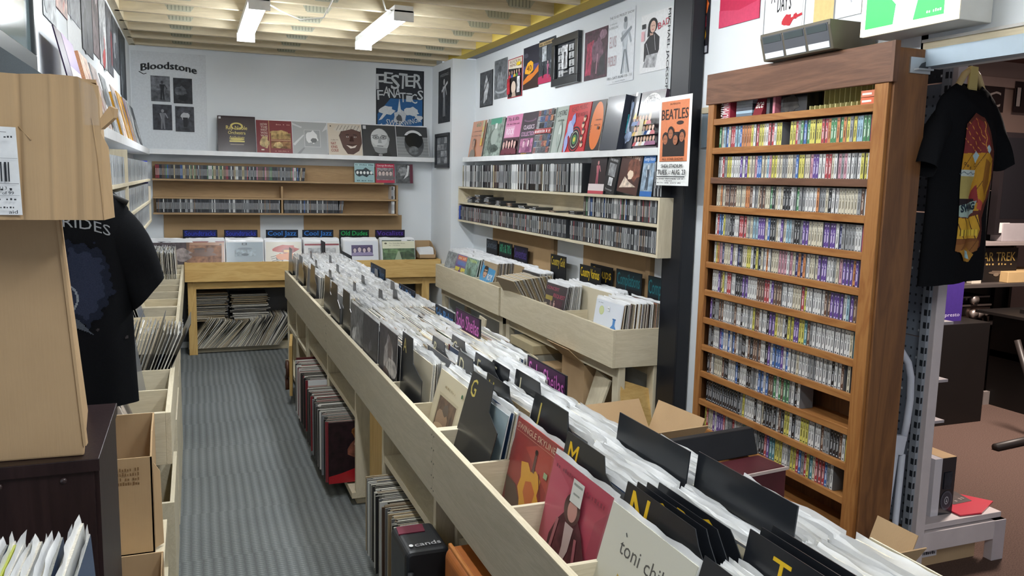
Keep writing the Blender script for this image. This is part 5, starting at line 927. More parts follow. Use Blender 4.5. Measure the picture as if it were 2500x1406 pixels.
discrow(DISCS, CDTd, '-Y', -.30, .755, 7.85, 1.254, .0106, 'bottom row, back wall', 'discs in the bottom row of the back wall', ['black']*5+['dark grey']*5+['brown', 'pale grey', 'white'])
discrow(DISCS, CDTd, '-Y', .785, 1.33, 7.85, 1.254, .0106, 'bottom row right part, back wall', 'discs in the bottom row of the back wall, right part', ['black']*5+['dark grey']*4+['brown', 'blue', 'white'], lean_end=4)
for z, g in ((1.254, 'bottom'), (1.393, 'middle')): discrow(DISCS, CDT, '-Y', 1.795, 1.835, 7.85, z, .0106, 'right end of the %s row, back wall' % g, 'discs at the right end of the back wall shelving', ['white', 'pale grey', 'black'])
for z, g in ((1.556, 'top'), (1.396, 'middle'), (1.246, 'bottom')):
    for a, b in ((3.45, 4.52), (4.60, 6.80)): discrow(DISCS, CDT, '+X', a, b, -.31, z, .0106, '%s row, left wall' % g, 'discs in the %s row of the left wall shelving' % g, ['pale grey']*4+['white']*2+['dark grey']*2)
# flat piles of discs on the middle board of the right wall
for y, n in ((7.1, 5), (6.88, 7), (6.62, 6), (6.35, 4), (6.1, 3), (5.86, 2), (5.6, 2), (5.25, 1), (4.95, 2)):
    for i in range(n):
        M = Tr(2.315+random.uniform(0, .015), y+random.uniform(-.01, .01), 1.396+.0108*i) @ Rz(-PI/2+random.uniform(-.08, .08)) @ Matrix.Rotation(PI/2, 4, 'Y') @ Tr(-.0104, 0, 0)
        DISCS.append((cam_score((2.3, y, 1.4), 1), M, random.choice(['dark grey', 'pale grey', 'brown', 'black']), 'disc lying flat in a low pile on the middle board, right wall', 'discs piled flat on the middle board', CDTd))
def flush(lst, n, name, cat, label, nm):
    lst.sort(key=lambda e: -e[0]); cache = {}
    for s_, M, k, lab, grp, ts in lst[:n]:
        q = (id(ts), k)
        if q not in cache: cache[q] = ts[k].mesh(name)
        tag(obj_(name, cache[q], M), lab, cat, grp)
    if lst[n:]:
        m = MB()
        for s_, M, k, lab, grp, ts in lst[n:]: m.add(ts[k], M)
        m.top(nm, label, cat+'s', kind='stuff')
    print(name, len(lst))
flush(DISCS, 300, 'compact_disc', 'disc', 'the remaining compact disc cases packed on the wall shelving', 'compact_discs')
flush(DVDS, 300, 'tall_case', 'case', '', '')
# faced items in the top row of the right wall
def small(u0, u1, h, c, f, lab, X=2.33, z=1.538, tilt=.1, T=.014, roll=0, e='#2a2c30', name='boxed_set', cat='box'):
    ya, yb = yR(u0, 430, X), yR(u1, 430, X); M = M_at('-X', (ya+yb)/2, X, z+(abs(ya-yb)*.5*abs(math.sin(roll))), tilt) @ Matrix.Rotation(roll, 4, 'Y'); o = obj_(name, lp_body(c, e, f, W=ya-yb, H=h, T=T).mesh(name), M); return tag(o, lab, cat)
small(1436, 1474, .235, '#2c2024', lambda a: (a.rect(0, 0, 1, 1, '#2c2024'), a.figure(.5, .22, .66, '#c98a8a', '#b05a6a'), a.rect(0, .08, 1, .26, '#d9cfd0'), a.rect(0, 0, 1, .08, '#b84a58')), 'dark case with a singer in pink in the top row, right wall')
small(1472, 1500, .22, '#1c1c1e', lambda a: (a.rect(0, 0, 1, 1, '#202022'), a.text('THE BAND', .5, .86, .07, '#c9c9cc', w=.7, align='c', bold=.03), a.rect(.2, .45, .8, .8, '#8d8f92', 'photo'), a.rect(.35, .2, .7, .42, '#c9cacc', 'photo'), a.text('Souvenir', .5, .06, .06, '#b9babc', w=.6, align='c')), 'black case with small photographs leaning sideways in the top row', roll=.16)
small(1506, 1556, .235, '#3a2420', lambda a: (a.rect(0, 0, 1, 1, '#4a2c26'), a.blob(.7, .6, .3, .3, '#7a4a3a', 'photo', seed=3), a.poly([(.1, .1), (.3, .4), (.5, .3), (.9, .2), (.5, .15)], '#d9c8b8', 'photo'), a.blob(.55, .45, .14, .12, '#f0d8c0', seed=5), a.text('Rock Young', .55, .86, .09, '#e0c8b4', w=.7, align='c', bold=.02)), 'brown case with a glowing hand and a face in the top row, right wall', roll=.10)
small(1563, 1592, .235, '#3a6aa8', lambda a: (a.rect(0, 0, 1, 1, '#8fa4b8', 'photo'), a.rect(0, .78, 1, 1, '#3a78c0'), a.rect(0, 0, 1, .12, '#2f68b0'), a.text('George Nelson', .5, .84, .09, '#e8f0f8', w=.85, align='c', bold=.02), a.figure(.5, .15, .6, '#c9d2da', '#3a4450')), 'blue topped case with a pale figure in the top row, right wall')
o = small(1106, 1127, .31, '#1d1f22', lambda a: (a.rect(0, 0, 1, 1, '#1d1f22'), a.rect(.05, .88, .2, .96, '#c9cccf'), bars(a, .3, .35, .8, .04, '#8a8d90', 8, 2)), 'tall black record set standing at the far end of the top row', X=2.345, tilt=.0, T=.03)
for X, y, z, c, t, lab in ((2.296, 7.27, 1.236, '#2f4aa8', 'blue boxed case at the far end of the bottom row, right wall', 0), (-.315, 6.86, 1.246, '#3a44a8', 0, 'bottom blue bookend case at the corner of the left wall'), (-.315, 6.86, 1.396, '#4a4492', 0, 'middle violet bookend case at the corner of the left wall'), (-.315, 6.86, 1.556, '#2f3fb0', 0, 'top blue bookend case at the corner of the left wall')):
    lab = lab or t; s = 1 if X > 0 else -1; m = MB('gloss', c); m.box((X, y-.02, z), (X+s*.14, y+.02, z+.135 if X < 0 else z+.125)); 
    a = Art(m, (X-s*.0006, y+(.02 if s > 0 else -.02), z), (0, -.04 if s > 0 else .04, 0), (0, 0, .13)); bars(a, .2, .1, .8, .8, '#c9d0ee', 2, 3)
    a = Art(m, (X-.14*(s < 0), y-.0206, z), (.14, 0, 0), (0, 0, .13)); [a.rect(.3, .12+.2*i, .7, .22+.2*i, '#aeb6e6') for i in range(4)]
    m.top('blue_case', lab, 'case')
# faced small sleeves on the back wall top board
for u0, u1, c, f, lab in ((866, 916, '#8fb0b4', lambda a: (a.rect(0, 0, 1, 1, '#93b4b8'), a.rect(0, .84, 1, 1, '#a8c8cc'), bars(a, .05, .87, .95, .08, '#3a5a60', 14, 3), a.blob(.5, .5, .42, .22, '#3a4448', 'photo', seed=3, j=.4), [a.ell(.15+.17*i, .5, .06, .08, '#d9dede') for i in range(5)], bars(a, .1, .06, .9, .06, '#3a5a60', 10, 5)), 'pale blue small sleeve faced out on the back wall shelf'),
                        (918, 965, '#b02a48', lambda a: (a.rect(0, 0, 1, 1, '#b02a48'), a.rect(.06, .14, .94, .78, '#8a8486', 'photo'), [a.person(.22+.19*i, .2, .42, '#c9b8b4', '#2a2426', '#6a6466') for i in range(4)], a.text('George Brothers', .5, .85, .09, '#f0d8de', w=.86, align='c', bold=.02)), 'red small sleeve of a group faced out on the back wall shelf'),
                        (967, 1010, '#5a5558', lambda a: (a.rect(0, 0, 1, 1, '#5c5e60', 'photo'), a.rect(.82, 0, 1, 1, '#5a1f33'), a.poly([(.45, .2), (.62, .5), (.7, .95), (.8, .9), (.72, .4)], '#c9ccce'), a.blob(.4, .6, .25, .25, '#8a8c8e', 'photo', seed=5)), 'grey small sleeve with glare, rightmost faced out on the back wall shelf')):
    x0, x1 = PY(u0, 420, 7.86).x, PY(u1, 420, 7.86).x
    o = on_shelf('-Y', (x0+x1)/2, 7.875, 1.551, .12, c, '#aaa', f, lab, H=.185, W=x1-x0-.004, T=.003, sleeved=False, name='single_record', cat='record', group='small sleeves faced out on the back wall')

# ================================================================== CASSETTE RACK
RK = thing('cassette_rack', 'tall reddish wooden cassette rack with thirteen shelves beside the steel column', 'rack', (2.38, 2.81, 0))
MB('rackwoodZ').box((2.30, 2.25, 0), (2.455, 2.275, 2.105)).build('side_panel', RK, bevel=.002); MB('rackwoodZ').box((2.30, 3.33, 0), (2.455, 3.352, 2.105)).build('side_panel', RK, bevel=.002)
MB('oakZ').box((2.285, 2.262, 0), (2.302, 2.325, 1.985)).build('front_stile', RK, bevel=.002); MB('oakZ').box((2.285, 3.30, 0), (2.302, 3.345, 1.985)).build('front_stile', RK, bevel=.002)
MB('walnutY').box((2.28, 2.25, 1.985), (2.30, 3.36, 2.125)).build('top_fascia', RK, bevel=.002); MB('walnutY').box((2.30, 2.275, 2.085), (2.455, 3.33, 2.105)).build('top_panel', RK)
MB('walnutZ').box((2.278, 2.238, 1.985), (2.302, 2.252, 2.125)).build('end_block', RK)
MB('rackwoodZ').box((2.445, 2.275, 0), (2.454, 3.33, 2.085)).build('back_panel', RK)
ZK = [1.905, 1.772, 1.635, 1.503, 1.368, 1.235, 1.10, .965, .832, .70, .562, .428, .29]
for i, z in enumerate(ZK):
    MB('walnutY' if i == 2 else 'oakY').box((2.302, 2.278, z-.012), (2.444, 3.33, z)).build('shelf_board', RK); MB('walnutY' if i == 2 else 'oakY').box((2.287, 2.325, z-.017), (2.302, 3.30, z+.012)).build('shelf_lip', RK, bevel=.002)
br = MB('metal', '#b9bcbe'); br.box((2.36, 2.244, 2.02), (2.455, 2.25, 2.075)); br.box((2.38, 2.225, 2.03), (2.45, 2.244, 2.036)); br.poly([(2.39, 2.2435, 2.03), (2.44, 2.2435, 2.03), (2.45, 2.2435, 2.07), (2.41, 2.2435, 2.055)], 'metal', '#55585a'); br.build('corner_bracket', RK)
CC = {'white': ('#dfe0de', '#55565a'), 'cream': ('#d8cfb4', '#5a5240'), 'yellow': ('#d9cf2e', '#3a3820'), 'pale blue': ('#9ac4d8', '#2a4a5c'), 'blue': ('#2f6ab8', '#d0dcec'), 'navy': ('#2b2c60', '#b0b4d4'), 'grey': ('#9a9c9e', '#3a3c3e'), 'black': ('#26262a', '#c0c0c4'), 'red': ('#b8303a', '#ecd4d4'),
      'pink': ('#d498a8', '#5a2a38'), 'purple': ('#64409a', '#dcd0ec'), 'green': ('#3a8a50', '#d4ecd8'), 'orange': ('#d8853a', '#4a2410'), 'brown': ('#6a4a3a', '#d0bca8'), 'teal': ('#3a8a96', '#d0e8ec'), 'magenta': ('#b82a78', '#f0d0e0')}
def muted(h):
    c = lin(h); g = .3*c[0]+.59*c[1]+.11*c[2]; return tuple(.86*(g+(x-g)*.80) for x in c)
CC = {k: (muted(a_), muted(b_)) for k, (a_, b_) in CC.items()}
def cass_t(sp, ink):
    m = MB(); T = .0166; m.box((0, 0, 0), (T*.95, .07, .109), 'gloss', '#7d8084'); m.poly([(T*.05, -.0002, .002), (T*.9, -.0002, .002), (T*.9, -.0002, .107), (T*.05, -.0002, .107)], 'gloss', sp)
    for z0, z1, x0, x1 in ((.028, .058, .3, .45), (.032, .07, .52, .66), (.064, .08, .3, .42), (.008, .014, .3, .7), (.092, .098, .35, .6)): m.poly([(T*x0, -.0004, z0), (T*x1, -.0004, z0), (T*x1, -.0004, z1), (T*x0, -.0004, z1)], 'print', ink)
    return m
CAT = {k: cass_t(*v) for k, v in CC.items()}
wts = {0: 'yellow yellow yellow white white white pale_blue pale_blue green blue orange red purple grey cream', 1: 'white white white red pale_blue yellow yellow pink purple blue cream grey white', 2: 'cream cream cream white white yellow grey black magenta brown green orange white', 3: 'white white yellow navy blue purple red black magenta cream cream grey pale_blue', 4: 'cream cream white white black navy yellow pink grey white orange purple',
       5: 'white white white green black red yellow pale_blue purple cream brown white', 6: 'white white black black teal cream grey purple brown yellow white red', 7: 'white white black black cream blue grey brown purple white', 8: 'white white white cream green black grey black brown blue white', 9: 'white white black grey black cream white yellow brown', 10: 'teal blue white white grey black red yellow purple white cream', 11: 'white white purple navy black green cream grey white red'}
CASS = []; ordn = ['second', 'third', 'fourth', 'fifth', 'sixth', 'seventh', 'eighth', 'ninth', 'tenth', 'eleventh', 'twelfth']
gaps = {1: (2.80, 2.84), 8: (2.38, 2.39), 9: (2.30, 2.62), 11: (2.30, 2.40)}
for i in range(1, 12):
    pal = [w_.replace('_', ' ') for w_ in wts[i-1].split()]; z = ZK[i]; y = 3.285; ks = []; ys = []
    g = gaps.get(i, (0, 0)); end = 2.345
    while y > end:
        if not (g[0] < y < g[1]+.0166): ys.append(y); ks.append(random.choice(pal) if random.random() > .3 or not ks else ks[-1])
        y -= .0168
    for j, (y, k) in enumerate(zip(ys, ks)):
        M = Tr(2.315+random.uniform(0, .006), y, z+.0005) @ Rz(-PI/2)
        nb = 'between a %s and a %s one' % (ks[j-1], ks[j+1]) if 0 < j < len(ks)-1 else 'at the end of the row'
        CASS.append((cam_score((2.31, y, z+.05), 1), M, k, '%s cassette %s, %s shelf down' % (k, nb, ordn[i-1]), 'cassettes on the %s shelf down' % ordn[i-1], CAT))
for j in range(9):
    CASS.append((cam_score((2.31, 2.35, .1), 1), Tr(2.315, 2.47-.0168*j, .05) @ Rz(-PI/2), ['navy', 'white', 'grey', 'white', 'pink', 'white', 'grey', 'cream', 'yellow'][j], 'cassette at the foot of the rack behind the long black card', 'cassettes at the foot of the rack', CAT))
MB('oakY').box((2.302, 2.278, .03), (2.444, 3.33, .048)).build('shelf_board', RK)
flush(CASS, 300, 'cassette', 'cassette', 'the remaining cassettes on the lower shelves of the wooden rack', 'cassettes')
# things on the rack's top shelf
z = ZK[0]+.001
def sbox(x0, y0, z0, x1, y1, z1, c, name, lab, cat, mat='gloss', art=None, group=None):
    m = MB(mat, c).box((x0, y0, z0), (x1, y1, z1))
    if art: a = Art(m, (x0-.0006, y1, z0), (0, y0-y1, 0), (0, 0, z1-z0)); art(a)
    return m.top(name, lab, cat, group)
sbox(2.315, 3.215, z, 2.42, 3.265, z+.112, '#a83a4c', 'boxed_cassettes', 'red box standing at the left end of the top rack shelf', 'box', art=lambda a: a.text('ROMANCE', .8, .08, .55, '#f0e0e0', w=1.75, rot=PI/2, bold=.04))
for j, c in enumerate(('#b9bcc0', '#5c6a78', '#9ab0c0', '#3a3c44', '#2c2c34', '#8a8c94', '#c9ccd0')): sbox(2.32, 3.06, z+.0135*j, 2.42, 3.175, z+.0135*j+.0125, c, 'audio_case', 'flat lying case in the small pile on the top rack shelf', 'case', group='flat pile of cases on the top rack shelf')
m = MB('gloss', '#7a2a34'); m.prism([(2.31, 2.99, z), (2.31, 3.05, z), (2.345, 3.05, z+.1), (2.345, 2.99, z+.1)], (.02, 0, 0)); a = Art(m, (2.3095, 3.05, z), (0, -.06, 0), (.035, 0, .1)); a.text('ace', .1, .45, .4, '#efe8e0', w=.8, bold=.05); m.top('boxed_cassettes', 'small red case leaning beside the pile on the top rack shelf', 'box')
sbox(2.33, 2.955, z, 2.42, 2.975, z+.112, '#4a4c50', 'audio_case', 'slim dark case standing beside the pink spined one, top rack shelf', 'case'); sbox(2.33, 2.92, z, 2.42, 2.935, z+.112, '#c87a88', 'audio_case', 'slim pink spined case on the top rack shelf', 'case')
sbox(2.345, 2.74, z, 2.42, 2.90, z+.125, '#1f1f22', 'audio_case', 'wide black case in the middle of the top rack shelf', 'case', art=lambda a: a.blob(.4, .4, .3, .3, '#3a3634', 'photo', seed=3))
t = thing('cassette_holder', 'cream plastic cassette holder with slots on the top rack shelf', 'holder', (2.38, 2.53, z)); m = MB('powder', '#c4ba82'); m.box((2.42, 2.34, z), (2.43, 2.72, z+.15)); m.box((2.32, 2.34, z), (2.42, 2.72, z+.012)); m.build('frame', t)
for j in range(13): MB('powder', '#c9c08a').box((2.325, 2.36+.028*j, z+.012), (2.42, 2.364+.028*j, z+.03)).build('slot_wall', t); 
for j in range(13): MB('powder', '#c9c08a').box((2.395, 2.36+.028*j, z+.03), (2.42, 2.364+.028*j, z+.13)).build('rib', t)
MB('powder', '#c9c08a').box((2.34, 2.335, z+.13), (2.43, 2.44, z+.146)).build('top_ledge', t)
for j in range(2): sbox(2.308, 2.345, z+.013+.026*j, 2.40, 2.41, z+.037+.026*j, ('#cf6a4a', '#d07a5c')[j], 'audio_case', 'orange edged case, %s of two at the right end of the top rack shelf' % ('lower', 'upper')[j], 'case', art=lambda a: a.rect(.1, .3, .8, .6, '#e8dcd0'))
# four small faced cassettes in the rack rows
# drawer unit above the rack
t = thing('drawer_case', 'grey three drawer cassette case on top of the wooden rack', 'drawers', (2.33, 2.70, 2.126)); x0, y0, y1, zb, zt = 2.215, 2.50, 2.905, 2.128, 2.235
m = MB('leather', '#51483f'); m.prism([(x0+.03, y0, zb), (2.445, y0, zb), (2.445, y0, zt), (x0+.005, y0, zt), (x0+.005, y0, zt-.02)], (0, y1-y0, 0), 'powder', '#5a5448'); m.build('case', t, bevel=.003)
for j in range(3):
    ya = y0+.012+j*.129; d = MB('powder', '#54565c'); d.prism([(x0+.028, ya, zb+.006), (x0+.040, ya, zb+.006), (x0+.014, ya, zt-.012), (x0+.002, ya, zt-.012)], (0, .12, 0)); dr = d.build('drawer', t)
    d2 = MB('powder', '#d9dcde'); d2.prism([(x0+.0255, ya+.004, zb+.008), (x0+.0275, ya+.004, zb+.008), (x0+.0215, ya+.004, zb+.03), (x0+.0195, ya+.004, zb+.03)], (0, .112, 0)); d2.build('label_strip', dr)
    d3 = MB('powder', '#3f484a'); d3.prism([(x0+.0085, ya+.006, zt-.04), (x0+.0105, ya+.006, zt-.04), (x0+.0035, ya+.006, zt-.016), (x0+.0015, ya+.006, zt-.016)], (0, .108, 0)); d3.build('drawer_window', dr)
# light box
t = thing('light_box', 'glowing green and white light box sign above the cassette rack', 'sign', (2.39, 2.15, 2.165)); ya, yb, zb, zt = 2.42, 2.03, 2.168, 2.50
MB('powder', '#d3d3cf').box((2.312, yb-.012, zb-.008), (2.455, ya+.012, zt)).build('housing', t, bevel=.003)
m = MB('lightbox_glow', '#fff4d8'); m.box((2.3, yb-.01, zb-.006), (2.311, ya+.01, zt)); a = Art(m, (2.2995, ya, zb), (0, yb-ya, 0), (0, 0, zt-zb), 'lightbox_glow'); a.rect(.03, .05, .90, 1, '#28b04a'); a.poly([(.36, .05), (.58, .05), (.64, .35), (.88, 1), (.25, 1), (.16, .5), (.38, .25)], '#c8f4d0'); a.poly([(.42, .05), (.56, .05), (.6, .4), (.8, 1), (.35, 1), (.42, .5)], '#f6fff2'); bars(a, .72, .09, .88, .03, '#e8ffe8', 7, 3); m.build('light_panel', t)

# ================================================================== LEFT FOREGROUND
t = thing('record_cabinet', 'dark brown wooden cabinet carrying the large cartons at the left', 'cabinet', (-.33, 1.87, 0)); zt = 1.08
MB('darkwood').box((-.60, 1.66, zt-.025), (-.178, 2.06, zt)).build('top_panel', t, bevel=.0015); MB('darkwood').box((-.585, 1.672, .05), (-.19, 1.69, zt-.025)).build('front_panel', t)
MB('darkwood').box((-.20, 1.69, 0), (-.182, 2.05, zt-.025)).build('side_panel', t, bevel=.001); MB('darkwood').box((-.585, 1.69, 0), (-.567, 2.05, zt-.025)).build('side_panel', t); MB('darkwood').box((-.585, 2.03, .05), (-.2, 2.045, zt-.025)).build('back_panel', t); MB('darkwood').box((-.585, 1.67, 0), (-.185, 1.69, .05)).build('plinth', t)
m = MB('gloss', '#3a2c2c')
for x in (-.345, -.24): m.tube([(x, 1.668, zt-.04), (x, 1.673, zt-.04)], .006, n=10)
m.build('screw_cap', t)
# lower tall carton, slightly slumped
t = thing('cardboard_box', 'tall plain cardboard carton standing on the dark cabinet, under the labelled one', 'box', (-.36, 1.86, zt))
def slab(mb, b, tp, zb, zt_, mat='card'):
    vs = [(*p, zb) for p in b]+[(*p, zt_) for p in tp]; return mb.faces(vs, [(3, 2, 1, 0), (4, 5, 6, 7), (0, 1, 5, 4), (1, 2, 6, 5), (2, 3, 7, 6), (3, 0, 4, 7)], mat)
m = MB('card'); slab(m, [(-.56, 1.70), (-.205, 1.685), (-.232, 2.0), (-.56, 2.02)], [(-.57, 1.67), (-.226, 1.66), (-.266, 1.99), (-.57, 2.0)], zt, 1.535); o = m.build('box', t, bevel=.004)
m = MB('card'); m.prism([(-.229, 1.655, 1.53), (-.206, 1.681, 1.10), (-.205, 1.70, 1.10), (-.228, 1.675, 1.53)], (.005, 0, 0)); m.build('edge_flap', t)
m = MB('print', '#33261a'); m.prism([(-.352, 1.6905, zt+.014), (-.268, 1.6875, zt+.012), (-.262, 1.6885, zt+.022), (-.268, 1.6875, zt+.026), (-.345, 1.6905, zt+.027)], (0, .004, 0)); m.build('hand_hole', t)
# upper carton with label
t = thing('cardboard_box', 'wide brown cardboard carton with a white shipping label, topmost of the stack', 'box', (-.33, 1.74, 1.54)); zb, zt2 = 1.537, 1.766
x0, x1, y0, y1 = -.60, -.137, 1.50, 1.94; n = 170; m = MB('card'); r = random.Random(5); vs = []; fs = []; K = 10
def dent(x, z): return .0012*math.sin(x*90)+.004*sum(math.exp(-((x-c-.02*(z-1.65))/.0035)**2)*s for c, s in ((-.253, 1), (-.207, -.8), (-.175, .7), (-.163, -.5), (-.152, .5)))+.003*math.exp(-((z-1.766)/.012)**2)*.3*math.sin(x*70)
for j in range(K+1):
    for i in range(n+1):
        x = x0+(x1-x0)*i/n; z = zb+(zt2-zb)*j/K+(.001*math.sin(x*55) if j == K else 0)-(.012*max(0, (x-x1+.03)/.03) if j == K else 0)-(.01*(x1-x)/.45 if j == 0 else 0)*0; vs.append((x, y0+dent(x, z), z))
for j in range(K):
    for i in range(n): a = j*(n+1)+i; fs.append((a, a+1, a+n+2, a+n+1))
m.faces(vs, fs, smooth=True); m.box((x0, y0+.006, zb), (x0+.005, y1, zt2)); m.faces([(x1, y0, zb), (x1-.03, y1, zb), (x1-.035, y1, zt2-.004), (x1-.01, y0+.09, zt2-.004), (x1-.006, y0+.05, zt2-.05), (x1, y0, zt2-.06)], [(0, 1, 2, 3, 4, 5)])
m.prism([(x0, y0+.004, zb), (x1, y0+.004, zb), (x1-.03, y1, zb), (x0, y1, zb)], (0, 0, .005)); m.prism([(x0, y0+.006, zt2-.008), (x1-.004, y0+.006, zt2-.008), (x1-.035, y1, zt2-.008), (x0, y1, zt2-.008)], (0, 0, .005)); m.box((x0, y1-.005, zb), (x1-.035, y1, zt2)); m.build('box', t)
m = MB('card'); m.prism([(x1, y0-.002, zb), (x1+.013, y0+.03, zb+.003), (x1+.008, y0+.03, zb+.12), (x1-.004, y0+.004, zb+.15), (x1-.012, y0-.002, zb+.165), (x1-.006, y0-.002, zb+.1)], (0, .006, 0)); m.build('side_flap', t)
m = MB('card'); m.prism([(x1-.001, y0+.02, 1.685), (x1+.018, y0+.03, 1.705), (x1+.02, y0+.03, 1.72), (x1+.012, y0+.03, 1.724), (x1-.002, y0+.02, 1.702)], (.004, .02, .001)); m.build('torn_flap', t)
m = MB('clear_plastic'); m.prism([(x1-.028, y0-.003, 1.762), (x1-.008, y0-.003, 1.752), (x1-.002, y0-.003, 1.73), (x1-.001, y0-.003, 1.69), (x1-.024, y0-.003, 1.69)], (0, .001, 0)); m.build('tape', t)
O = Vector((-.345, y0-.0045, zb+.008)); m = MB('print', '#e3e6ea'); m.prism([O, O+Vector((.092, 0, 0)), O+Vector((.089, 0, .137)), O+Vector((0, 0, .139))], (0, .0006, 0)); a = Art(m, O, (.092, 0, 0), (0, 0, .138))
for i in range(14): a.rect(.1+.056*i, .38, .1+.056*i+(.02 if i % 3 else .034), .60, '#23262c')
a.rect(0, .355, .98, .36, '#55585e'); a.rect(0, .64, .98, .645, '#9a9da2'); a.rect(0, .22, .98, .224, '#9a9da2'); bars(a, .55, .28, .9, .03, '#33363c', 5, 1); a.text('25/13 -', .6, .29, .035, '#33363c', w=.26); a.text('39 of 99', .62, .235, .035, '#33363c', w=.28, bold=.02); bars(a, .6, .17, .95, .025, '#33363c', 6, 3); bars(a, .5, .08, .92, .02, '#33363c', 9, 4); a.text('aid', .82, .02, .04, '#33363c', w=.13, bold=.03); bars(a, .5, .87, .95, .022, '#33363c', 9, 7); a.rect(.72, .93, .85, .935, '#33363c')
m.build('shipping_label', t)
for pts in ([(-.236, 1.663), (-.219, 1.644), (-.200, 1.622), (-.178, 1.585), (-.160, 1.557)], [(-.253, 1.684), (-.236, 1.663)]):
    m = MB('card'); 
    for (xa, za), (xb, zb_) in zip(pts, pts[1:]): m.tube([(xa, y0-.001+dent(xa, za), za), (xb, y0-.001+dent(xb, zb_), zb_)], .0012, n=5)
m.build('crease', t)
# crate of sleeved records in the bottom-left corner
t = thing('side_table', 'small dark side table under the nearest record crate, mostly out of frame', 'table', (-.29, 1.12, 0)); MB('darkwood').box((-.52, .93, .74), (-.09, 1.30, .765)).build('table_top', t)
for x in (-.50, -.13):
    for y in (.95, 1.26): MB('darkwood').box((x, y, 0), (x+.025, y+.025, .74)).build('leg', t)
t = thing('record_crate', 'open crate of plastic sleeved records in the bottom left corner', 'crate', (-.29, 1.12, .765)); 
MB('card').box((-.50, .935, .767), (-.10, 1.29, .775)).build('base', t)
for b_ in (((-.50, .935, .775), (-.10, .941, .92)), ((-.50, 1.284, .775), (-.10, 1.29, .92)), ((-.50, .941, .775), (-.494, 1.284, .92)), ((-.106, .941, .775), (-.10, 1.284, .92))): MB('card').box(*b_).build('side', t)
nn = 30
for i in range(nn):
    x = -.135-.0085*i; f = i/nn; tilt = .10+.25*f
    M = Tr(x, 1.112+random.uniform(-.008, .008), .777+random.uniform(0, .006)+(.014 if i == 1 else 0)) @ Rz(PI/2+random.uniform(-.02, .02)) @ Matrix.Rotation(-tilt*.6, 4, 'X')
    kk = ['bl', 'wh', 'wh', 'bl', 'wh', 'wh', 'wh', 'wh', 'wh', 'wh'][i % 10]
    LPS.append((99-i*.01, M, kk, i % 9, 'plastic sleeved record in the crate at the bottom left corner', 'records in the bottom left crate'))
m = MB('gloss', '#b9c43a'); M = Tr(-.211, 1.10, .777) @ Rz(PI/2) @ Matrix.Rotation(-.10, 4, 'X'); m.box((-.1575, 0, 0), (.1575, .0035, .322)); tag(obj_('lp_record', m.mesh('lp_record'), M), 'record with a yellow green edge in the bottom left crate', 'record')
# dark screen on the left wall
t = thing('wall_screen', 'black framed glossy screen on the left wall at the top corner', 'screen', (-.46, 2.4, 1.92)); y0, y1, z0, z1 = 2.08, 2.98, 1.915, 2.5
m = MB('laminate', '#22282c'); m.box((-.479, y0, z0), (-.44, y1, z0+.05)); m.box((-.479, y0, z1-.05), (-.44, y1, z1)); m.box((-.479, y0, z0+.05), (-.44, y0+.03, z1-.05)); m.box((-.479, y1-.025, z0+.05), (-.44, y1, z1-.05)); m.build('frame', t, bevel=.003)
mk_attr('reflection_glass', .08, .9, coat=1); MB('reflection_glass', '#5f7478').box((-.479, y0+.03, z0+.05), (-.452, y1-.025, z1-.05)).build('glass', t)  # teal grey of the room's reflection is put into the glass colour
sbox(-.478, 2.1, 1.80, -.42, 2.95, 1.905, '#3c4246', 'soundbar', 'dark grey bar under the black framed screen on the left wall', 'speaker', mat='fabric')
# ---- cartons between the dark cabinet and the left bins
t = thing('wall_cabinet', 'low pale plywood stand holding the open cartons, before the near left bin', 'stand', (-.27, 2.65, 0)); MB('plyY').box((-.46, 2.42, .44), (-.11, 2.85, .46)).build('shelf_board', t)
for y in (2.42, 2.832): MB('plyZ').box((-.46, y, 0), (-.11, y+.018, .44)).build('side_panel', t)
MB('plyY').box((-.125, 2.42, .0), (-.11, 2.85, .30)).build('front_rail', t)
t = thing('cardboard_box', 'open tall cardboard carton with faint printed lines beside the dark cabinet', 'box', (-.24, 2.7, .46)); m = MB('card'); X0, X1, Y0, Y1, Z0, Z1 = -.46, -.137, 2.60, 2.84, .461, .765
m.box((X0, Y0, Z0), (X1, Y0+.005, Z1)); m.box((X0, Y1-.005, Z0), (X1, Y1, Z1+.07)); m.prism([(X1-.005, Y0, Z0), (X1-.005, Y1, Z0), (X1-.005, Y1, Z1+.07), (X1-.005, Y0+.1, Z1+.05), (X1-.005, Y0, Z1)], (.005, 0, 0)); m.prism([(X0, Y0, Z0), (X0, Y1, Z0), (X0, Y1, Z1+.07), (X0, Y0, Z1)], (.005, 0, 0)); m.box((X0, Y0, Z0), (X1, Y1, Z0+.004)); a = Art(m, (-.29, Y0-.0006, .68), (.14, 0, 0), (0, 0, .06)); [bars(a, .25, .05+.26*i, .85, .18, '#7a5c3c', 12, i) for i in range(4)]; m.build('box', t)
m = MB('card'); m.prism([(X1+.001, 2.61, .47), (X1+.024, 2.64, .47), (X1+.02, 2.645, .70), (X1+.002, 2.62, .74)], (0, .006, 0)); m.build('side_flap', t)
t = thing('cardboard_box', 'open cardboard carton of record sleeves low beside the dark cabinet', 'box', (-.26, 2.45, 0)); m = MB('card'); X0, X1, Y0, Y1, Z0, Z1 = -.45, -.105, 2.14, 2.40, .10, .46
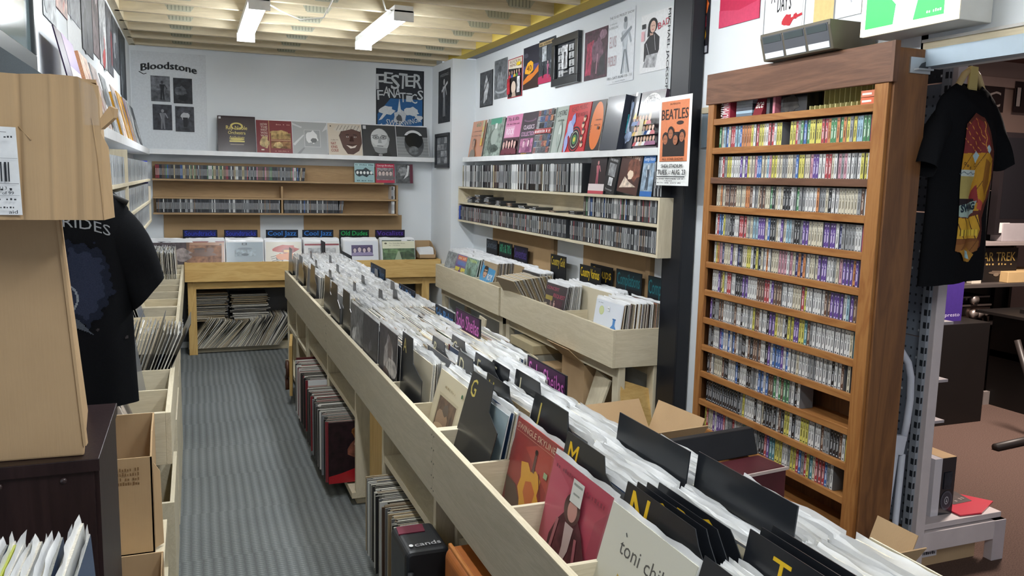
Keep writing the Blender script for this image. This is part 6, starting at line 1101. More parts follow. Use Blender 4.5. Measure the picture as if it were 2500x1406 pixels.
m.box((X0, Y0, 0), (X1, Y0+.005, Z1)); m.box((X0, Y1-.005, 0), (X1, Y1, Z1+.09)); m.faces([(X1, Y0, 0), (X1, Y1, 0), (X1, Y1, Z1+.09), (X1, Y1-.08, Z1+.07), (X1, Y0+.07, Z1+.0), (X1, Y0, Z1-.01)], [(0, 1, 2, 3, 4, 5)]); m.prism([(X1-.005, Y0, 0), (X1-.005, Y1, 0), (X1-.005, Y1, Z1+.09), (X1-.005, Y0, Z1)], (.004, 0, 0)); m.box((X0, Y0, 0), (X0+.005, Y1, Z1)); m.box((X0, Y0, 0), (X1, Y1, .004)); m.build('box', t)
for i in range(7):
    M = Tr(-.14-.02*i, 2.27, .14) @ Rz(PI/2) @ Matrix.Rotation(-.22+.02*i, 4, 'X')
    LPS.append((98-i*.01, M @ Matrix.Scale(.72, 4), ['gy', 'rd', 'dk', 'wh', 'dk', 'dk', 'gy'][i], i, 'small sleeved record standing in the low open carton by the dark cabinet', 'sleeves in the low open carton'))

# ================================================================== T-SHIRTS
def shirt(name, M, L, wr, wl, label, prints, thick=.055, fold=.007, seed=1, sl=(.17, .20), sll=None, ap=.70):
    """hanging t-shirt, local x right, front -y, z up from the hem; wr / wl half widths right and left"""
    t = thing(name, label, 't-shirt', M=M); r = random.Random(seed); ph = [r.uniform(0, 6) for _ in range(6)]
    prof = [(0, 1.0, 1), (.2, .97, 1), (.45, .95, 1), (.68, .98, 1), (.80, 1.0, .95), (.90, .93, .8), (.955, .72, .62), (.985, .45, .45), (1.0, .36, .35)]
    def pw(f):
        for (a, b, c), (d, e, g) in zip(prof, prof[1:]):
            if f <= d: k = (f-a)/(d-a); return b+(e-b)*k, c+(g-c)*k
        return prof[-1][1:]
    def yf(x, z, front=True):
        f = z/L; w, th = pw(f); W = (wr if x > 0 else wl)*w; s = math.sqrt(max(0, 1-min(1, abs(x)/W)**2.4)); k = 1-.8*f
        fo = fold*k*(math.sin(x*38+ph[0]+z*2)+.6*math.sin(x*71+ph[1]-z*3))+.004*math.sin(z*16+x*9+ph[2])*s
        return (-thick*th*s if front else thick*th*s*.7)+fo
    m = MB('fabric', '#101114'); n = 36; rows = 26; vs = []; fs = []
    for j in range(rows+1):
        z = L*j/rows; w, th = pw(z/L)
        for i in range(n):
            a = 2*PI*i/n; c = math.cos(a); W = (wr if c > 0 else wl)*w; x = W*(abs(c)**.8)*(1 if c > 0 else -1); fr = math.sin(a) <= 0
            z2 = z+.012*math.sin(x*6+1)*(1-z/L) - (.045*(1-abs(x)/(W+.001))**1.0*(j == rows) if fr else 0)
            vs.append((x, yf(x*.999, z, fr), z2))
    for j in range(rows):
        for i in range(n): fs.append((j*n+i, j*n+(i+1) % n, (j+1)*n+(i+1) % n, (j+1)*n+i))
    m.faces(vs, fs, smooth=True); m.build('body', t, local=True)
    for sx, W in ((1, wr), (-1, wl)):
        sl_ = sl if sx > 0 or sll is None else sll; m = MB('fabric', '#101114'); vs = []; fs = []; nu, nv = 10, 18
        S_ = (W*.42, L*.975); A_ = (W*.86, L*ap); T1 = (W+sl_[0], L*.93-sl_[1]*.86); T2 = (W+sl_[0]*.35 if ap > .6 else W*.95, L*.93-sl_[1]*(1.06 if ap > .6 else 1.22))
        for j in range(nu+1):
            f = j/nu; bow = .030*math.sin(PI*f)
            for i in range(nv):
                a = 2*PI*i/nv; v = .5-.5*math.cos(a)
                a0 = (S_[0]+(T1[0]-S_[0])*f+bow, S_[1]+(T1[1]-S_[1])*f+bow*.8); a1 = (A_[0]+(T2[0]-A_[0])*f, A_[1]+(T2[1]-A_[1])*f)
                x = sx*(a0[0]+(a1[0]-a0[0])*v); z = a0[1]+(a1[1]-a0[1])*v; y = -math.sin(a)*(.036+.012*f)+.006*math.sin(v*9+f*4+ph[4])
                vs.append((x, y, z))
        for j in range(nu):
            for i in range(nv): fs.append((j*nv+i, j*nv+(i+1) % nv, (j+1)*nv+(i+1) % nv, (j+1)*nv+i))
        m.faces(vs, fs, smooth=True); m.build('sleeve', t, local=True)
    prints(t, yf, L); return t
def pip(p, poly):
    x, z = p; c = False; j = len(poly)-1
    for i in range(len(poly)):
        (xi, zi), (xj, zj) = poly[i], poly[j]
        if (zi > z) != (zj > z) and x < (xj-xi)*(z-zi)/(zj-zi)+xi: c = not c
        j = i
    return c
def raster(t, yf, x0, x1, z0, z1, fn, cell=.0028, name='print', mat='print'):
    m = MB(mat); nx = int((x1-x0)/cell); nz = int((z1-z0)/cell)
    for j in range(nz):
        za = z0+j*cell; i = 0
        while i < nx:
            c = fn(x0+(i+.5)*cell, za+cell/2)
            if c is None: i += 1; continue
            k = i+1
            while k < nx and k-i < 6 and fn(x0+(k+.5)*cell, za+cell/2) == c: k += 1
            xa, xb = x0+i*cell, x0+k*cell
            m.faces([(x, yf(x, z)-.005, z) for x, z in ((xa, za), (xb, za), (xb, za+cell), (xa, za+cell))], [(0, 1, 2, 3)], mat, c, True); i = k
    return m.build(name, t, local=True)
def skull_print(t, yf, L):
    def P(*a): return [(a[i], a[i+1]) for i in range(0, len(a), 2)]
    sh = [(P(-.12,.62,-.05,.68,.02,.66,.07,.58,.12,.50,.13,.40,.12,.28,.08,.20,.06,.16,.07,.10,.06,.02,.0,-.02,-.12,.02), '#5a2a20'),
          (P(-.12,.60,-.05,.66,.01,.64,.05,.57,.08,.50,.02,.46,-.12,.46), '#7a2c2c'), (P(-.12,.48,.06,.49,.11,.46,.12,.36,.09,.26,.03,.20,-.12,.20), '#b98722'), (P(.04,.46,.09,.44,.10,.34,.07,.27,.04,.33), '#8a5a1a'),
          (P(-.12,.40,-.01,.40,-.01,.37,-.12,.37), '#b9c4c0'), (P(-.12,.37,-.01,.37,-.05,.26,-.12,.26), '#a89a5a'), (P(-.05,.27,.01,.33,.03,.24,-.05,.24), '#8a3030'), (P(-.12,.26,.0,.26,.01,.22,-.12,.22), '#20151a'),
          (P(-.12,.225,.02,.25,.0,.19,-.05,.165,-.12,.17), '#9ab0a8'), (P(-.12,.165,-.05,.16,.03,.18,.05,.11,.03,.06,-.12,.06), '#c89a2c'), (P(-.11,.105,.035,.105,.035,.075,-.11,.075), '#d8b83c'), (P(-.12,.058,.04,.058,.05,.02,-.12,.02), '#7a4a22'), (P(-.12,.03,.05,.05,.04,-.0,-.03,-.03,-.12,0), '#8a5a2a'),
          (P(-.10,.0,-.04,.02,.02,-.02,.0,-.06,-.06,-.05), '#a87a2c'), (P(-.07,.005,-.02,-.005,.0,-.045,-.04,-.035), '#9ec4cc'), (P(-.03,.495,0,.475,-.02,.435,-.055,.47), '#a9c4cc'), (P(.05,.53,.08,.505,.06,.485,.035,.51), '#a9c4cc'), (P(.03,.26,.06,.24,.05,.2,.02,.21), '#b04a3c')]
    lines = [((-.12, .60), (0, .50)), ((-.10, .63), (.03, .52)), ((-.05, .65), (.02, .56)), ((-.12, .55), (-.03, .49)), ((.02, .64), (.04, .50))]
    def fn(x, z):
        z = (z-.13)/.74; x = x/.85
        for k in range(8):
            if abs(x-(-.105+.02*k)) < .0018 and .075 < z < .105: return '#3a2410'
        for (a, b), (c, d) in lines:
            l2 = (c-a)**2+(d-b)**2; s = max(0, min(1, ((x-a)*(c-a)+(z-b)*(d-b))/l2)); wob = .004*math.sin(s*14)
            if math.hypot(x-a-(c-a)*s-wob, z-b-(d-b)*s) < .0028: return '#c8843c'
        if abs(z-.385-.012*abs(((x*40) % 2)-1)+.006) < .0018 and x < -.01 and z > .37 and z < .4: return '#3a5060'
        for x_, z_, r_ in ((-.10, .43, .006), (-.08, .42, .005), (-.06, .41, .005), (-.02, .425, .008)):
            if abs(math.hypot(x-x_, z-z_)-r_) < .0016: return '#3a2410'
        hit = None
        for p, c in sh:
            if pip((x, z), p): hit = c
        if hit == '#c89a2c' and abs(math.sin(x*60+z*30)) < .18: return '#4a2c12'
        if hit in ('#b98722', '#8a5a2a', '#7a4a22') and abs(math.sin(x*34-z*22)) < .07: return '#5a3414'
        return hit
    raster(t, yf, -.11, .12, .08, .66, fn, .0021)
    vs, fs, asp = text_geo('SWAG', .04); m = MB('print', '#1a2c3a'); m.faces([((-.095+.10*x), yf(-.095+.10*x, .29+.03*y)-.008, .272+.026*y+.012*x) for x, y in vs], fs); m.build('lettering', t, local=True)
hx = PY(2350, 200, 2.36)
hx = PY(2346, 450, 2.28); Ms = Tr(hx.x, 2.28, PY(2340, 690, 2.28).z) @ Rz(.20)
SH = shirt('t_shirt', Ms, .745, .20, .21, 'black t-shirt with a golden skull print hanging on a pale wooden hanger', lambda t, yf, L: skull_print(t, yf, L), seed=3, sl=(.10, .25), sll=(.06, .28))
t = thing('coat_hanger', 'pale wooden hanger holding the skull print t-shirt', 'hanger', Ms @ Vector((0, 0, .74)))
m = MB('powder', '#d8c08a'); c0 = Ms @ Vector((0, .0, .72)); ux = (Ms.to_3x3() @ Vector((1, 0, 0)))
def arm(s): return [c0+ux*(s*.01)+Vector((0, 0, .075)), c0+ux*(s*.045)+Vector((0, 0, .055)), c0+ux*(s*.09)+Vector((0, 0, .0)), c0+ux*(s*.15)+Vector((0, 0, -.03))]
m.tube(arm(1), [.011, .012, .012, .009]); m.build('arm', t); m = MB('powder', '#d8c08a'); m.tube(arm(-1), [.011, .012, .012, .009]); m.build('arm', t)
m = MB('powder', '#d9c67e'); m.prism([c0+ux*-.03+Vector((0, -.012, .0)), c0+ux*.03+Vector((0, -.012, .0)), c0+ux*.026+Vector((0, -.012, .085)), c0+ux*-.022+Vector((0, -.012, .085))], (0, .006, 0)); m.build('size_tag', t)
m = MB('metal', '#b9bcbe'); m.tube([c0+Vector((0, 0, .07))]+[c0+Vector((0, .014*math.sin(a)*1.4, .10+.02*(1-math.cos(a)))) for a in [i*.5 for i in range(8)]]+[], .0022, n=6); m.build('hook', t)
m = MB('metal', '#6a6c70'); m.tube([(2.80, 2.42, 2.115), (c0.x+.03, 2.30, c0.z+.138), (c0.x, 2.20, c0.z+.142)], .006); o = m.top('hanging_rail', 'short metal rail carrying the hanger in front of the shelving upright', 'rail')
def bride_print(t, yf, L):
    vs, fs, asp = text_geo('VEIL BRIDES', .0); m = MB('print', '#8d9096')
    m.faces([(-.16+.25*x, yf(-.16+.25*x, .54)-.004, .535+.030*y-.028*(2*x-1)**2) for x, y in vs], fs); m.build('lettering', t, local=True)
    def fn(x, z):
        z += .085
        if abs(math.hypot((x+.045), (z-.42))-.045) < .0028 and x > -.07: return '#7d838c'
        if pip((x, z), [(-.045, .372), (.0, .36), (.035, .315), (-.03, .35)]): return '#4a4f58'
        v = .5+.25*math.sin(x*60+z*33)*math.sin(z*47-x*21)+.25*math.sin(x*130-z*90)*math.sin(z*150+x*60)
        if .28 < z < .34 and v > .9: return '#3a3638'
        q = 1-math.hypot((x-.01)/.10, (z-.46)/.15)
        if q > .25+.3*v: return '#2b3042'
        if q > .05+.3*v: return '#1d212e'
        return None
    raster(t, yf, -.12, .17, .16, .62, fn, .003, mat='fabric')
Ml = Tr(-.315, 2.60, .925) @ Rz(.12)
SL = shirt('t_shirt', Ml, .66, .15, .10, 'black t-shirt with pale lettering hanging behind the stacked cartons at the left', bride_print, seed=8, sl=(.08, .27), sll=(.0, .20), thick=.05, ap=.52)
t = thing('coat_hanger', 'dark hanger inside the lettered t-shirt at the left', 'hanger', Ml @ Vector((0, 0, .65))); c0 = Ml @ Vector((0, 0, .62)); m = MB('powder', '#222'); m.tube([c0+Vector((-.10, 0, 0)), c0+Vector((0, 0, .05)), c0+Vector((.14, 0, -.02))], .008); m.build('arm', t); m = MB('metal', '#999'); m.tube([c0+Vector((0, 0, .05)), c0+Vector((0, 0, .12)), c0+Vector((-.02, 0, .14)), c0+Vector((-.04, 0, .12))], .003); m.build('hook', t)
m = MB('metal', '#8d9094'); m.tube([(-.48, 2.66, 1.69), (-.30, 2.62, 1.69)], .006); m.top('wall_peg', 'metal peg on the left wall holding the t-shirt', 'peg')

# ================================================================== UNDER THE ISLAND, NEAR END
t = thing('black_bag', 'black vinyl bag with white lettering standing beside the island shelves', 'bag', (.635, 2.37, 0))
def soft(mb, x0, x1, y0, y1, z0, z1, r, mat, col, nseg=5):
    pts = []
    for cx_, cz_, a0 in ((x1-r, z1-r, 0), (x0+r, z1-r, PI/2), (x0+r, z0+r, PI), (x1-r, z0+r, 1.5*PI)):
        for i in range(nseg+1): a = a0+PI/2*i/nseg; pts.append((cx_+r*math.cos(a), y0, cz_+r*math.sin(a)))
    return mb.prism(pts, (0, y1-y0, 0), mat, col)
m = MB(); soft(m, .565, .705, 2.27, 2.47, .003, .50, .02, 'leather', '#1c1e22'); m.build('body', t, bevel=.012)
m = MB('leather', '#6a2036'); m.prism([(.575, 2.40, .498), (.66, 2.40, .498), (.665, 2.455, .498), (.58, 2.455, .498)], (0, 0, .005)); m.build('patch', t)
m = MB('leather', '#2c2e33'); m.tube([(.58, 2.262, .44), (.575, 2.250, .34), (.60, 2.252, .22), (.64, 2.262, .14)], .010); m.build('strap', t)
m = MB('print'); a = Art(m, (.585, 2.285, .5035), (.11, .004, 0), (0, .045, 0)); a.ell(.06, .5, .06, .2, '#d9dadc'); a.text('cands', .16, .25, .55, '#b9babd', w=.75, bold=.03); m.build('lettering', t)
t = thing('leather_case', 'tan leather carrying case at the bottom edge, under the island', 'case', (.70, 2.09, 0)); m = MB(); soft(m, .655, .757, 1.90, 2.17, .003, .555, .03, 'leather', '#a8612a', 7); m.build('body', t, bevel=.014)
m = MB(); soft(m, .668, .680, 1.895, 2.175, .0, .560, .004, 'leather', '#c07a3c', 4); m.build('lid_seam', t, bevel=.003)

# ================================================================== BEHIND THE ISLAND
def openbox(name, x0, x1, y0, y1, z0, z1, label, flaps=(), mat='card', th=.005, rot=0, cat='box'):
    c = Vector(((x0+x1)/2, (y0+y1)/2, z0)); t = thing(name, label, cat, M=Tr(*c) @ Rz(rot)); a, b, h = (x1-x0)/2, (y1-y0)/2, z1-z0; m = MB(mat)
    m.box((-a, -b, 0), (a, -b+th, h)); m.box((-a, b-th, 0), (a, b, h)); m.box((-a, -b+th, 0), (-a+th, b-th, h)); m.box((a-th, -b+th, 0), (a, b-th, h)); m.box((-a+th, -b+th, 0), (a-th, b-th, th)); m.build('box', t, local=True)
    for f in flaps:
        q = MB(mat)
        if f == '-y': q.prism([(-a, -b, h), (a, -b, h), (a, -b-.08, h+.13), (-a, -b-.08, h+.13)], (0, .004, .002))
        if f == '+y': q.prism([(-a, b, h), (a, b, h), (a, b+.09, h+.12), (-a, b+.09, h+.12)], (0, -.004, .002))
        if f == '-x': q.prism([(-a, -b, h), (-a, b, h), (-a-.11, b, h+.10), (-a-.11, -b, h+.10)], (.003, 0, .003))
        if f == '+x': q.prism([(a, -b, h), (a, b, h), (a+.05, b, h+.13), (a+.05, -b, h+.13)], (-.003, 0, .003))
        q.build('flap', t, local=True)
    return t
openbox('cardboard_box', 1.62, 1.93, 2.80, 3.12, .0, .50, 'open cardboard carton with raised flaps between the island and the column', ('-y', '+y', '-x', '+x'), rot=.1)
openbox('cardboard_box', 2.16, 2.42, 4.30, 4.62, .0, .52, 'upright brown carton with printed text under the near right bin', ('-x',))
t = thing('archive_box', 'pale grey archive box with a black finger hole under the right bins', 'box', (2.25, 5.1, 0)); m = MB('powder', '#aaa79a'); m.box((2.09, 4.92, 0), (2.40, 5.32, .50)); m.build('box', t, bevel=.003); MB('powder', '#b5a888').box((2.08, 4.91, .46), (2.41, 5.33, .52)).build('lid', t, bevel=.003); m = MB('print', '#151515'); m.prism([(2.0795+.009, 5.10+.03*math.cos(i*.785), .40+.025*math.sin(i*.785)) for i in range(8)], (-.001, 0, 0)); m.build('finger_hole', t)
MB('mdf').box((2.09, 4.66, 0), (2.40, 4.88, .42)).top('cardboard_box', 'low closed carton beside the archive box under the right bins', 'box', bevel=.003)
MB('plyZ').prism([(2.06, 4.64, 0), (2.12, 5.28, 0), (2.12, 5.28, .46), (2.06, 4.80, .46), (2.05, 4.64, .12)], (.012, 0, 0)).top('loose_board', 'pale offcut board with a sloping edge leaning on the archive box', 'board')
MB('plyZ').prism([(1.98, 3.98, .0), (2.06, 4.26, .0), (2.22, 4.26, .50), (2.16, 3.98, .50)], (.014, 0, 0)).top('loose_board', 'pale plywood sheet leaning under the near right bin beside the post', 'board')
MB('pineX').prism([(2.14, 3.70, .0), (2.36, 3.76, .0), (2.38, 3.90, .46), (2.16, 3.86, .54)], (0, .014, 0)).top('loose_board', 'board leaning against the foot of the near right bin by the steel column', 'board')
MB('plyZ').prism([(1.96, 5.75, .0), (1.99, 5.98, .0), (2.07, 5.98, .55), (2.05, 5.78, .55)], (.012, 0, 0)).top('loose_board', 'small pale board leaning below the far right bin', 'board')
MB('powder', '#c9ccce').prism([(2.40, 5.7, .02), (2.40, 6.9, .02), (2.40, 6.9, .52), (2.40, 5.7, .52)], (.01, 0, 0)).top('loose_board', 'white board standing against the wall under the far right bin', 'board')
# record case with black lid behind the near island (right of it)
t = thing('record_case', 'open black and maroon record case standing behind the middle island', 'case', M=Tr(1.62, 2.02, 0) @ Rz(.12)); m = MB('leather', '#4a1c24'); m.box((-.19, .04, .40), (.19, .17, .70)); m.build('body', t, local=True, bevel=.008); 
m = MB('leather', '#1b1c20'); m.prism([(-.19, .17, .70), (.19, .17, .70), (.19, .20, .785), (-.19, .20, .785)], (0, .03, .0)); m.build('lid', t, local=True, bevel=.004); m = MB('powder', '#b9a9a4'); m.box((-.192, .035, .69), (.192, .04, .70)); m.build('trim_strip', t, local=True)
t = thing('stool', 'dark stool under the open record case behind the island', 'stool', (1.62, 2.02, 0)); MB('darkwood').box((1.42, 1.83, .37), (1.82, 2.21, .40)).build('seat', t)
for x in (1.44, 1.77):
    for y in (1.85, 2.16): MB('darkwood').box((x, y, 0), (x+.03, y+.03, .37)).build('leg', t)
openbox('cardboard_box', 2.05, 2.25, 1.98, 2.16, .0, .30, 'small open carton at the foot of the cassette rack', ('-y', '+x'))

# ================================================================== GONDOLA AND SHOP BEYOND
t = thing('display_gondola', 'grey metal shop shelving with pegboard and a slotted white upright beside the rack', 'shelving', (2.9, 3.1, 0))
MB('powder', '#c9bfc0').box((2.765, 2.395, 0), (2.814, 2.455, 2.12)).build('upright', t, bevel=.003)
m = MB('powder', '#8d939c').box((2.748, 2.42, 0), (2.765, 2.452, 2.12)); 
for i in range(38): m.box((2.7472, 2.424, .12+.052*i), (2.749, 2.438, .145+.052*i), 'print', '#20242a')
for i in range(38): m.box((2.750, 2.4194, .12+.052*i), (2.760, 2.4202, .145+.052*i), 'print', '#20242a')
m.build('slotted_rail', t)
for (za, zb_, col) in ((.20, .50, '#6d7580'), (.505, 1.01, '#7a828e'), (1.015, 1.52, '#7a828e'), (1.525, 2.03, '#727a86'), (2.035, 2.30, '#2a2e36')):
    m = MB('powder', col).box((2.770, 2.455, za), (2.782, 3.75, zb_)); n_ = 0
    for iy in range(14):
        for iz in range(int((zb_-za-.02)/.036)):
            m.box((2.7685, 2.472+.030*iy, za+.02+.036*iz), (2.7702, 2.479+.030*iy, za+.029+.036*iz), 'print', '#dfe6ec' if (iz*7+iy*3) % 11 == 0 else '#3a4048')
    m.build('pegboard', t)
for y in (2.40,):
    MB('powder', '#cdc3c4').box((2.814, y, .10), (3.30, y+.03, .185)).build('base_arm', t, bevel=.003); MB('powder', '#b9b0b4').box((3.23, y-.002, 0), (3.30, y+.04, .185)).build('foot', t, bevel=.003)
MB('powder', '#c9bfc0').box((2.79, 2.415, .19), (3.285, 3.75, .215)).build('base_shelf', t, bevel=.002)
for i, z in enumerate((.62, .80, 1.05, 1.45)): MB('powder', '#a9a2a6').box((2.79, 2.50, z), (2.99, 3.7, z+.012)).build('shelf', t)
def hp(x, y, z, h, w, d, lab):
    t = thing('headphone_box', lab, 'box', (x, y, z), 'headphone boxes on the base shelf'); m = MB('gloss', '#23252c'); m.box((x, y, z), (x+w, y+d, z+h)); m.build('box', t)
    m = MB('gloss', '#c9c6cc'); m.box((x-.001, y-.001, z), (x+w*.34, y+d+.001, z+h+.001)); m.build('light_side', t)
    m = MB('gloss', '#3f434e'); a = Art(m, (x+w*.35, y-.0015, z), (w*.65, 0, 0), (0, 0, h), 'gloss'); a.ell(.5, .25, .42, .17, '#4a4e5a', n=28); a.ell(.5, .25, .34, .14, '#343844', n=28); a.ell(.5, .25, .15, .07, '#b9bcc4', n=20); a.ell(.5, .25, .12, .055, '#343844', n=20); a.poly([(.45, .22), (.5, .29), (.55, .22)], '#b9bcc4'); a.rect(.3, .62, .6, .635, '#c9c9cc'); a.rect(.2, .45, .75, .75, '#2c2f38', 'photo'); m.build('headphone_picture', t)
    m = MB('card').box((x+w*.34, y, z+h), (x+w, y+d, z+h+.002)); m.build('top_face', t)
hp(2.862, 2.60, .216, .36, .13, .20, 'headphone box on the base shelf, the rear taller looking one by the upright')
hp(2.925, 2.47, .216, .255, .125, .20, 'headphone box on the base shelf, the front one beside the red booklet')
m = MB('laminate', '#c9253f'); m.prism([(3.055, 2.43, .217), (3.17, 2.42, .217), (3.34, 2.50, .217), (3.22, 2.68, .217), (3.06, 2.66, .217)], (0, 0, .006)); a = Art(m, (3.07, 2.45, .2236), (.26, .06, 0), (-.03, .2, 0)); a.poly([(.25, .3), (.7, .2), (.85, .7), (.4, .85)], '#3a2826', 'photo'); bars(a, .4, .35, .7, .1, '#8a7a76', 4, 2); m.top('booklet', 'bright red booklet with a dark picture on the base shelf', 'booklet')
t = thing('device', 'small black and white device with a round dial behind the red booklet', 'device', (3.25, 2.95, .216)); MB('gloss', '#b9b4b4').box((3.05, 2.88, .217), (3.24, 3.05, .285)).build('body', t, bevel=.01); MB('gloss', '#1d1c20').box((3.18, 2.86, .217), (3.27, 3.05, .31)).build('panel', t, bevel=.01); m = MB('metal', '#8a8a8c'); m.tube([(3.215, 2.855, .265), (3.215, 2.862, .265)], .016); m.build('dial', t)
m = MB('card'); m.box((2.84, 2.46, .0), (3.20, 2.80, .16)); a = Art(m, (2.87, 2.4594, .04), (.10, 0, 0), (0, 0, .10)); a.rect(0, 0, 1, 1, '#d9d4d6'); bars(a, .1, .72, .9, .15, '#3a3a3e', 7, 2); bars(a, .1, .42, .6, .2, '#3a3a3e', 4, 3); bars(a, .1, .12, .9, .15, '#3a3a3e', 7, 4); m.top('cardboard_box', 'brown carton with a white label under the white shelving foot', 'box')
# white folding frame leaning behind the rack
t = thing('folding_frame', 'white tubular folding frame leaning between the rack and the slotted upright', 'frame', (2.62, 2.38, 0)); W_ = '#c4c8d4'
def pp(u, v, Y): p = PY(u, v, Y); return (p.x, p.y, max(.02, p.z))
m = MB('powder', W_); m.tube([pp(u, v, 2.42) for u, v in ((2150, 825), (2178, 835), (2200, 856), (2217, 885), (2224, 920), (2222, 975), (2214, 1030), (2205, 1075))], .014, n=12); m.build('bent_tube', t)
m = MB('powder', W_); m.prism([pp(2187, 1062, 2.40), pp(2216, 1066, 2.40), pp(2206, 1112, 2.40), pp(2181, 1110, 2.40)], (0, .03, 0)); m.build('joint_sleeve', t, bevel=.003)
for (a_, b_) in (((2186, 1105), (2150, 1345)), ((2203, 1108), (2178, 1350))):
    m = MB('powder', W_); m.tube([pp(*a_, 2.41), pp(*b_, 2.41), (pp(*b_, 2.41)[0]-.03, 2.41, .01)], .0125, n=12); m.build('leg', t)
# back room
struct('wall_shop', MB('wallpaint', '#a0857a').box((2.66, 5.4, 0), (9.4, 5.5, 3.0))); struct('wall_side', MB('wallpaint', '#8a7268').box((9.3, -1.5, 0), (9.4, 5.5, 3.0)))
struct('ceiling_shop', MB('wallpaint', '#7a5a50').box((2.60, -1.2, 2.75), (9.4, 5.5, 2.8)))
m = MB('powder', '#a58a80'); m.box((2.7, 5.36, 2.05), (9.3, 5.4, 2.13)); m.box((2.7, 5.34, 2.52), (9.3, 5.4, 2.60)); struct('trim_9', m)
def tagboard(u0, u1, v0, v1, txt, lab):
    R = wallrect('Y', 5.33, u0, v0, u1, v1); poster(R, lambda a: (a.rect(0, 0, 1, 1, '#2c201f'), a.text(txt, .5, .2, .62, '#b0a19a', w=.86, align='c', bold=.08)), '#2c201f', lab, name='shop_sign', cat='sign')
tagboard(2335, 2448, 203, 275, 'NYC', 'dark sign with big pale letters ending in C behind the skull t-shirt'); tagboard(2480, 2560, 198, 280, 'IC', 'dark framed sign cut by the right edge of the photo')
def blk(x0, y0, z0, x1, y1, z1, c, name, lab, cat, mat='powder', bevel=.004, group=None): return MB(mat, c).box((x0, y0, z0), (x1, y1, z1)).top(name, lab, cat, group, bevel=bevel)
def bypx(u0, v0, u1, v1, Y, d, c, name, lab, cat, mat='powder', art=None, z0=None, grounded=False):
    A, B = PY(u0, v0, Y), PY(u1, v1, Y); zb = 0 if grounded else (B.z if z0 is None else z0); m = MB(mat, c).box((A.x, Y, zb), (B.x, Y+d, A.z))
    if art: art(Art(m, (A.x, Y-.001, zb), (B.x-A.x, 0, 0), (0, 0, A.z-zb)))
    return m.top(name, lab, cat, bevel=0 if art else .004)
CBZ = PY(2340, 797, 4.0).z
bypx(2240, 797, 2392, 1050, 4.0, .6, '#14100f', 'black_cabinet', 'black cabinet in the shop beyond, behind the slotted upright', 'cabinet', grounded=True)
def presto(a): a.rect(0, 0, 1, 1, '#3f2a78'); a.text('presto', .52, .16, .08, '#c9c0dc', w=.74, align='c', bold=.04)
bypx(2308, 680, 2345, 790, 4.1, .12, '#3f2a78', 'purple_box', 'purple box lettered presto standing on the black cabinet', 'box', art=presto, z0=CBZ)
m = MB('print', '#d8cfc9'); p0 = PY(2298, 803, 4.02); m.prism([(p0.x, 4.02, CBZ+.001), (p0.x+.34, 4.03, CBZ+.001), (p0.x+.30, 4.16, CBZ+.001), (p0.x+.06, 4.15, CBZ+.001)], (0, 0, .006)); m.top('magazine', 'pale magazine lying on the black cabinet by the purple box', 'magazine')
# hi-fi shelves
A0 = PY(2322, 700, 4.45); B0 = PY(2600, 700, 4.45); t = thing('hifi_rack', 'black hi-fi rack with open shelves in the shop beyond', 'rack', ((A0.x+B0.x)/2, 4.7, 0))
ZH = {}
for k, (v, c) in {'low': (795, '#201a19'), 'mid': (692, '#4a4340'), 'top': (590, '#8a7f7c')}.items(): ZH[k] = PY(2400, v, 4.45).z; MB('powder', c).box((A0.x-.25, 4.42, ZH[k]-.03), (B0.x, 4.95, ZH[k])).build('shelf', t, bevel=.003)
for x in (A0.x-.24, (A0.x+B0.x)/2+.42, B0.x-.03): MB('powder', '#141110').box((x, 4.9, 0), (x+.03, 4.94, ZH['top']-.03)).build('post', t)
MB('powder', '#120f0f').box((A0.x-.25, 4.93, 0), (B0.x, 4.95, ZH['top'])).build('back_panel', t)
def amp(u0, u1, z0, h, lab, c, knobs, name='amplifier'):
    a_, b_ = PY(u0, 750, 4.5), PY(u1, 750, 4.5); t = thing(name, lab, 'amplifier', ((a_.x+b_.x)/2, 4.6, z0)); MB('metal', c).box((a_.x, 4.5, z0+.01), (b_.x, 4.85, z0+h)).build('case', t, bevel=.004)
    MB('gloss', '#120e0e').box((a_.x+.02, 4.497, z0+h*.5), (a_.x+(b_.x-a_.x)*.5, 4.5, z0+h*.85)).build('display', t); MB('metal', '#8a7a74').box((a_.x, 4.492, z0+h-.012), (b_.x, 4.5, z0+h)).build('trim', t)
    for i in range(knobs):
        x = a_.x+(b_.x-a_.x)*(.62+.26*i/max(1, knobs-1)); m = MB('metal', '#b9aaa2'); m.tube([(x, 4.5, z0+h*.55), (x, 4.465, z0+h*.55)], .034 if i < 2 else .02, n=20); m.build('knob', t)
    for i in range(4): x = a_.x+(b_.x-a_.x)*(.06+.10*i); m = MB('metal', '#8a7c76'); m.tube([(x, 4.5, z0+h*.25), (x, 4.49, z0+h*.25)], .013); m.build('knob', t)
amp(2300, 2418, ZH['low'], .16, 'bronze coloured amplifier with large round knobs on the hi-fi rack', '#4a3c38', 3); amp(2305, 2412, ZH['low']+.165, .06, 'slim black player stacked on the bronze amplifier', '#171312', 1, 'disc_player')
def trek(a): a.rect(0, 0, 1, 1, '#1c1614'); a.text('STAR TREK', .5, .62, .26, '#c0a058', w=.9, align='c', bold=.06); bars(a, .1, .50, .9, .06, '#b0925a', 12, 5); a.ell(.6, .28, .22, .05, '#6a5a4c'); a.ell(.55, .22, .06, .05, '#7a6a5a'); a.line((.45, .32), (.8, .3), .02, '#6a5a4c')
bypx(2375, 606, 2478, 686, 4.5, .3, '#1c1614', 'boxed_set', 'black box lettered in gold on the middle shelf of the hi-fi rack', 'box', art=trek, z0=ZH['mid'])
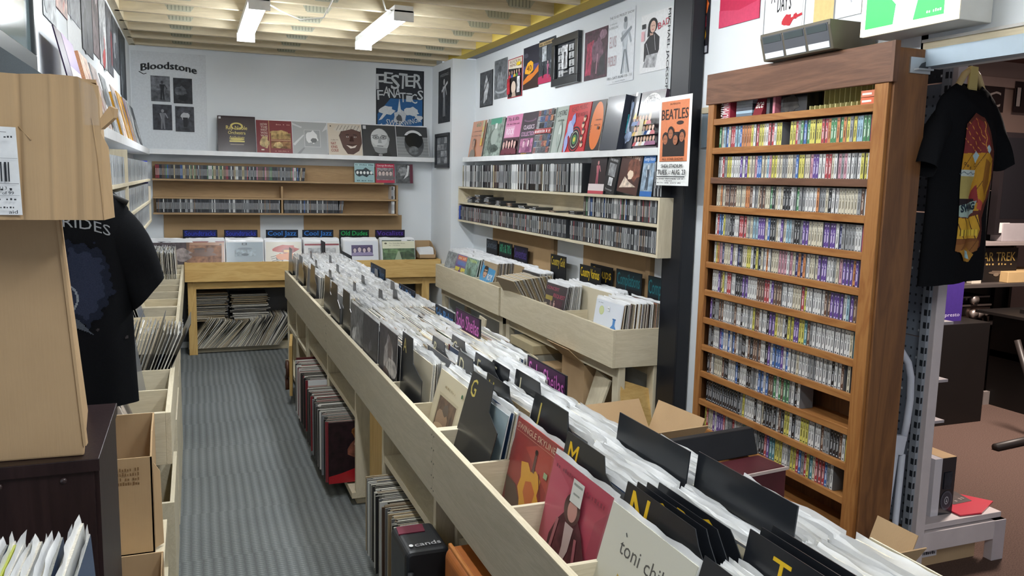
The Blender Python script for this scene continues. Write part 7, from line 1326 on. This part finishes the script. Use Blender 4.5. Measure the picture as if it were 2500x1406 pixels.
bypx(2462, 664, 2600, 686, 4.43, .3, '#c8a878', 'wooden_tray', 'pale wooden tray on the middle shelf of the hi-fi rack', 'tray', z0=ZH['mid']); bypx(2374, 678, 2396, 684, 4.44, .05, '#c9c0b0', 'price_tag', 'small white tag on the edge of the middle shelf', 'tag', z0=ZH['mid'])
bypx(2370, 465, 2445, 588, 4.55, .3, '#141112', 'loudspeaker', 'black loudspeaker on top of the hi-fi rack behind the skull t-shirt', 'speaker', mat='fabric', z0=ZH['top'])
bypx(2372, 415, 2446, 465, 4.6, .25, '#5a4444', 'red_case', 'dim reddish case standing on the black loudspeaker', 'case', mat='gloss', z0=PY(2400, 465, 4.55).z+.002)
def tvart(a): a.rect(.05, .16, 1, .95, '#100e12'); a.ell(.75, .3, .1, .03, '#2a5a48'); a.rect(.06, .02, .2, .12, '#d0cac6')
bypx(2452, 322, 2600, 545, 4.46, .06, '#1a1517', 'television', 'large black television cut by the right edge of the photo', 'television', art=tvart, z0=ZH['top']+.05)
bypx(2450, 545, 2600, 575, 4.45, .2, '#9a9294', 'television_stand', 'grey stand under the black television', 'stand', z0=ZH['top'])
bypx(2443, 470, 2462, 640, 5.0, .04, '#a0552c', 'orange_panel', 'narrow orange panel behind the loudspeaker and the television', 'panel', grounded=True)
# desk with keyboard
A1 = PY(2400, 785, 3.9)+Vector((.42, 0, 0)); t = thing('keyboard_desk', 'black desk with a keyboard at the right edge of the photo', 'desk', (A1.x+.8, 3.7, 0)); zt_ = PY(2460, 787, 3.9).z
MB('powder', '#1a1615').box((A1.x+.12, 3.92, zt_-.02), (A1.x+1.6, 4.4, zt_)).build('desk_top', t); MB('powder', '#120f0e').box((A1.x+.25, 4.0, zt_-.35), (A1.x+1.6, 4.35, zt_-.02)).build('front', t); MB('powder', '#120f0e').box((A1.x+.25, 4.0, 0), (A1.x+.29, 4.35, zt_-.3)).build('leg', t); MB('powder', '#120f0e').box((A1.x+1.5, 4.0, 0), (A1.x+1.54, 4.35, zt_-.3)).build('leg', t)
t = thing('piano_keyboard', 'piano keyboard on the black desk at the right edge', 'keyboard', (A1.x+.9, 4.0, zt_)); MB('powder', '#151212').box((A1.x+.3, 3.94, zt_), (A1.x+1.5, 4.18, zt_+.03)).build('body', t); m = MB('gloss', '#ddd6d0')
for i in range(24): m.box((A1.x+.32+.045*i, 3.935, zt_+.022), (A1.x+.362+.045*i, 4.06, zt_+.034))
m.build('white_keys', t); m = MB('gloss', '#101010')
for i in range(24):
    if i % 7 not in (2, 6): m.box((A1.x+.352+.045*i, 3.98, zt_+.034), (A1.x+.376+.045*i, 4.06, zt_+.046))
m.build('black_keys', t)
m = MB('powder', '#2a2422'); P0 = PZ(2430, 1092, .02); m.tube([P0, P0+Vector((.9, .1, .01))], .025); m.tube([P0+Vector((.5, .05, .02)), P0+Vector((.5, .3, .6))], .02); m.top('keyboard_stand', 'dark tubular stand foot on the brown carpet', 'stand')
m = MB('powder', '#8a807c'); P0 = PZ(2400, 985, .01); m.box((P0.x, P0.y, 0), (P0.x+2.2, P0.y+.03, .10)); struct('baseboard_shop', m)
ld = bpy.data.lights.new('shop_fill', 'AREA'); ld.shape = 'DISK'; ld.size = .5; ld.energy = 150; ld.color = (1, .86, .76); lo = bpy.data.objects.new('shop_fill', ld); lo.location = (4.9, 3.4, 2.7); sc.collection.objects.link(lo)  # unseen area light added to brighten the dark shop beyond

# ================================================================== place the records: the largest in view as things, the rest as one
LPS.sort(key=lambda e: -e[0])
N_IND = 262
for sc_, M, k, sl, lab, grp in LPS[:N_IND]:
    o = obj_('lp_record', get(BODYM, k, BODY[k], 'lp_record'), M); tag(o, lab, 'record', grp)
    if sl is not None: obj_('plastic_sleeve', get(SLVM, sl, SLV[sl], 'plastic_sleeve'), None, o)
m = MB()
for sc_, M, k, sl, lab, grp in LPS[N_IND:]:
    m.add(BODY[k], M)
    if sl is not None: m.add(SLV[sl], M)
m.top('lp_records', 'the remaining tightly packed records in bins and shelves around the shop', 'records', kind='stuff')
print('RECORDS', len(LPS))
